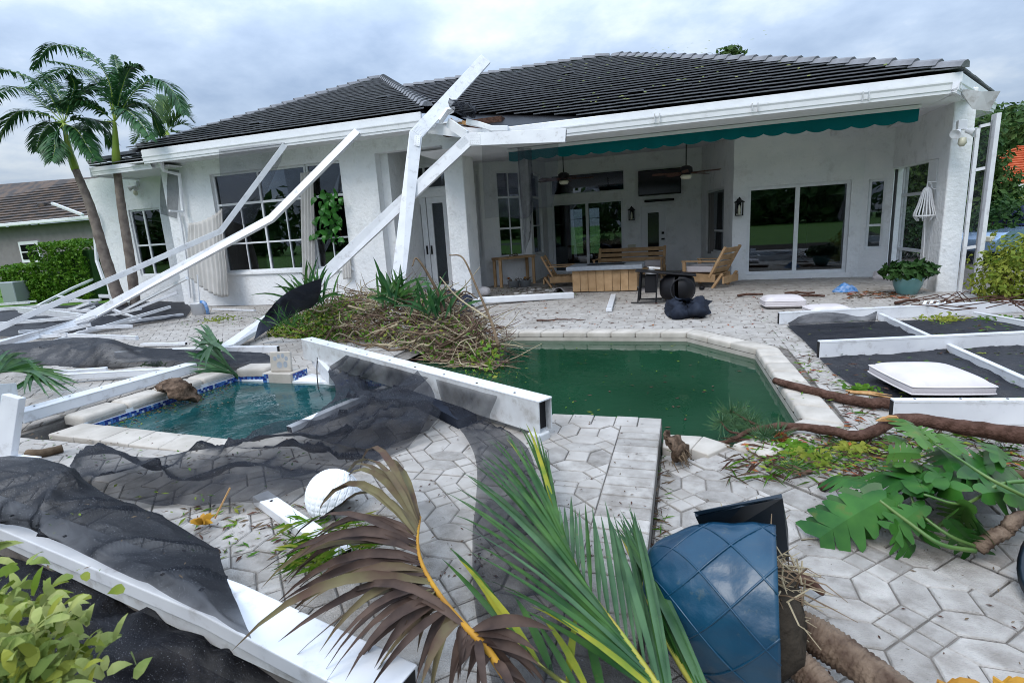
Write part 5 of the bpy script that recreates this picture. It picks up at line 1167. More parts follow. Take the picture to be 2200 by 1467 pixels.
def frond_mesh(pts, n, Lf, wid, droop=.5, spread=1.0, up=(0, 0, 1), seg=4, start=.12, rr=.014):
    """a palm frond: rachis tube + two rows of drooping leaflets in one mesh"""
    C = catmull(pts, 8); m = MB(); N_ = len(C); m.tube(C, [rr * (1 - .8 * i / (N_ - 1)) for i in range(N_)], 5, mi=1)
    for k in range(n):
        t = start + (1 - start) * (k + .5) / n; f = t * (N_ - 1); i = min(int(f), N_ - 2); p = lerp(C[i], C[i + 1], f - i); T = (C[i + 1] - C[i]).normalized()
        S_ = T.cross(V(up)).normalized(); U = S_.cross(T); l = Lf * (math.sin(math.pi * min(1, .25 + t * .72)) ** .7) * ru(.85, 1.1)
        for s_ in (-1, 1):
            dirn = (T * ru(.5, .8) + S_ * (s_ * spread * ru(.7, 1)) + U * ru(.1, .35)).normalized(); tip = p + dirn * l - V((0, 0, droop * l * ru(.5, 1.1)))
            blade(m, p, tip, wid * ru(.8, 1.2), bend=V((0, 0, droop * l * .22)), nrm=U + V((0, 0, .3)), seg=seg)
    return m
def palm(trunk, rad, shaft, fronds, Yc, name, label, m='leaf_palm', Lf=.48, n=72, wid=.050, droop=.75, spread=.75, group='palms by the left wing'):
    t = thing(name, label, 'palm tree', V((trunk[0].x, trunk[0].y, 0)), group)
    C = catmull(trunk, 10); N_ = len(C); rs = [lerp(rad[0], rad[1], i / (N_ - 1)) * (1 + .06 * ((i % 3) == 0)) for i in range(N_)]
    MB().tube(C, rs, 12).build('trunk', 'palm_trunk', t, smooth=True)
    Cs = catmull(shaft, 6); k = len(Cs); MB().tube(Cs, [lerp(rad[1] * 1.02, rad[1] * .45, (i / (k - 1)) ** 1.5) * (1.12 if 0 < i < 4 else 1) for i in range(k)], 12).build('crownshaft', 'crownshaft', t, smooth=True)
    for f in fronds: frond_mesh(f, n, Lf * ru(.9, 1.1), wid, droop, spread).build('frond', [m, 'crownshaft'], t)
    return t
def pf(base, mids, Y, dy):
    return [base] + [PY(x, y, Y + dy * (i + 1) / len(mids)) for i, (x, y) in enumerate(mids)]
Y2 = 10.9; c2 = PY(246, 262, Y2)
palm([PY(292, 660, Y2 + .1), PY(280, 560, Y2 + .05), PY(262, 450, Y2), PY(250, 356, Y2)], (.13, .085), [PY(250, 358, Y2), PY(248, 300, Y2), c2], [pf(c2, q, Y2, dy) for q, dy in (
  ([(232, 170), (180, 112), (110, 100), (70, 148)], -.5), ([(225, 195), (165, 150), (110, 160), (62, 192)], .5), ([(238, 190), (200, 160), (150, 140), (95, 130)], .9), ([(262, 190), (278, 150), (296, 140)], .2), ([(290, 195), (335, 172), (370, 195), (396, 245)], -.4),
  ([(280, 225), (320, 235), (345, 290)], .6), ([(205, 230), (165, 215), (110, 225)], -1.0), ([(265, 235), (300, 262), (325, 300)], -.9), ([(252, 210), (255, 165), (245, 120)], .6), ([(212, 262), (180, 275), (215, 320)], .8))], Y2, 'palm_tree', 'taller green palm with straight trunk right of its leaning neighbour')
Y1 = 10.6; c1 = PY(137, 265, Y1)
palm([PY(262, 660, Y1 + .1), PY(228, 560, Y1 + .05), PY(196, 450, Y1), PY(163, 366, Y1)], (.15, .085), [PY(163, 368, Y1), PY(147, 315, Y1), c1], [pf(c1, q, Y1, dy) for q, dy in (
  ([(100, 195), (55, 165), (0, 150), (-40, 165)], -.4), ([(95, 225), (50, 190), (0, 200), (-30, 240)], .5), ([(90, 245), (45, 240), (15, 262), (0, 300)], -.6), ([(110, 265), (88, 290), (78, 325)], .3), ([(120, 290), (118, 320), (112, 345)], -.7),
  ([(165, 280), (185, 310), (205, 345)], -.5), ([(175, 255), (215, 270), (238, 310)], .5), ([(160, 225), (190, 190), (215, 190)], .7), ([(130, 215), (110, 175), (75, 150)], .9), ([(150, 220), (160, 185), (150, 160)], -.8))], Y1, 'palm_tree', 'palm with leaning trunk at the far left corner of the house')
Y3 = 26; c3 = PY(358, 285, Y3)
palm([PY(362, 420, Y3), PY(360, 340, Y3), c3 + V((0, 0, -.2))], (.3, .25), [c3 + V((0, 0, -.3)), c3], [pf(c3, q, Y3, ru(-1, 1)) for q in (
  [(330, 270), (300, 285), (285, 310)], [(325, 250), (295, 245), (275, 260)], [(340, 245), (320, 220), (300, 215)], [(352, 240), (350, 220), (342, 205)], [(365, 240), (372, 222), (380, 212)], [(380, 255), (400, 248), (415, 262)], [(385, 268), (410, 275), (425, 300)], [(330, 295), (310, 310), (300, 330)], [(370, 262), (395, 235), (405, 232)], [(380, 285), (400, 300), (408, 320)])], Y3, 'date_palm', 'feathery grey green palm rising behind the left roof slope', m='leaf_far_palm', Lf=.8, n=30, wid=.09, droop=.2, spread=.5, group=None)
Y4 = 40; c4 = PY(124, 414, Y4)
palm([PY(124, 470, Y4), c4 + V((0, 0, -.3))], (.3, .2), [c4 + V((0, 0, -.4)), c4], [[c4, c4 + V((math.cos(a), 0, .5)) * .5, c4 + V((math.cos(a) * 1.3, math.sin(a), ru(-.3, .4)))] for a in [k * .8 for k in range(8)]], Y4, 'date_palm', 'tiny distant palm above the neighbour roof', m='leaf_far_palm', Lf=.5, n=16, wid=.09, droop=.3, group=None)
def leafcloud(m, c, r_, n, size, mi=0, hollow=.55, flat=1.0, seed=0, nf=1.2, elong=1.7):
    """n leaf faces near the surface of a lumpy ellipsoid"""
    c, r_ = V(c), V(r_); rs = random.Random(seed)
    for _ in range(n):
        d = V((rs.gauss(0, 1), rs.gauss(0, 1), rs.gauss(0, 1))).normalized(); lump = 1 + .45 * mnoise.noise(d * nf * 2.2 + V((seed * 7.1, 0, 0)))
        k = lump * (hollow + (1 - hollow) * rs.random() ** .5); p = c + V((d.x * r_.x, d.y * r_.y, d.z * r_.z)) * k
        a = (d + V((rs.gauss(0, .7), rs.gauss(0, .7), rs.gauss(0, .7) + .3))).normalized(); t = a.cross(V((rs.gauss(0, 1), rs.gauss(0, 1), rs.gauss(0, 1)))).normalized(); s_ = size * rs.uniform(.6, 1.3); u = a.cross(t)
        m.add([p - t * s_ * elong * .5, p + u * s_ * .42 + a * s_ * .12, p + t * s_ * elong * .5, p - u * s_ * .42 + a * s_ * .12], [(0, 1, 2, 3)], mi)
    return m
def bush(c, r_, n, size, m, label, name='shrub', cat='shrub', stems=7, seed=1, group=None, nf=1.2, elong=1.7):
    c = V(c); t = thing(name, label, cat, V((c.x, c.y, 0)), group)
    mm = MB()
    leafcloud(mm, c, r_, n, size, seed=seed, nf=nf, elong=elong); leafcloud(mm, c, V(r_) * .7, n // 2, size, seed=seed + 50, nf=nf, elong=elong); mm.build('foliage', m, t, kind='stuff')
    for k in range(stems):
        a = k * 2.4; MB().tube([V((c.x + .1 * r_[0] * math.cos(a), c.y + .1 * r_[1] * math.sin(a), -.05)), c + V((r_[0] * .5 * math.cos(a), r_[1] * .5 * math.sin(a), r_[2] * .3))], [.02, .008], 5).build('stem', 'bark', t)
    return t
# hedge by the neighbour
hb = thing('hedge', 'bright green clipped hedge before the grey neighbour house', 'hedge', G(110, 640))
m = MB(); Yh = 13.6
for (x0, x1, y0, s_) in ((28, 105, 560, 3), (95, 206, 520, 4)):
    a, b = PY(x0, y0, Yh), PY(x1, y0, Yh); zt = (a.z + b.z) / 2 - (.22 if x0 < 90 else .05)
    rs = random.Random(s_)
    for _ in range(5200):
        p = V((rs.uniform(a.x, b.x), Yh + rs.uniform(-.5, .9), rs.uniform(0, zt)))
        f = rs.random()
        if f < .5: p.y = Yh - .5 + rs.uniform(-.08, .08)
        elif f < .8: p.z = zt + rs.uniform(-.1, .1)
        q = .10 * fbm(p, 2.2); p += V((q, q, q * .8))
        t = V((rs.gauss(0, 1), rs.gauss(0, 1), rs.gauss(0, 1))).normalized(); u = t.cross(V((rs.gauss(0, 1), rs.gauss(0, 1), 1))).normalized(); z_ = rs.uniform(.035, .075)
        m.add([p - t * z_, p + u * z_ * .6, p + t * z_, p - u * z_ * .6], [(0, 1, 2, 3)])
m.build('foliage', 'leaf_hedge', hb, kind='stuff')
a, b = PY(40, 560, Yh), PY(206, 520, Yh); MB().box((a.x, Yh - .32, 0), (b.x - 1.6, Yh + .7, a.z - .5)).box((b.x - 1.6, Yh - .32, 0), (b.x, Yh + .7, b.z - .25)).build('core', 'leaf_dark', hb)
# shrubs on the right
c = G(2165, 655); bush(PY(2195, 598, c.y) + V((.12, .2, 0)), (.58, .6, .60), 2200, .05, 'leaf_lime', 'yellow green variegated shrub beside the right corner column', seed=3, group=None)
c = G(1948, 632); pt_ = thing('potted_plant', 'leafy green plant in a sea-green glazed pot near the right column', 'plant', c)
MB().lathe(c, [(0, 0), (.13, 0), (.15, .02), (.21, .16), (.225, .25), (.24, .28), (.235, .30), (.205, .29), (.2, .22), (0, .22)], 24).build('pot', 'pot_teal', pt_, smooth=True)
m = MB(); leafcloud(m, c + V((0, 0, .40)), (.40, .34, .16), 420, .085, seed=9); m.build('foliage', 'leaf_dark', pt_, kind='stuff')
for k in range(6): MB().tube([c + V((0, 0, .2)), c + V((.22 * math.cos(k), .2 * math.sin(k), .42))], .007, 5).build('stem', 'stem', pt_)
mat('leaf_pale', (.20, .27, .06), .5, (.42, .44, .16), scale=9, sub=.25)
# foreground shrub, lower left (pale oval leaves)
fs_ = thing('foreground_shrub', 'pale green leafy shrub at the bottom left corner', 'shrub', G(90, 1420, 0))
for k, (px, py, d_, nn_) in enumerate(((-20, 1290, 1.75, 18), (30, 1370, 1.65, 22), (95, 1385, 1.7, 22), (120, 1430, 1.62, 20), (10, 1460, 1.5, 26), (70, 1480, 1.5, 24), (-40, 1420, 1.5, 20), (140, 1480, 1.55, 14), (-30, 1340, 1.6, 14), (50, 1425, 1.55, 20))):
    c = CAM + ray(px, py) * d_; root = CAM + ray(80, 1560) * 1.55; root.z = min(root.z, 0.0)
    MB().tube(catmull([root, lerp(root, c, .6) + V((ru(-.03, .03), 0, .02)), c], 5), [.008] * 5 + [.006] * 5 + [.003], 5).build('stem', 'stem', fs_)
    m = MB(); rs = random.Random(k)
    for j in range(nn_ * 3):
        a = rs.uniform(0, 6.28); e_ = rs.uniform(-.3, 1.1); d = V((math.cos(a) * math.cos(e_), math.sin(a) * math.cos(e_), math.sin(e_))); p = c + V((rs.gauss(0, .05), rs.gauss(0, .05), rs.gauss(0, .05)))
        blade(m, p, p + d * rs.uniform(.032, .058), rs.uniform(.016, .024), bend=V((0, 0, .008)), nrm=V((rs.gauss(0, .5), -.5, 1)), seg=4, taper=.4)
    m.build('leaf_cluster', ('leaf_pale', 'leaf_lime', 'leaf_pale')[(k * 2) % 3], fs_, kind='stuff')
# fig plant pushed out of the window
c = PY(700, 470, 11.25); fg = thing('fig_plant', 'large round-leaved fig plant pushing out of the broken window pane', 'plant', V((c.x, 11.6, .8)))
MB().tube(catmull([V((c.x + .3, 11.7, .2)), V((c.x + .2, 11.6, 1.2)), PY(715, 440, 11.4)], 6), .02, 6).build('stem', 'bark', fg)
MB().tube(catmull([V((c.x + .25, 11.6, .9)), PY(690, 495, 11.3)], 4), .015, 6).build('stem', 'bark', fg)
for k in range(95):
    px, py = ru(668, 735), ru(420, 515)
    if px < 690 and 440 < py < 462: px += 30
    p = PY(px, py, ru(11.0, 11.4)); a = ru(0, 6.28); d = V((math.cos(a), ru(-.4, 0), math.sin(a))).normalized(); m = MB()
    blade(m, p, p + d * ru(.13, .22), ru(.10, .16), bend=V((0, -.03, .02)), nrm=V((ru(-.5, .5), -1, ru(0, .8))), seg=6, taper=.55, fold=.08); m.build('leaf', 'leaf_fig', fg, smooth=True)
# ------------------------------------------------------------------ fallen fronds
FZ = lambda px, py, z: G(px, py, z)
def ground_frond(name, label, rach, leaves, wid, mats, rmat, rr=.012, bend=.05, seg=7, fold=.12, nrm=None, tw=.5):
    """rach: list of 3-D points; leaves: (t, tip point, material index)"""
    t = thing(name, label, 'palm frond', rach[0]); C = catmull(rach, 10); N_ = len(C)
    MB().tube(C, [rr * (1 - .75 * i / (N_ - 1)) + .002 for i in range(N_)], 7).build('rachis', rmat, t, smooth=True)
    for (u, tip, mi) in leaves:
        f = min(max(u, 0), .999) * (N_ - 1); i = int(f); p = lerp(C[i], C[i + 1], f - i); m = MB(); L = (tip - p).length
        bd = V((ru(-.1, .1), ru(-.1, .1), ru(.5, 1.2))) * bend * L * 2
        blade(m, p, tip, wid * ru(.8, 1.2), bend=bd, nrm=nrm if nrm else (CAM - p) * .5 + V((ru(-.4, .4), ru(-.4, .4), .6)), seg=seg, fold=fold, twist=ru(-tw, tw))
        m.build('leaflet', mats[mi], t, smooth=True)
    return t
# big green frond in the centre foreground
ra = [G(1450, 1530, .42), G(1405, 1460, .40), G(1330, 1355, .36), G(1265, 1268, .32), G(1225, 1195, .28), G(1192, 1150, .25)]
lv = []
LT = ((.05, 1140, 1320), (.10, 1075, 1265), (.16, 1010, 1180), (.22, 975, 1130), (.27, 960, 1065), (.33, 977, 1031), (.38, 1004, 1037), (.44, 1006, 997), (.50, 1022, 972), (.55, 1039, 950), (.60, 1052, 955), (.65, 1066, 958), (.70, 1085, 942), (.75, 1103, 931), (.80, 1119, 938), (.85, 1131, 908), (.90, 1145, 925), (.94, 1154, 935), (.97, 1163, 955), (.995, 1170, 943), (.92, 1175, 970), (.999, 1160, 1000))
def dens(T_, k=2):
    out = list(T_)
    for i in range(len(T_) - 1):
        for j in range(1, k): f = j / k; out.append(tuple(lerp(T_[i][q], T_[i + 1][q], f) for q in range(3)))
    return out
for (u, x, y) in dens(LT): lv.append((u, G(x + ru(-14, 14), y + ru(-22, 26), ru(.14, .38)), 0 if rnd() < .8 else 1 if rnd() < .4 else 2))
RT = ((.88, 1205, 1088), (.82, 1213, 1080), (.76, 1224, 1073), (.70, 1236, 1090), (.64, 1247, 1093), (.58, 1259, 1082), (.52, 1270, 1089), (.46, 1279, 1100), (.40, 1288, 1093), (.35, 1300, 1078), (.30, 1308, 1092), (.25, 1316, 1094), (.20, 1326, 1086), (.16, 1334, 1092), (.12, 1342, 1093), (.08, 1350, 1085), (.04, 1357, 1080), (.0, 1366, 1110), (.14, 1310, 1130), (.10, 1330, 1150))
for (u, x, y) in RT: lv.append((u, G(x + ru(-5, 5), y + ru(-14, 20), ru(.22, .40)), 2 if rnd() < .85 else 0))
gf = ground_frond('palm_frond', 'large fresh green palm frond fanned out in the centre foreground', ra, lv, .018, ['leaf_frond', 'leaf_yellow', 'leaf_frond2'], 'rachis', rr=.009, bend=.025, fold=.3, tw=.9)
# second frond whose leaflets sweep past the blue pot
ra = [G(1590, 1640, .30), G(1530, 1530, .30), G(1465, 1430, .30), G(1410, 1330, .28), G(1370, 1230, .28), G(1335, 1150, .26)]
lv = [(.1 + k * .042, G(1318 + ru(-8, 16) + k * 2.2, 1098 + ru(-8, 20) + (k % 5) * 8, ru(.26, .36)), 0 if rnd() < .6 else 1) for k in range(20)]
lv += [(.05 + k * .08, G(1390 + k * 4, 1300 + ru(0, 60), ru(.25, .3)), 1) for k in range(6)]
ground_frond('palm_frond', 'bundled green palm frond running down beside the blue pot', ra, lv, .022, ['leaf_frond2', 'leaf_frond'], 'rachis', bend=.03, fold=.22)
# low dark leaflets at the bottom
ra = [G(1330, 1530, .25), G(1230, 1480, .22), G(1130, 1400, .18), G(1060, 1320, .16)]
lv = [(.1 + k * .09, G(x, y, ru(.15, .25)), k % 2) for k, (x, y) in enumerate(((1250, 1330), (1160, 1320), (1145, 1325), (1240, 1310), (1105, 1280), (1010, 1230), (965, 1175), (985, 1200), (950, 1200), (1040, 1270)))]
ground_frond('palm_frond', 'low dark green frond on the mesh strip at the bottom edge', ra, lv, .024, ['leaf_frond', 'leaf_yellow'], 'rachis', rr=.008, bend=.03)
# dead brown frond
ra = [G(1085, 1450, .30), G(1040, 1385, .34), G(1000, 1345, .36), G(946, 1280, .36), G(907, 1212, .36), G(897, 1160, .35), G(903, 1110, .33)]
lv = []
DT = ((.99, 828, 1017), (.985, 820, 1024), (.97, 780, 1040), (.95, 723, 1024), (.93, 735, 1060), (.90, 729, 1083), (.88, 700, 1110), (.86, 680, 1140), (.84, 640, 1180), (.82, 640, 1165), (.80, 615, 1190), (.78, 600, 1235), (.76, 560, 1243), (.74, 538, 1246), (.72, 590, 1260), (.70, 640, 1290), (.68, 627, 1304), (.66, 590, 1330), (.64, 625, 1340), (.62, 600, 1400), (.60, 640, 1400), (.58, 500, 1423), (.56, 680, 1440), (.54, 690, 1460), (.52, 720, 1458), (.50, 750, 1470), (.48, 780, 1465), (.46, 812, 1458), (.44, 845, 1475), (.42, 876, 1458), (.40, 900, 1480), (.36, 690, 1320), (.33, 930, 1480), (.30, 760, 1305), (.60, 830, 1290), (.66, 845, 1320), (.52, 870, 1370))
for (u, x, y) in DT: lv.append((u, G(x, y, ru(.10, .34)), 0 if u < .86 and rnd() < .8 else 1))
for (u, x, y) in ((.25, 1000, 1480), (.2, 1030, 1490), (.22, 960, 1470), (.15, 1060, 1480), (.1, 1100, 1480), (.28, 1172, 1414), (.24, 1140, 1400), (.2, 1205, 1458), (.17, 1190, 1475), (.12, 1165, 1490), (.07, 1130, 1490), (.3, 1080, 1400), (.33, 1040, 1420)): lv.append((u, G(x, y, ru(.15, .4)), 0))
ground_frond('dead_palm_frond', 'withered brown palm frond sprawled over the bottom beam', ra, [(min(.995, max(.02, u + ru(-.03, .03))), q + V((ru(-.06, .06), ru(-.06, .06), ru(-.05, .05))), i) for u, q, i in lv + lv[::2]], .032, ['dead', 'dead2'], 'dead_rachis', rr=.011, bend=.10, fold=.35, tw=1.6)
# small fronds by the spa and the left edge
ra = [G(516, 815, .05), G(492, 790, .20), G(465, 750, .42), G(435, 722, .55)]
lv = [(.15 + k * .035, G(x, y, ru(.15, .5)), k % 2) for k, (x, y) in enumerate(((415, 800), (405, 790), (400, 775), (402, 762), (398, 752), (405, 740), (402, 728), (412, 718), (408, 708), (420, 712), (430, 702), (440, 706), (448, 712), (455, 720), (470, 735), (480, 742), (420, 770), (430, 790), (440, 775), (415, 745), (425, 735), (500, 770)))]
ground_frond('palm_frond', 'grey green palm frond dipping its stalk into the spa', ra, [(u + ru(-.02, .02), q + V((ru(-.06, .06), 0, ru(-.05, .05))), i) for u, q, i in lv * 2], .042, ['leaf_palm', 'leaf_frond2'], 'leaf_frond2', rr=.02, bend=.02)
ra = [G(-60, 830, .35), G(0, 800, .40), G(60, 800, .36), G(110, 815, .30)]
lv = [(.2 + k * .035, G(x, y, ru(.2, .45)), k % 2) for k, (x, y) in enumerate(((10, 750), (30, 755), (45, 762), (60, 765), (75, 772), (90, 778), (100, 785), (125, 800), (150, 805), (165, 820), (172, 832), (150, 838), (130, 845), (110, 848), (90, 850), (70, 848), (50, 845), (30, 840), (15, 838), (85, 790), (60, 780), (40, 775)))]
ground_frond('palm_frond', 'dark green palm frond entering from the left picture edge', ra, [(u + ru(-.02, .02), q + V((ru(-.06, .06), 0, ru(-.05, .05))), i) for u, q, i in lv * 2], .036, ['leaf_frond', 'leaf_palm'], 'leaf_frond', rr=.01, bend=.02)

# ------------------------------------------------------------------ brush pile between spa and house
bp = thing('brush_pile', 'tangled heap of bare branches and green vines between spa and column', 'brush pile', G(820, 740))
PC = G(800, 745, 0)
def pile_pt(px, py, dz=0):
    """a point on the pile's front surface seen at this pixel"""
    t = min(1, max(0, (px - 590) / 500)); Y = lerp(7.2, 5.9, t) - .9 * max(0, (py - 640) / 160) + .5
    return PY(px, py, Y)
rs = random.Random(5)
def outline(px): # top and bottom pixel of the heap at px
    t = (px - 580) / 510; top = lerp(lerp(690, 622, min(1, t * 3)), lerp(650, 765, max(0, (t - .72) / .28)), 1 if t > .72 else 0) if t > .72 else lerp(700, 632, min(1, t * 3.2)); bot = lerp(748, 815, t); return top, bot
tw = [MB() for _ in range(3)]
for k in range(2600):
    px = rs.uniform(600, 1040); a, b = outline(px); py = rs.uniform(a, b) if rs.random() < .8 else rs.uniform(a, (a + b) / 2)
    p = pile_pt(px, py) + V((0, rs.uniform(-.05, .5), 0)); an = rs.gauss(0, .55) + (math.pi if rs.random() < .5 else 0); L = rs.uniform(.15, .55)
    d = V((math.cos(an), rs.gauss(0, .4), math.sin(an) * .6 + .02)).normalized(); q = p + d * L * .5 + V((rs.gauss(0, .05), rs.gauss(0, .05), rs.gauss(0, .05))); e_ = p + d * L + V((rs.gauss(0, .12), rs.gauss(0, .1), rs.gauss(0, .10)))
    r_ = rs.choice((.003, .004, .005, .007, .010)); 
    for z in (p, q, e_): z.z = max(z.z, -.06)
    tw[k % 3].tube(catmull([p, q, e_], 3), [r_, r_, r_ * .9, r_ * .8, r_ * .7, r_ * .6, r_ * .4], 4)
mat('twig_pale', (.28, .235, .155), .8, (.40, .34, .23), scale=9); mat('twig_red', (.08, .048, .036), .8, (.15, .09, .068), scale=9)
for m_, nm in zip(tw, ('twig', 'twig_pale', 'twig_red')): m_.build('twigs', nm, bp, kind='stuff')
for k in range(26):   # stout branches, each its own
    px = rs.uniform(680, 1000); a, b = outline(px); p = pile_pt(px, rs.uniform(a + 8, b - 10)) + V((0, -.1, 0)); an = rs.choice((.3, -.4, 2.8, -2.7, .7)) + rs.gauss(0, .2); L = rs.uniform(.4, .85)
    d = V((math.cos(an), rs.gauss(0, .2), .5 * math.sin(an))).normalized(); P_ = [p, p + d * L * .35 + V((0, 0, rs.gauss(0, .04))), p + d * L * .7 + V((0, 0, rs.gauss(0, .07))), p + d * L]
    for z in P_: z.z = max(z.z, -.05)
    MB().tube(catmull(P_, 4), [.022 - .0012 * i for i in range(13)], 6).build('branch', 'twig' if k % 2 else 'twig_pale', bp, smooth=True)
# the two tall broken branches
MB().tube(catmull([pile_pt(955, 690), PY(945, 640, 6.6), PY(920, 590, 6.6), PY(895, 555, 6.6), PY(886, 572, 6.5)], 6), [.03 - .0009 * i for i in range(25)], 6).build('branch', 'twig', bp, smooth=True)
MB().tube(catmull([PY(1072, 745, 5.9), PY(1055, 690, 6.0), PY(1025, 620, 6.1), PY(995, 555, 6.2), PY(965, 548, 6.2)], 6), [.024 - .0007 * i for i in range(25)], 6).build('branch', 'twig', bp, smooth=True)
MB().tube(catmull([PY(1050, 685, 6.0), PY(985, 640, 6.3), PY(945, 595, 6.4)], 6), [.014 - .0006 * i for i in range(13)], 5).build('branch', 'twig_pale', bp, smooth=True)
m1, m2 = MB(), MB()
for k in range(8200):   # small vine leaves, mostly on the left flank
    px = 585 + abs(rs.gauss(0, 75)) if rs.random() < .72 else rs.uniform(600, 1070); a, b = outline(min(px, 1085)); py = rs.uniform(a + 2, b)
    if px > 760 and rs.random() < .25: continue
    p = pile_pt(px, py) + V((0, rs.uniform(-.15, .3), 0)); t = V((rs.gauss(0, 1), rs.gauss(0, 1), rs.gauss(0, 1))).normalized(); u = t.cross(V((rs.gauss(0, 1), -1, 1))).normalized(); z_ = rs.uniform(.014, .03)
    (m1 if rs.random() < .6 else m2).add([p - t * z_ * 1.4, p + u * z_ * .8, p + t * z_ * 1.4, p - u * z_ * .8], [(0, 1, 2, 3)])
m1.build('vine_leaves', 'leaf_hedge', bp, kind='stuff'); m2.build('pale_vine_leaves', 'leaf_lime', bp, kind='stuff')
def strap_plant(px, py, Y, n, L, label, seed, wid=.05, lean=(0, 0), m='leaf_frond'):
    rs = random.Random(seed); c = PY(px, py, Y); t = thing('strap_leaf_plant', label, 'plant', c)
    for k in range(n):
        a = rs.uniform(0, 6.28); e_ = rs.uniform(.35, 1.35); l = L * rs.uniform(.6, 1.15); d = V((math.cos(a) * math.cos(e_) + lean[0], math.sin(a) * math.cos(e_) * .6, math.sin(e_) + lean[1])).normalized(); p = c + V((rs.gauss(0, .12), rs.gauss(0, .08), rs.gauss(0, .04)))
        mm = MB(); blade(mm, p, p + d * l - V((0, 0, .25 * l * math.cos(e_))), wid * rs.uniform(.6, 1.1), bend=V((0, 0, .12 * l)), nrm=V((0, -1, .5)), seg=6, fold=.15, twist=rs.uniform(-.8, .8)); mm.build('leaf', m if k % 3 else 'leaf_palm', t, smooth=True)
strap_plant(665, 655, 6.9, 38, .75, 'spray of long green strap leaves on the left crest of the brush pile', 2)
strap_plant(850, 648, 6.8, 46, .62, 'dark green strap-leaved plant on the crest of the brush pile', 4)
strap_plant(930, 672, 6.4, 26, .5, 'arching strap leaves on the right crest of the brush pile', 6, m='leaf_palm')
strap_plant(620, 700, 6.2, 30, .35, 'grassy green tuft at the left foot of the brush pile', 8, wid=.02)
for (px, py, s_, lb, z) in ((1040, 738, .27, 'pale grey pillow floating at the edge of the brush pile', -.08), (1032, 628, .26, 'small beige pillow at the foot of the column', .02)):
    c = G(px, py + 8, z); m = MB(); n = 12; vs_ = []
    for j in range(n + 1):
        for i in range(2 * n):
            th = math.pi * j / n; ph = math.pi * i / n; e_ = lambda v, p_: math.copysign(abs(v) ** p_, v)
            vs_.append(c + V((s_ * .95 * e_(math.sin(th), .7) * e_(math.cos(ph), .6), s_ * .6 * e_(math.sin(th), .7) * e_(math.sin(ph), .6), s_ * .42 + s_ * .42 * e_(math.cos(th), .8) + .01 * fbm((i, j, 1), .4))))
    m.add(vs_, [(j * 2 * n + i, j * 2 * n + (i + 1) % (2 * n), (j + 1) * 2 * n + (i + 1) % (2 * n), (j + 1) * 2 * n + i) for j in range(n) for i in range(2 * n)]).build('pillow', 'pillow', smooth=True, label=lb, cat='pillow')

# ------------------------------------------------------------------ branches, palm boots, litter
def branch(pts, r0, r1, label, twigs=(), name='branch', m='bark', cat='branch'):
    t = thing(name, label, cat, pts[0]); C = catmull(pts, 9); n = len(C)
    C = [p + V((0, 0, .012 * fbm(p, 6))) for p in C]
    MB().tube(C, [lerp(r0, r1, i / (n - 1)) * (1 + .12 * fbm(C[i], 9)) for i in range(n)], 10).build('limb', m, t, smooth=True)
    for tw_, a, b in twigs: MB().tube(catmull(tw_, 5), [lerp(a, b, i / (5 * (len(tw_) - 1))) for i in range(5 * (len(tw_) - 1) + 1)], 6).build('twig', m, t, smooth=True)
    return t
pb = branch([G(2290, 950, .13), G(2180, 933, .13), G(2080, 918, .12), G(2000, 906, .13), G(1925, 903, .14), G(1880, 925, .10), G(1840, 935, .09), G(1760, 920, .08), G(1690, 915, .07), G(1640, 920, .06), G(1600, 930, .04), G(1560, 948, .0), G(1530, 953, -.06)], .055, .010, 'long curving pine branch with reddish bark reaching into the pool',
  ((
   [G(1865, 930, .1), G(1870, 945, .05), G(1858, 965, .02)], .012, .004), ([G(1640, 920, .06), G(1600, 900, .10), G(1568, 880, .16)], .012, .005), ([G(1720, 918, .07), G(1680, 928, .06), G(1640, 925, .05)], .016, .008), ([G(1590, 932, .03), G(1565, 925, .05), G(1548, 905, .1)], .010, .005)), name='pine_branch')
def splinters(p, d, n, L, r_, parent, rs):
    for _ in range(n):
        q = p + V((rs.gauss(0, .012), rs.gauss(0, .012), rs.gauss(0, .008))); e_ = q + V(d) * L * rs.uniform(.5, 1.1) + V((rs.gauss(0, .012), rs.gauss(0, .012), rs.gauss(0, .01))); MB().tube([q, lerp(q, e_, .5) + V((0, 0, .006)), e_], [r_ * .6, r_, r_ * .1], 5).build('splinter', 'wood_raw', parent)
splinters(G(1925, 900, .18), (-1, -.1, -.15), 6, .12, .014, pb, random.Random(1))
def needles(m, c, n, L, rs):
    for _ in range(n):
        d = V((rs.gauss(0, 1), rs.gauss(0, 1), rs.gauss(.25, .7))).normalized(); e_ = c + d * L * rs.uniform(.6, 1.1); e_.z = max(e_.z, -.095)
        blade(m, c, e_, .0045, bend=V((0, 0, -.02)), seg=2)
rs = random.Random(8); m = MB()
for (px, py, z) in ((1570, 885, .14), (1590, 892, .10), (1552, 905, .10), (1610, 905, .08), (1580, 915, .06), (1640, 935, .06), (1670, 930, .06), (1620, 925, .04)): needles(m, G(px, py, z), 90, .14, rs)
m.build('needle_tufts', 'leaf_frond2', pb, kind='stuff')
b2 = branch([G(1664, 818, .06), G(1700, 828, .06), G(1760, 843, .05), G(1820, 856, .05), G(1870, 864, .05), G(1915, 868, .05), G(1960, 868, .04)], .030, .046, 'short broken pine limb lying from the pool coping to the fallen panel', name='pine_limb')
splinters(G(1825, 842, .09), (1, -.05, -.1), 8, .30, .013, b2, random.Random(2))
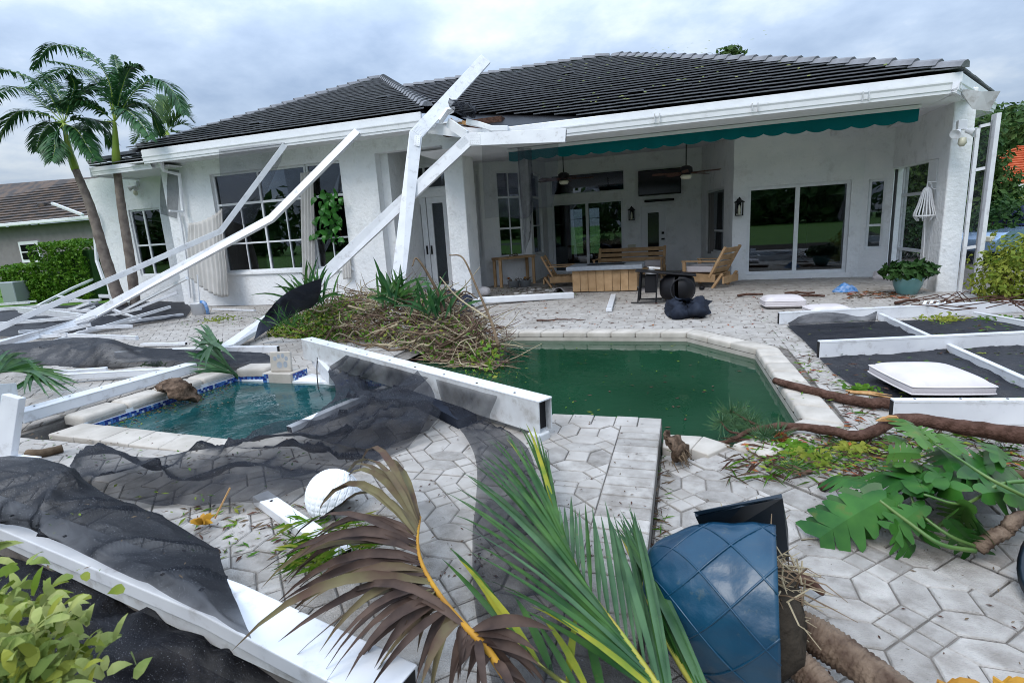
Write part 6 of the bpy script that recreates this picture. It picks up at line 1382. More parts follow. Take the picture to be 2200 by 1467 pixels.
for (px, py, a, L, lb) in ((1612, 634, .1, .45, 'short broken branch on the patio before the right slider'), (1718, 630, .0, .5, 'dark slat of wood on the patio'), (1735, 636, -.05, .55, 'pale-ended branch beside the dark slat on the patio'), (1205, 688, .05, .8, 'thin dark stick on the pavers beyond the pool'), (1800, 1040, .5, .2, 'short lichened stick on the pavers above the blue pot'), (1950, 648, .6, .5, 'split orange brown branch before the right column')):
    c = G(px, py, .03); d = V((math.cos(a), math.sin(a), 0)); branch([c - d * L / 2, c + V((0, .02, .01)), c + d * L / 2], .026 if L < .7 else .015, .018 if L < .7 else .006, lb, m='bark', name='stick', cat='stick')
m = MB(); c = G(2040, 650, .05)
bz = thing('twig_tangle', 'tangle of thin dark twigs over broken boards before the right column', 'twigs', c)
for k in range(34):
    p = G(ru(1930, 2190), ru(640, 662), ru(.02, .25)); an = ru(-.5, .5); L = ru(.3, .9); m.tube([p, p + V((math.cos(an) * L * .5, math.sin(an) * L * .5, ru(-.05, .15))), p + V((math.cos(an) * L, math.sin(an) * L, ru(-.1, .1)))], .007, 4)
m.v = [(x, y, max(z, .01)) for x, y, z in m.v]; m.build('twigs', 'bark', bz, kind='stuff')
for k in range(5): p = G(1985 + k * 14, 655, .04); MB().obox(p, V((.02, .0, 0)), V((.1, .22, .02)), V((0, 0, .012))).build('board', 'trim', bz)
def boot(pts, w_, label, seed):
    """a fibrous palm boot: flat wedge, splayed and ragged at its broad end"""
    rs = random.Random(seed); t = thing('palm_boot', label, 'palm boot', pts[-1]); C = catmull(pts, 6); n = len(C); m = MB()
    m.tube(C, [w_ * (.14 + .36 * (i / (n - 1)) ** .8) * (1 if i < n - 1 else .75) for i in range(n)], 16)
    D = (C[-1] - C[0]).normalized(); S_ = D.cross(V((0, 0, 1))).normalized(); U = S_.cross(D)
    out = []
    for q in m.v:
        q = V(q); i = min(range(n), key=lambda k: (C[k] - q).length); o_ = q - C[i]; q = C[i] + S_ * o_.dot(S_) * 1.5 + U * o_.dot(U) * .5 + D * o_.dot(D) + V((1, 1, 1)) * (.03 * fbm(q, 14)); out.append((q.x, q.y, max(q.z, .004)))
    m.v = out; m.build('husk', 'boot', t, smooth=True); f = MB()
    for _ in range(60):
        p = C[-1] + S_ * rs.gauss(0, w_ * .25) + U * rs.gauss(0, w_ * .12) - D * .03; f.tube([p, p + D * rs.uniform(.03, .09) + V((rs.gauss(0, .02), rs.gauss(0, .02), rs.gauss(0, .015)))], [.004, .0015], 4)
    f.build('fibres', 'twig', t, kind='stuff')
boot([G(1432, 925, .22), G(1440, 945, .17), G(1455, 965, .09), G(1464, 980, .06)], .19, 'fibrous palm boot lying at the corner of the raised platform', 1)
boot([G(425, 862, .06), G(405, 848, .14), G(385, 836, .20), G(362, 826, .23)], .22, 'dark palm boot lying on the spa coping', 2)
t = branch([G(60, 975, ZP + .03), G(95, 972, ZP + .03), G(135, 963, ZP + .03)], .035, .028, 'broken orange-brown stick on the pavers left of the spa', name='stick', m='twig', cat='stick')
MB().bar(G(462, 1112, ZP + .02), G(494, 1048, ZP + .16), .018, .006).build('wood_sliver', 'wood_raw', label='thin pale sliver of wood stuck in the mesh', cat='sliver')
m = MB(); p = G(436, 1125, ZP + .03)
for k in range(9): a = k * .7; blade(m, p, p + V((.07 * math.cos(a), .05 * math.sin(a), ru(0, .05))), .03, bend=V((0, 0, .01)), seg=3)
m.build('dry_leaf', 'dead_rachis', label='curled orange dry leaf on the pavers below the mesh', cat='leaf')
c = G(1673, 942, .04); pc = thing('pine_cone', 'reddish pine cone among the leaf litter', 'pine cone', c)
MB().lathe(c, [(0, -.02), (.02, -.015), (.03, .0), (.028, .02), (.015, .045), (0, .055)], 12, ax=Matrix.Rotation(R(80), 3, 'Y')).build('core', 'bark', pc, smooth=True)
m = MB()
for k in range(90):
    a = k * 2.4; h = -.02 + .07 * k / 90; r_ = .034 * math.sin(math.pi * (k + 12) / 112); q = Matrix.Rotation(R(80), 3, 'Y') @ V((r_ * math.cos(a), r_ * math.sin(a), h)); n_ = Matrix.Rotation(R(80), 3, 'Y') @ V((math.cos(a), math.sin(a), .5)); m.obox(c + q, n_ * .008, n_.cross(V((0, 0, 1))).normalized() * .006, V((0, 0, .002)))
m.build('scales', 'cone', pc, kind='stuff')
# leaf litter: one mass of needles, leaves and crumbs over the decks
rs = random.Random(21); lit = [MB() for _ in range(5)]
def scatter(n, x0, x1, y0, y1, z, kinds, smin, smax, el=3.0, rise=.004):
    for _ in range(n):
        p = G(rs.uniform(x0, x1), rs.uniform(y0, y1), z + .004)
        if z == 0 and -3.3 < p.x < .9 and 3.75 < p.y < 7.38 and not (p.x > .3 and p.y < 3.6 + (p.x - .3) * 1.1): continue
        a = rs.uniform(0, 6.28); s_ = rs.uniform(smin, smax); d = V((math.cos(a), math.sin(a), rs.uniform(-.05, .25))); u = V((-math.sin(a), math.cos(a), rs.uniform(-.2, .2))); p.z += rs.uniform(0, rise)
        lit[rs.choice(kinds)].add([p - d * s_, p + u * s_ / el + V((0, 0, s_ * .15)), p + d * s_, p - u * s_ / el], [(0, 1, 2, 3)])
scatter(700, 1600, 2200, 930, 1030, 0, (0, 1, 1, 2, 4), .012, .035, 3, .05); scatter(500, 1640, 1930, 940, 1010, 0, (0, 1, 0, 2), .012, .03, 2.5, .03)
scatter(520, 1560, 2200, 925, 1040, 0, (0, 2, 3), .05, .10, 30, .03); scatter(420, 1650, 1900, 760, 920, 0, (0, 2, 3, 4), .02, .07, 16); scatter(260, 1640, 1860, 680, 800, 0, (2, 3, 0), .012, .05, 10)
scatter(420, 1040, 1640, 630, 705, 0, (2, 3, 4, 2), .015, .045, 3); scatter(300, 1400, 2000, 620, 680, 0, (2, 3), .012, .05, 4); scatter(260, 1820, 1960, 626, 642, 0, (3, 3, 4), .03, .10, 12)
scatter(500, 1000, 1240, 618, 640, 0, (2, 2, 3, 0), .015, .05, 2); scatter(240, 380, 720, 1080, 1200, ZP, (0, 1, 2, 3), .006, .04, 5); scatter(420, 600, 1400, 880, 1250, ZP, (2, 2, 3), .004, .014, 2.5)
scatter(160, 1400, 1440, 930, 1250, 0, (0, 2, 3), .02, .05, 14); scatter(140, 1430, 2200, 1000, 1460, 0, (2, 3, 3), .003, .014, 3); scatter(46, 180, 640, 985, 1080, ZP + .05, (0, 1, 3, 0), .008, .03, 4, .02); scatter(30, 100, 420, 1080, 1250, .44, (0, 1, 3), .006, .02, 4, .01); scatter(300, 380, 600, 660, 700, 0, (0, 2, 3), .015, .05, 4); scatter(200, 60, 700, 930, 1000, ZP, (2, 3, 0), .006, .022, 3)
scatter(240, 2000, 2200, 690, 760, .03, (0, 1, 2), .015, .05, 4); scatter(200, 1700, 2200, 700, 860, .035, (0, 2, 1), .01, .05, 6)
scatter(260, 620, 800, 1130, 1240, ZP, (0, 0, 1), .03, .10, 22, .06)
for k in range(900):   # scum along the spa's left edge and at the brush pile
    if k < 620: px = rs.uniform(205, 500); y_ = lerp(915, 812, (px - 185) / 330); py = y_ + abs(rs.gauss(0, 16)); z = WZ
    else: px = rs.uniform(1000, 1110); py = rs.gauss(800, 14) if px < 1060 else rs.gauss(770, 20); z = -.098
    p = G(px, py, z + .003)
    if z == WZ and py > 925: continue
    if z < 0 and not (-3.2 < p.x < .7 and 4.9 < p.y < 7.3): continue
    a = rs.uniform(0, 6.28); s_ = rs.uniform(.006, .022); d, u = V((math.cos(a), math.sin(a), 0)), V((-math.sin(a), math.cos(a), 0)); lit[rs.choice((0, 1, 2, 3, 3))].add([p - d * s_, p + u * s_ * .4, p + d * s_, p - u * s_ * .4], [(0, 1, 2, 3)])
for k in range(200):   # floating bits on both waters
    for (x0, x1, y0, y1, z) in (((250, 520, 820, 925, WZ), (1100, 1700, 720, 930, -.098))):
        if z == WZ and (rs.random() < .3): continue
        px, py = rs.uniform(x0, x1), rs.uniform(y0, y1)
        if z == WZ and py > 925 - (px - 200) * .33 + 10: continue
        p = G(px, py, z + .003)
        if z < 0 and (not (-3.2 < p.x < .75 and 3.85 < p.y < 7.3) or rs.random() < .45): continue
        a = rs.uniform(0, 6.28); s_ = rs.uniform(.008, .03); d, u = V((math.cos(a), math.sin(a), 0)), V((-math.sin(a), math.cos(a), 0)); lit[rs.choice((0, 1, 2))].add([p - d * s_, p + u * s_ * .4, p + d * s_, p - u * s_ * .4], [(0, 1, 2, 3)])
LB = ('leaf_hedge', 'leaf_lime', 'bark', 'twig', 'leaf_red')
for i, m_ in enumerate(lit): m_.build('leaf_litter', LB[i], kind='stuff')
rl = MB()      # leaves and twigs blown onto the roof
for k in range(170):
    x, y = rs.uniform(-3, 3.6), rs.uniform(10.6, 16.3)
    if y - 10.3 > (3.9 - x) * 1.0: continue
    if rs.random() < .5: x, y = rs.gauss(-.3, 1.1), min(16.5, rs.gauss(15.6, .8))
    p = V((x, y, EZ + SL * (y - EY) + .125)); a = rs.uniform(0, 6.28); s_ = rs.uniform(.02, .06); d, u = V((math.cos(a), math.sin(a), .42 * math.sin(a))), V((-math.sin(a), math.cos(a), .42 * math.cos(a))); rl.add([p - d * s_, p + u * s_ * .5, p + d * s_, p - u * s_ * .5], [(0, 1, 2, 3)])
rl.build('roof_leaf_litter', 'leaf_lime', kind='stuff')
# green leafy tufts in the litter
for k, (px, py, r_, nn_, lb) in enumerate(((1740, 985, .10, 90, 'bright green leafy sprig on the litter left of the monstera'), (1700, 965, .10, 60, 'small yellow green sprig beside the pine cone'), (1830, 968, .08, 50, 'yellowing leafy sprig behind the monstera leaves'), (1850, 838, .09, 60, 'yellow green sprig beside the splintered limb'), (2030, 690, .2, 130, 'yellow leafy sprig at the far beam of the fallen panel'), (2150, 690, .18, 110, 'green leafy sprig at the far right of the fallen panel'), (690, 1190, .10, 60, 'tuft of green sprigs under the dead frond'), (330, 785, .12, 60, 'light green sprig on the dark screen heap'), (470, 690, .3, 120, 'loose green palm leaves piled below the torn curtain'))):
    t = thing('leafy_sprig', lb, 'leaves', G(px, py)); m = MB(); r2 = random.Random(k + 40)
    zb = ZP if py > 1000 and px < 1400 else 0
    for _ in range(nn_):
        p = G(px, py, zb + .02) + V((r2.gauss(0, r_ * .6), r2.gauss(0, r_ * .5), abs(r2.gauss(0, r_ * .15)))); a = r2.uniform(0, 6.28); blade(m, p, p + V((math.cos(a), math.sin(a), r2.uniform(-.1, .4))).normalized() * r2.uniform(.03, .08), r2.uniform(.012, .03), bend=V((0, 0, .006)), seg=3, taper=.4)
    m.build('leaves', 'leaf_lime' if k % 2 == 0 else 'leaf_hedge', t, kind='stuff')
for k, (px, py, lb) in enumerate(((1760, 980, 'fan of green pine needles on the litter before the long branch'), (1700, 1000, 'spray of pine needles next to the bright sprig'), (1640, 930, 'needle spray under the long pine branch by the pool'), (1820, 950, 'needle spray under the kink of the pine branch'))):
    m = MB(); needles(m, G(px, py, .03), 110, .16, random.Random(k)); m.v = [(x, y, max(z * .5, .006)) for x, y, z in m.v]; m.build('needle_spray', 'leaf_frond', label=lb, cat='needles', kind='thing')

# ------------------------------------------------------------------ pots
def frame_of(a):
    a = V(a).normalized(); u = a.cross(V((0, 0, 1))).normalized(); w_ = u.cross(a); return a, u, w_
c = G(1664, 1448, 0) + V((0, 0, .262)); ax_, u_, w_ = frame_of(V((.985, -.12, .06)))
pot = thing('broken_pot', 'broken dark blue planter lying on its side, spilling roots', 'pot', V((c.x, c.y, 0)))
A0, A1 = R(-6), R(304)      # kept part of the circle; the upper back is broken out
n, k_ = 96, 30; m = MB(); vs_ = []
prad = lambda t: .12 + .145 * (1 - (1 - min(1, t * 1.1)) ** 2.4) ** .75
ppt = lambda t, an, dr=0: c - ax_ * (.40 * (1 - t)) + (u_ * math.sin(an) + w_ * math.cos(an)) * (prad(t) + dr)
NR = 9; pitch_ = 2 * math.pi / NR
for j in range(k_ + 1):
    t = j / k_
    for i in range(n + 1):
        an = lerp(A0, A1, i / n); x1 = (an / pitch_ + t * 2.2) % 1; x2 = (an / pitch_ - t * 2.2) % 1; b1, b2 = min(x1, 1 - x1), min(x2, 1 - x2)
        vs_.append(ppt(t, an, -.010 * min(b1, b2) * 2 + .003 * fbm((i * .1, j * .1, 1), 1.5)))
m.add(vs_, [(j * (n + 1) + i, j * (n + 1) + i + 1, (j + 1) * (n + 1) + i + 1, (j + 1) * (n + 1) + i) for j in range(k_) for i in range(n)])
o = m.build('shell', 'pot_blue', pot, smooth=True); s_ = o.modifiers.new('solid', 'SOLIDIFY'); s_.thickness = .014; s_.offset = 0
rd = MB()                                # raised ridges that cross in diamonds
for sg in (-1, 1):
    for k in range(-NR, 2 * NR):
        P_ = [];
        for j in range(25):
            t = j / 24; an = (k - sg * t * 2.2) * pitch_
            if A0 + .02 < an < A1 - .02: P_.append(ppt(t, an, .007))
        if len(P_) > 3: rd.tube(P_, .0035, 5)
rd.build('ridges', 'pot_blue', pot, smooth=True, kind='stuff')
m = MB(); m.add([c - ax_ * .395 + (u_ * math.sin(a) + w_ * math.cos(a)) * .125 for a in [2 * math.pi * i / 32 for i in range(32)]], [tuple(range(32))]); o = m.build('bottom', 'pot_blue', pot); s_ = o.modifiers.new('solid', 'SOLIDIFY'); s_.thickness = .014
q = [G(1492, 1102, .50), G(1590, 1080, .56), G(1678, 1062, .58), G(1690, 1130, .42), G(1692, 1195, .28), G(1600, 1190, .26), G(1520, 1160, .36)]
m = MB(); m.add(q, [tuple(range(7))]); o = m.build('back_shard', 'pot_dark', pot); s_ = o.modifiers.new('solid', 'SOLIDIFY'); s_.thickness = .015
m = MB(); m.add([G(1490, 1100, .51), G(1678, 1061, .59), G(1680, 1068, .585), G(1500, 1106, .50)], [(0, 1, 2, 3)]); o = m.build('back_rim', 'pot_dark', pot); s_ = o.modifiers.new('solid', 'SOLIDIFY'); s_.thickness = .02
rt = [MB(), MB()]; rs = random.Random(4)
for k in range(420):
    t = rs.random(); p = c - ax_ * (.26 * t - .08) + u_ * rs.gauss(-.03, .06) + w_ * (rs.gauss(.09, .04) if t > .2 else rs.gauss(-.05, .10)); d = V((rs.gauss(0, 1), rs.gauss(0, 1), rs.gauss(0, .7))).normalized(); L = rs.uniform(.05, .16)
    rt[k % 2].tube([p, p + d * L * .5 + V((0, 0, rs.gauss(0, .02))), p + d * L + V((0, 0, -.02))], [.003, .0025, .001], 4)
rt[0].build('roots', 'twig_pale', pot, kind='stuff'); rt[1].build('dark_roots', 'twig', pot, kind='stuff')
m = MB(); m.lathe(c - ax_ * .02, [(0, -.30), (.12, -.27), (.19, -.15), (.20, -.02), (.14, .08), (0, .11)], 20, ax=Matrix((u_, w_, ax_)).transposed()); m.v = [tuple(V(v) + V((1, 1, 1)) * .035 * fbm(v, 9) - w_ * .05) for v in m.v]; m.build('soil_ball', 'soil', pot, smooth=True)
def trunk_piece(pts, r0, r1, label):
    t = thing('stem_log', label, 'trunk', pts[0]); C = catmull(pts, 26); n = len(C)
    MB().tube(C, [lerp(r0, r1, i / (n - 1)) * (1 + .05 * math.sin(i * 1.9 + 3 * fbm(C[i], 3)) * (.4 + rnd())) * (1 + .12 * fbm(C[i], 6)) for i in range(n)], 16).build('trunk', 'ring_bark', t, smooth=True)
    return t
mat('ring_bark', (.075, .048, .035), .85, (.20, .145, .105), scale=16, bump=.9, bscale=40)
trunk_piece([G(1690, 1330, .18), G(1760, 1370, .15), G(1850, 1430, .13), G(1960, 1510, .12)], .058, .052, 'thick ringed brown stem lying from the broken pot to the bottom edge')
trunk_piece([G(1668, 1390, .14), G(1720, 1430, .12), G(1790, 1500, .10)], .046, .042, 'shorter ringed stem beside the thick one below the broken pot')
branch([G(1705, 1240, .10), G(1740, 1250, .08), G(1770, 1270, .05)], .03, .012, 'dark root stub sticking out of the broken pot', name='root_stub', m='bark', cat='root')
for k, (px, py) in enumerate(((2030, 1470), (2150, 1466))):
    m = MB(); p = G(px, py, .1)
    for j in range(7): a = j * .9; blade(m, p, p + V((.08 * math.cos(a) + .05, .03 * math.sin(a) - .03, -.06 + .06 * rnd())), .03, seg=4, bend=V((0, 0, .03)))
    m.build('curled_leaf', 'dead_rachis', label=('curled yellow brown leaf at the bottom edge right of the ringed stems', 'second curled yellow leaf at the bottom right corner')[k], cat='leaf')
c = G(2375, 1235, .17); MB().lathe(c, [(0, -.2), (.15, -.19), (.20, .1), (.215, .12), (.19, .12), (.14, -.1), (0, -.1)], 28, ax=Matrix.Rotation(R(-62), 3, 'Y')).build('dark_pot', 'pot_dark', smooth=True, label='dark blue pot cut off by the right picture edge under the monstera', cat='pot')
# white dimpled dome
c = G(720, 1090, ZP + .02); dm = MB(); n, k_ = 96, 40; ax_, u_, w_ = frame_of(V((-.55, .1, .75))); vs_ = []
for j in range(k_ + 1):
    th = math.pi * .62 * j / k_
    for i in range(n):
        an = 2 * math.pi * i / n; d1 = .5 - abs((i / n * 16 + j / k_ * 7) % 1 - .5); d2 = .5 - abs((i / n * 16 - j / k_ * 7) % 1 - .5); r_ = .135 + .0045 * min(1, 5 * min(d1, d2))
        q = c + V((0, 0, .06)) + (ax_ * math.cos(th) * 1.05 + (u_ * math.cos(an) + w_ * math.sin(an)) * math.sin(th)) * r_; vs_.append(q)
dm.add(vs_, [(j * n + i, j * n + (i + 1) % n, (j + 1) * n + (i + 1) % n, (j + 1) * n + i) for j in range(k_) for i in range(n)])
dm.build('dimpled_dome', 'white_foam', label='white dimpled dome like an upturned bowl behind the dead frond', cat='bowl')

# ------------------------------------------------------------------ monstera blown over at the right
mo = thing('monstera_plant', 'uprooted monstera with split green leaves at the lower right', 'plant', G(2120, 1170))
def monstera_leaf(base, tip, nrm, W, mi, seed):
    rs = random.Random(seed); base, tip = V(base), V(tip); d = tip - base; L = d.length; d.normalize(); s_ = d.cross(V(nrm)).normalized(); nz = s_.cross(d); m = MB(); n = 5
    def P_(t, w_): return base + d * (L * t) + s_ * w_ - nz * (.35 * abs(w_)) - V((0, 0, .12 * L * max(t, 0) ** 2))
    def wv(t): return W * max(.05, math.sin(math.pi * min(1, .20 + .80 * (1 - t))) ** .6)
    for sd in (-1, 1):
        for k in range(n):
            t0, t1 = k / n, (k + 1) / n; w0 = wv((t0 + t1) / 2) * rs.uniform(.9, 1.08); sl_ = .10 + .10 * k / n; g_ = .012
            a0 = -.12 if k == 0 else 0
            lo = [P_(t0, 0), P_(t0 + a0 + sl_ * .5, sd * w0 * .5), P_(t0 + a0 + sl_ * .85 + g_ * 2, sd * w0 * .82), P_(t0 + a0 * .6 + sl_ + .05, sd * w0)]
            hi = [P_(t1, 0), P_(t1 + sl_ * .5, sd * w0 * .48), P_(t1 + sl_ * .75 - g_ * 3, sd * w0 * .78), P_(t1 + sl_ * .9 - .05, sd * w0 * .97)]
            mid = P_((t0 + t1) / 2 + sl_ + .02, sd * w0 * 1.06)
            vs2 = lo + hi + [mid]; fs = [(0, 4, 5, 1), (1, 5, 6, 2), (2, 6, 7, 3), (3, 7, 8)]
            m.add(vs2, fs if sd > 0 else [tuple(reversed(f)) for f in fs])
    m.build('leaf', ('leaf_monstera', 'leaf_monstera2')[mi], mo, smooth=True)
ML = (((1905, 1068, .22), (1738, 1150, .05), .17, 0), ((1860, 1040, .2), (1775, 1010, .16), .12, 0), ((1985, 1055, .3), (1930, 955, .22), .16, 0), ((1985, 1055, .3), (1860, 985, .22), .14, 0), ((2010, 1035, .3), (2075, 955, .2), .15, 0), ((1995, 960, .36), (1935, 872, .42), .09, 1), ((2010, 950, .34), (1955, 905, .36), .07, 1), ((2015, 950, .34), (1965, 955, .3), .08, 1), ((2100, 1030, .3), (2190, 965, .2), .14, 0), ((2110, 1060, .3), (2215, 1040, .22), .14, 0), ((2060, 1090, .26), (2005, 1125, .12), .10, 1), ((2075, 1085, .26), (2115, 1150, .1), .09, 0), ((1960, 1085, .22), (1990, 1165, .06), .10, 0), ((1930, 1060, .24), (1880, 1100, .14), .10, 0), ((2050, 1010, .3), (2010, 930, .3), .1, 0), ((2140, 1010, .3), (2120, 930, .24), .1, 0), ((1985, 1040, .26), (2050, 1000, .2), .12, 1))
for k in range(2 * len(ML)):
    a, b, W, mi = ML[k % len(ML)]; A_, B_ = G(*a), G(*b)
    if k >= len(ML): j_ = V((ru(-.14, .14), ru(-.12, .12), ru(-.06, .04))); A_ += j_; B_ += j_ + V((ru(-.1, .1), ru(-.1, .1), ru(-.05, .02)))
    B_ = lerp(A_, B_, .86); monstera_leaf(A_, B_, (CAM - A_).normalized() * .7 + V((ru(-.6, .6), ru(-.6, .6), .6)), W * .78, mi, k)
for pts, r_ in (([(2095, 1183, .08), (2020, 1168, .12), (1950, 1120, .18), (1890, 1075, .24)], .016), ([(2100, 1175, .08), (2040, 1150, .14), (1975, 1100, .2), (1955, 1060, .25)], .013), ([(2230, 1032, .30), (2150, 1040, .28), (2070, 1082, .26), (1985, 1062, .30)], .014), ([(2230, 1080, .25), (2130, 1030, .34), (2060, 985, .36), (2005, 950, .36)], .012), ([(2105, 1180, .06), (2060, 1165, .08), (1990, 1140, .10), (1930, 1085, .2)], .014)):
    C = catmull([G(*p) for p in pts], 7); MB().tube(C, [.7 * r_ * (1 - .5 * i / (len(C) - 1)) for i in range(len(C))], 8).build('stalk', 'stem', mo, smooth=True)
C = catmull([G(2230, 1100, .16), G(2180, 1118, .18), G(2160, 1140, .14), G(2130, 1155, .12), G(2100, 1180, .07)], 8); MB().tube(C, [.028 * (1 + .15 * (i % 3 == 0)) for i in range(len(C))], 10).build('trunk', 'ring_bark', mo, smooth=True)
branch([G(2000, 985, .04), G(2080, 1002, .05), G(2160, 1015, .05), G(2240, 1030, .05)], .022, .022, 'pale bare stick lying under the monstera leaves', name='stick', m='twig', cat='stick')
# small things on the lanai floor
c = G(1815, 625, 0); heap(1815, 627, .42, .24, .12, 'plastic_bag', 'bag_blue', 'crumpled blue plastic bag on the patio', 'bag', 12, nx=10)
for k in range(9):
    p = G(ru(1100, 1200), ru(621, 634), .02); MB().lathe(p, [(0, -.015), (.05, 0), (.07, .03), (.06, .03), (0, .01)], 10).build('shard', 'shell', label='white crockery shard scattered on the lanai floor by the console table', cat='shard', group='shards on the lanai floor')
p = G(1508, 619, .04); MB().lathe(p, [(0, -.05), (.05, -.03), (.06, .02), (.03, .05), (0, .06)], 12).build('small_bottle', 'black', smooth=True, label='small dark bottle on the floor right of the cushioned lounge chair', cat='bottle')
# ------------------------------------------------------------------ background
nb = thing('neighbour_house', 'grey stucco neighbour house with brown tiled roof beyond the hedge', 'house', PY(60, 600, 22))
NY = 21.0
a, b = PY(-160, 500, NY), PY(215, 490, NY)
ez = PY(60, 482, NY).z
MB().box((a.x - 6, NY + .6, -.1), (b.x - .3, NY + 9, ez)).build('wall', 'nb_wall', nb)
w0, w1 = PY(42, 520, NY + .6), PY(95, 562, NY + .6)
MB().box((w0.x, NY + .5, w1.z), (w1.x, NY + .6, w0.z)).build('window_surround', 'trim', nb)
f = MB().box((w0.x + .18, NY + .47, w1.z + .18), (w1.x - .18, NY + .52, w0.z - .18)).build('window', 'screen_tv', nb)
MB().box((w0.x + .18, NY + .44, (w0.z + w1.z) / 2 - .03), (w1.x - .18, NY + .475, (w0.z + w1.z) / 2 + .03)).build('rail', 'trim', f)
MB().box((a.x - 6, NY - .1, ez - .02), (b.x + .1, NY + .05, ez + .16)).build('gutter', 'trim', nb, bev=.03)
q = PY(0, 400, NY + 4.5)
apx = (PY(-20, 398, NY + 4.5).x, NY + 4.5, PY(-20, 398, NY + 4.5).z)
rA = [(a.x - 8, NY, ez + .14), (b.x + .1, NY, ez + .14), (b.x - 2.6, NY + 4.5, apx[2] - .35), (apx[0] - 6, NY + 4.5, apx[2] + .2)]
def simple_courses(pts, u, step, m, parent, tw=.4):
    P0 = V(pts[0]); u = V(u).normalized(); nn = (V(pts[1]) - P0).cross(V(pts[2]) - P0).normalized(); nn = nn if nn.z > 0 else -nn; up = nn.cross(u); up = up if up.z > 0 else -up
    poly = ccw([((V(p) - P0).dot(u), (V(p) - P0).dot(up)) for p in pts]); y1 = max(p[1] for p in poly); y = 0
    base = MB().add([V(p) - nn * .02 for p in pts], [tuple(range(len(pts)))]).build('roof', m, parent)
    while y < y1:
        q = clipconvex([(-60, y), (60, y), (60, y + step), (-60, y + step)], poly)
        if len(q) >= 3:
            mm = MB(); top = [P0 + u * p[0] + up * p[1] + nn * lerp(.09, .02, (p[1] - y) / step) for p in q]; bot = [P0 + u * p[0] + up * p[1] for p in q]; n = len(q)
            mm.add(top + bot, [tuple(range(n))] + [(k, n + k, n + (k + 1) % n, (k + 1) % n) for k in range(n)]).build('tile_course', m, base)
        y += step
simple_courses(rA, (1, 0, 0), .36, 'nb_roof', nb)
simple_courses([(b.x + .1, NY, ez + .14), (b.x + .1, NY + 9, ez + .14), (b.x - 2.6, NY + 4.5, apx[2] - .35)], (0, 1, 0), .36, 'nb_roof', nb)
c = PY(95, 440, NY + 1.6); MB().box((c.x - .3, c.y - .2, c.z - .12), (c.x + .3, c.y + .2, c.z + .12)).build('roof_vent', 'nb_roof', nb, bev=.05)
c = G(22, 652); MB().box((c.x - .35, c.y, 0), (c.x + .35, c.y + .5, .75)).build('utility_box', 'galv', bev=.03, label='grey utility box at the left end of the hedge', cat='box')
MB().sweep([PY(112, 437, 20.5), PY(178, 462, 20.2)], .12, .12, (0, 0, 1)).build('roof_rail', 'alu', label='white rail lying on the neighbour roof', cat='beam')
# right neighbour, cars, trees
rn = thing('villa', 'white villa with red tiled roof at the right picture edge', 'house', PY(2190, 480, 30))
VY = 27.0; e0 = PY(2135, 405, VY); xw = PY(2160, 450, VY + .6).x
MB().box((xw, VY + .6, -.1), (xw + 14, VY + 9, e0.z)).build('wall', 'stucco', rn)
MB().box((e0.x, VY - .1, e0.z - .12), (e0.x + 16, VY + .1, e0.z + .1)).build('fascia', 'trim', rn)
simple_courses([(e0.x, VY - .1, e0.z + .1), (e0.x + 16, VY - .1, e0.z + .1), (e0.x + 13, VY + 5, e0.z + 1.9), (e0.x + 3, VY + 5, e0.z + 1.9)], (1, 0, 0), .34, 'red_roof', rn)
simple_courses([(e0.x, VY + 9, e0.z + .1), (e0.x, VY - .1, e0.z + .1), (e0.x + 3, VY + 5, e0.z + 1.9)], (0, -1, 0), .34, 'red_roof', rn)
g0 = PY(2184, 452, VY + .55); MB().box((g0.x, VY + .53, 0), (g0.x + 3, VY + .6, g0.z)).build('garage_door', 'curtain', rn)
c = PY(2172, 447, VY + .5); MB().lathe(c, [(0, .2), (.12, .1), (.14, -.15), (.06, -.25), (0, -.25)], 10).build('porch_lamp', 'lamp_glass', label='small white porch lamp on the villa beside its garage', cat='lamp', smooth=True)
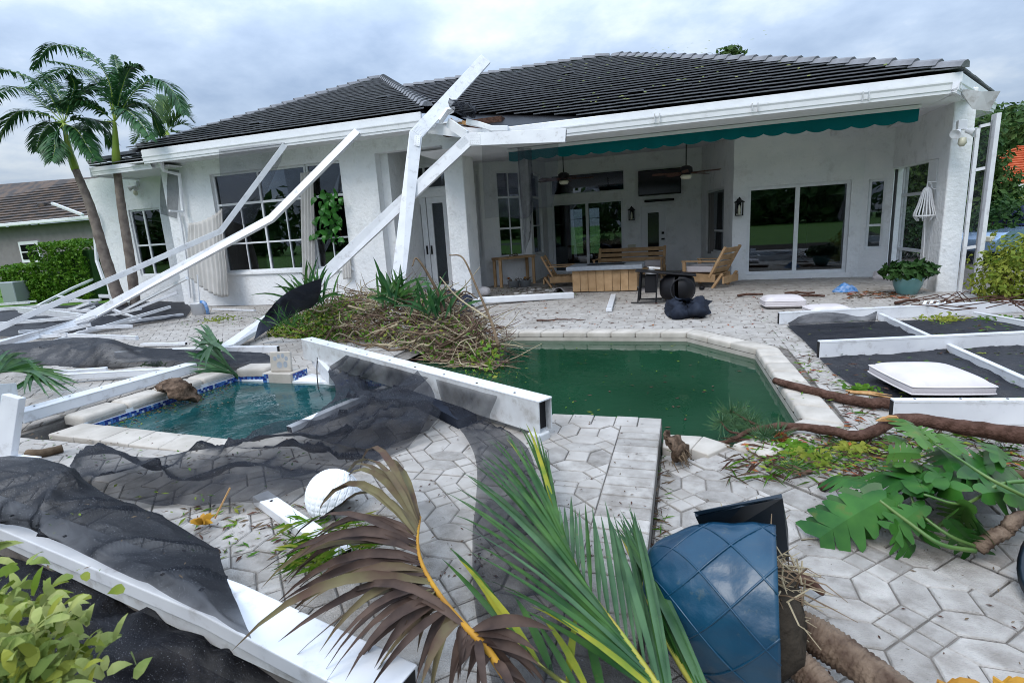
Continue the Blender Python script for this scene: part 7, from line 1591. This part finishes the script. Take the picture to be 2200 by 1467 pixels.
def car(loc, rz, body, top, label, name='parked_car', s=1.0):
    t = thing(name, label, 'car', loc); t.rotation_euler = (0, 0, rz); t.scale = (s, s, s)
    def add(m, nm, ma, smooth=False, bev=0, parent=t):
        o = bpy.data.objects.new(nm, m.mesh(nm, ma, smooth)); COL.objects.link(o); o.parent = parent
        if bev: b_ = o.modifiers.new('bevel', 'BEVEL'); b_.width = bev; b_.segments = 3; b_.limit_method = 'ANGLE'
        return o
    low = [(-2.25, .35), (-2.3, .62), (-2.15, .84), (-1.2, .95), (1.0, .92), (2.0, .80), (2.25, .62), (2.25, .35)]
    m = MB(); n = len(low)
    for y, k in ((-.88, .97), (-.80, 1.0), (.80, 1.0), (.88, .97)): m.v += [(x * k, y, z if abs(y) < .85 else lerp(.55, z, .9)) for x, z in low]
    for r_ in range(3):
        for k in range(n): a, b_ = r_ * n + k, r_ * n + (k + 1) % n; m.f.append((a, b_, b_ + n, a + n))
    m.f += [tuple(range(n)), tuple(range(4 * n - 1, 3 * n - 1, -1))]; m.m = [0] * len(m.f); add(m, 'body', body, bev=.05)
    hi = [(-1.55, .93), (-.95, 1.36), (.35, 1.40), (1.15, .93)]; m = MB(); n = 4
    for y, k in ((-.78, .0), (-.62, 1), (.62, 1), (.78, .0)): m.v += [(x, y if z < 1 else y * .92, z) for x, z in hi] if k else [(x, y, .92) for x, z in hi]
    for r_ in range(3):
        for k in range(n - 1): a = r_ * n + k; m.f.append((a, a + 1, a + 1 + n, a + n))
    m.m = [0] * len(m.f); add(m, 'cabin', top, bev=.04)
    for sy in (-1, 1):
        g_ = MB(); g_.add([(-1.25, sy * .755, .96), (.95, sy * .755, .96), (.33, sy * .60, 1.33), (-.90, sy * .60, 1.31)], [(0, 1, 2, 3)]); add(g_, 'side_window', 'glass')
        for x in (-1.4, 1.4):
            wm = MB().lathe((x, sy * .80, .33), [(.20, -.10), (.32, -.10), (.33, 0), (.32, .10), (.20, .10)], 20, ax=Matrix.Rotation(R(90), 3, 'X')); wo_ = add(wm, 'wheel', 'tyre', True)
            add(MB().lathe((x, sy * .83, .33), [(0, -.06), (.2, -.07), (.2, .07), (0, .06)], 12, ax=Matrix.Rotation(R(90), 3, 'X')), 'rim', 'chrome', parent=wo_)
        add(MB().box((2.16, sy * .62 - .14, .60), (2.27, sy * .62 + .14, .73)), 'headlight', 'lamp_glass', bev=.02); add(MB().box((-2.30, sy * .62 - .14, .62), (-2.22, sy * .62 + .14, .76)), 'tail_light', 'car_red', bev=.02)
    return t
c = G(2215, 556, 0); car((c.x + .4, c.y, -.05), R(198), 'car_blue', 'car_top', 'silver blue car with dark soft top at the right edge')
c = PY(1965, 500, 40); car((c.x, 40, 0), R(20), 'car_red', 'plastic_white', 'red car glimpsed through the side screen of the lanai', s=1.2)
def tree(base, h, crowns, label, seed, m='leaf_tree', size=.16, n=1500, group=None, trunk=.14, name='broadleaf_tree'):
    base = V(base); t = thing(name, label, 'tree', base, group); rs = random.Random(seed)
    top = base + V((0, 0, h)); MB().tube(catmull([base - V((0, 0, .1)), base + V((rs.uniform(-.2, .2), 0, h * .5)), top], 5), [trunk * (1 - .07 * i) for i in range(11)], 8).build('trunk', 'bark', t, smooth=True)
    mm = MB()
    for k, (dx, dy, dz, rx, rz) in enumerate(crowns):
        c = base + V((dx, dy, dz)); leafcloud(mm, c, (rx, rx * .8, rz), n, size, seed=seed + k * 3, hollow=.35, nf=1.8)
        MB().tube(catmull([base + V((0, 0, h * .6)), lerp(base + V((0, 0, h)), c, .5), c], 4), [trunk * .45 * (1 - .1 * i) for i in range(9)], 5).build('limb', 'bark', t)
    mm.build('crown', m, t, kind='stuff')
def tpx(px, Y): p = PY(px, 470, Y); return (p.x, Y, -.05)
TR = ((1920, 24, 3.2, ((-.3, 0, 2.6, 1.6, 1.5), (1.0, .3, 3.6, 1.5, 1.4), (-.9, .5, 1.4, 1.3, 1.1)), 'dense dark tree seen through the side screen of the lanai'),
      (1985, 27, 3.5, ((0, 0, 4.2, 2.0, 1.6), (1.2, 0, 2.2, 1.6, 1.4), (-1.0, 0, 1.0, 1.2, 1.0)), 'taller dark tree behind the macrame-like lampshade'),
      (2075, 22, 3.0, ((0, 0, 3.0, 1.0, 1.5), (.5, 0, 1.5, 1.0, 1.2)), 'tree behind the standing strip of screen'),
      (2150, 34, 4.2, ((0, 0, 4.6, 2.2, 1.4), (-1.4, 0, 3.2, 1.8, 1.6), (.3, 0, 2.0, 1.6, 1.6)), 'broad tree between the screen post and the villa'),
      (2195, 42, 5.0, ((0, 0, 5.6, 2.6, 1.5), (1.8, 0, 5.0, 2.0, 1.4)), 'dark tree behind the red villa roof'),
      (2110, 40, 5.0, ((0, 0, 5.2, 2.4, 1.5),), 'distant low tree right of the screen post'))
for k, (px, Y, h, cr, lb) in enumerate(TR): tree(tpx(px, Y), h, cr, lb, 60 + k * 11, size=.16 * Y / 25, group='trees beyond the right end of the house')
p = PY(1542, 126, 40); tree((p.x, 40, -.05), p.z - 1, ((-.5, 0, p.z - .2, 1.0, .5), (.7, 0, p.z + .2, .8, .5)), 'pine top just showing over the main roof ridge', 150, size=.22, n=260, name='pine_tree')
c = tpx(2140, 17); bush((c[0], 17, .75), (.9, .7, .8), 1500, .08, 'leaf_dark', 'dark thicket of bent branches behind the yellow shrub', seed=31, stems=10)
c = tpx(1935, 19); bush((c[0], 19, .7), (1.4, .8, .75), 1800, .09, 'leaf_dark', 'low dark shrub behind the side screen', seed=33)
c = tpx(2125, 24); bush((c[0], 24, 1.0), (1.4, .8, .9), 1500, .12, 'leaf_lime', 'yellow flowering shrub before the villa', seed=35)
# far tree line all round, behind the photographer too, so that panes and water have something to mirror
m = MB(); rs = random.Random(77)
for k in range(150):
    a = rs.uniform(0, 6.28); d = rs.uniform(60, 85); x, y = math.cos(a) * d, math.sin(a) * d
    if y > 0 and abs(math.atan2(x, y) + .32) < .62: continue
    if y > 30 and x < -20: d *= 1.6; x, y = math.cos(a) * d, math.sin(a) * d
    leafcloud(m, (x, y, rs.uniform(2, 4)), (rs.uniform(4, 8), rs.uniform(3, 5), rs.uniform(3, 5.5)), 230, 1.0, seed=k, hollow=.3)
m.build('distant_trees', 'leaf_tree', kind='stuff')
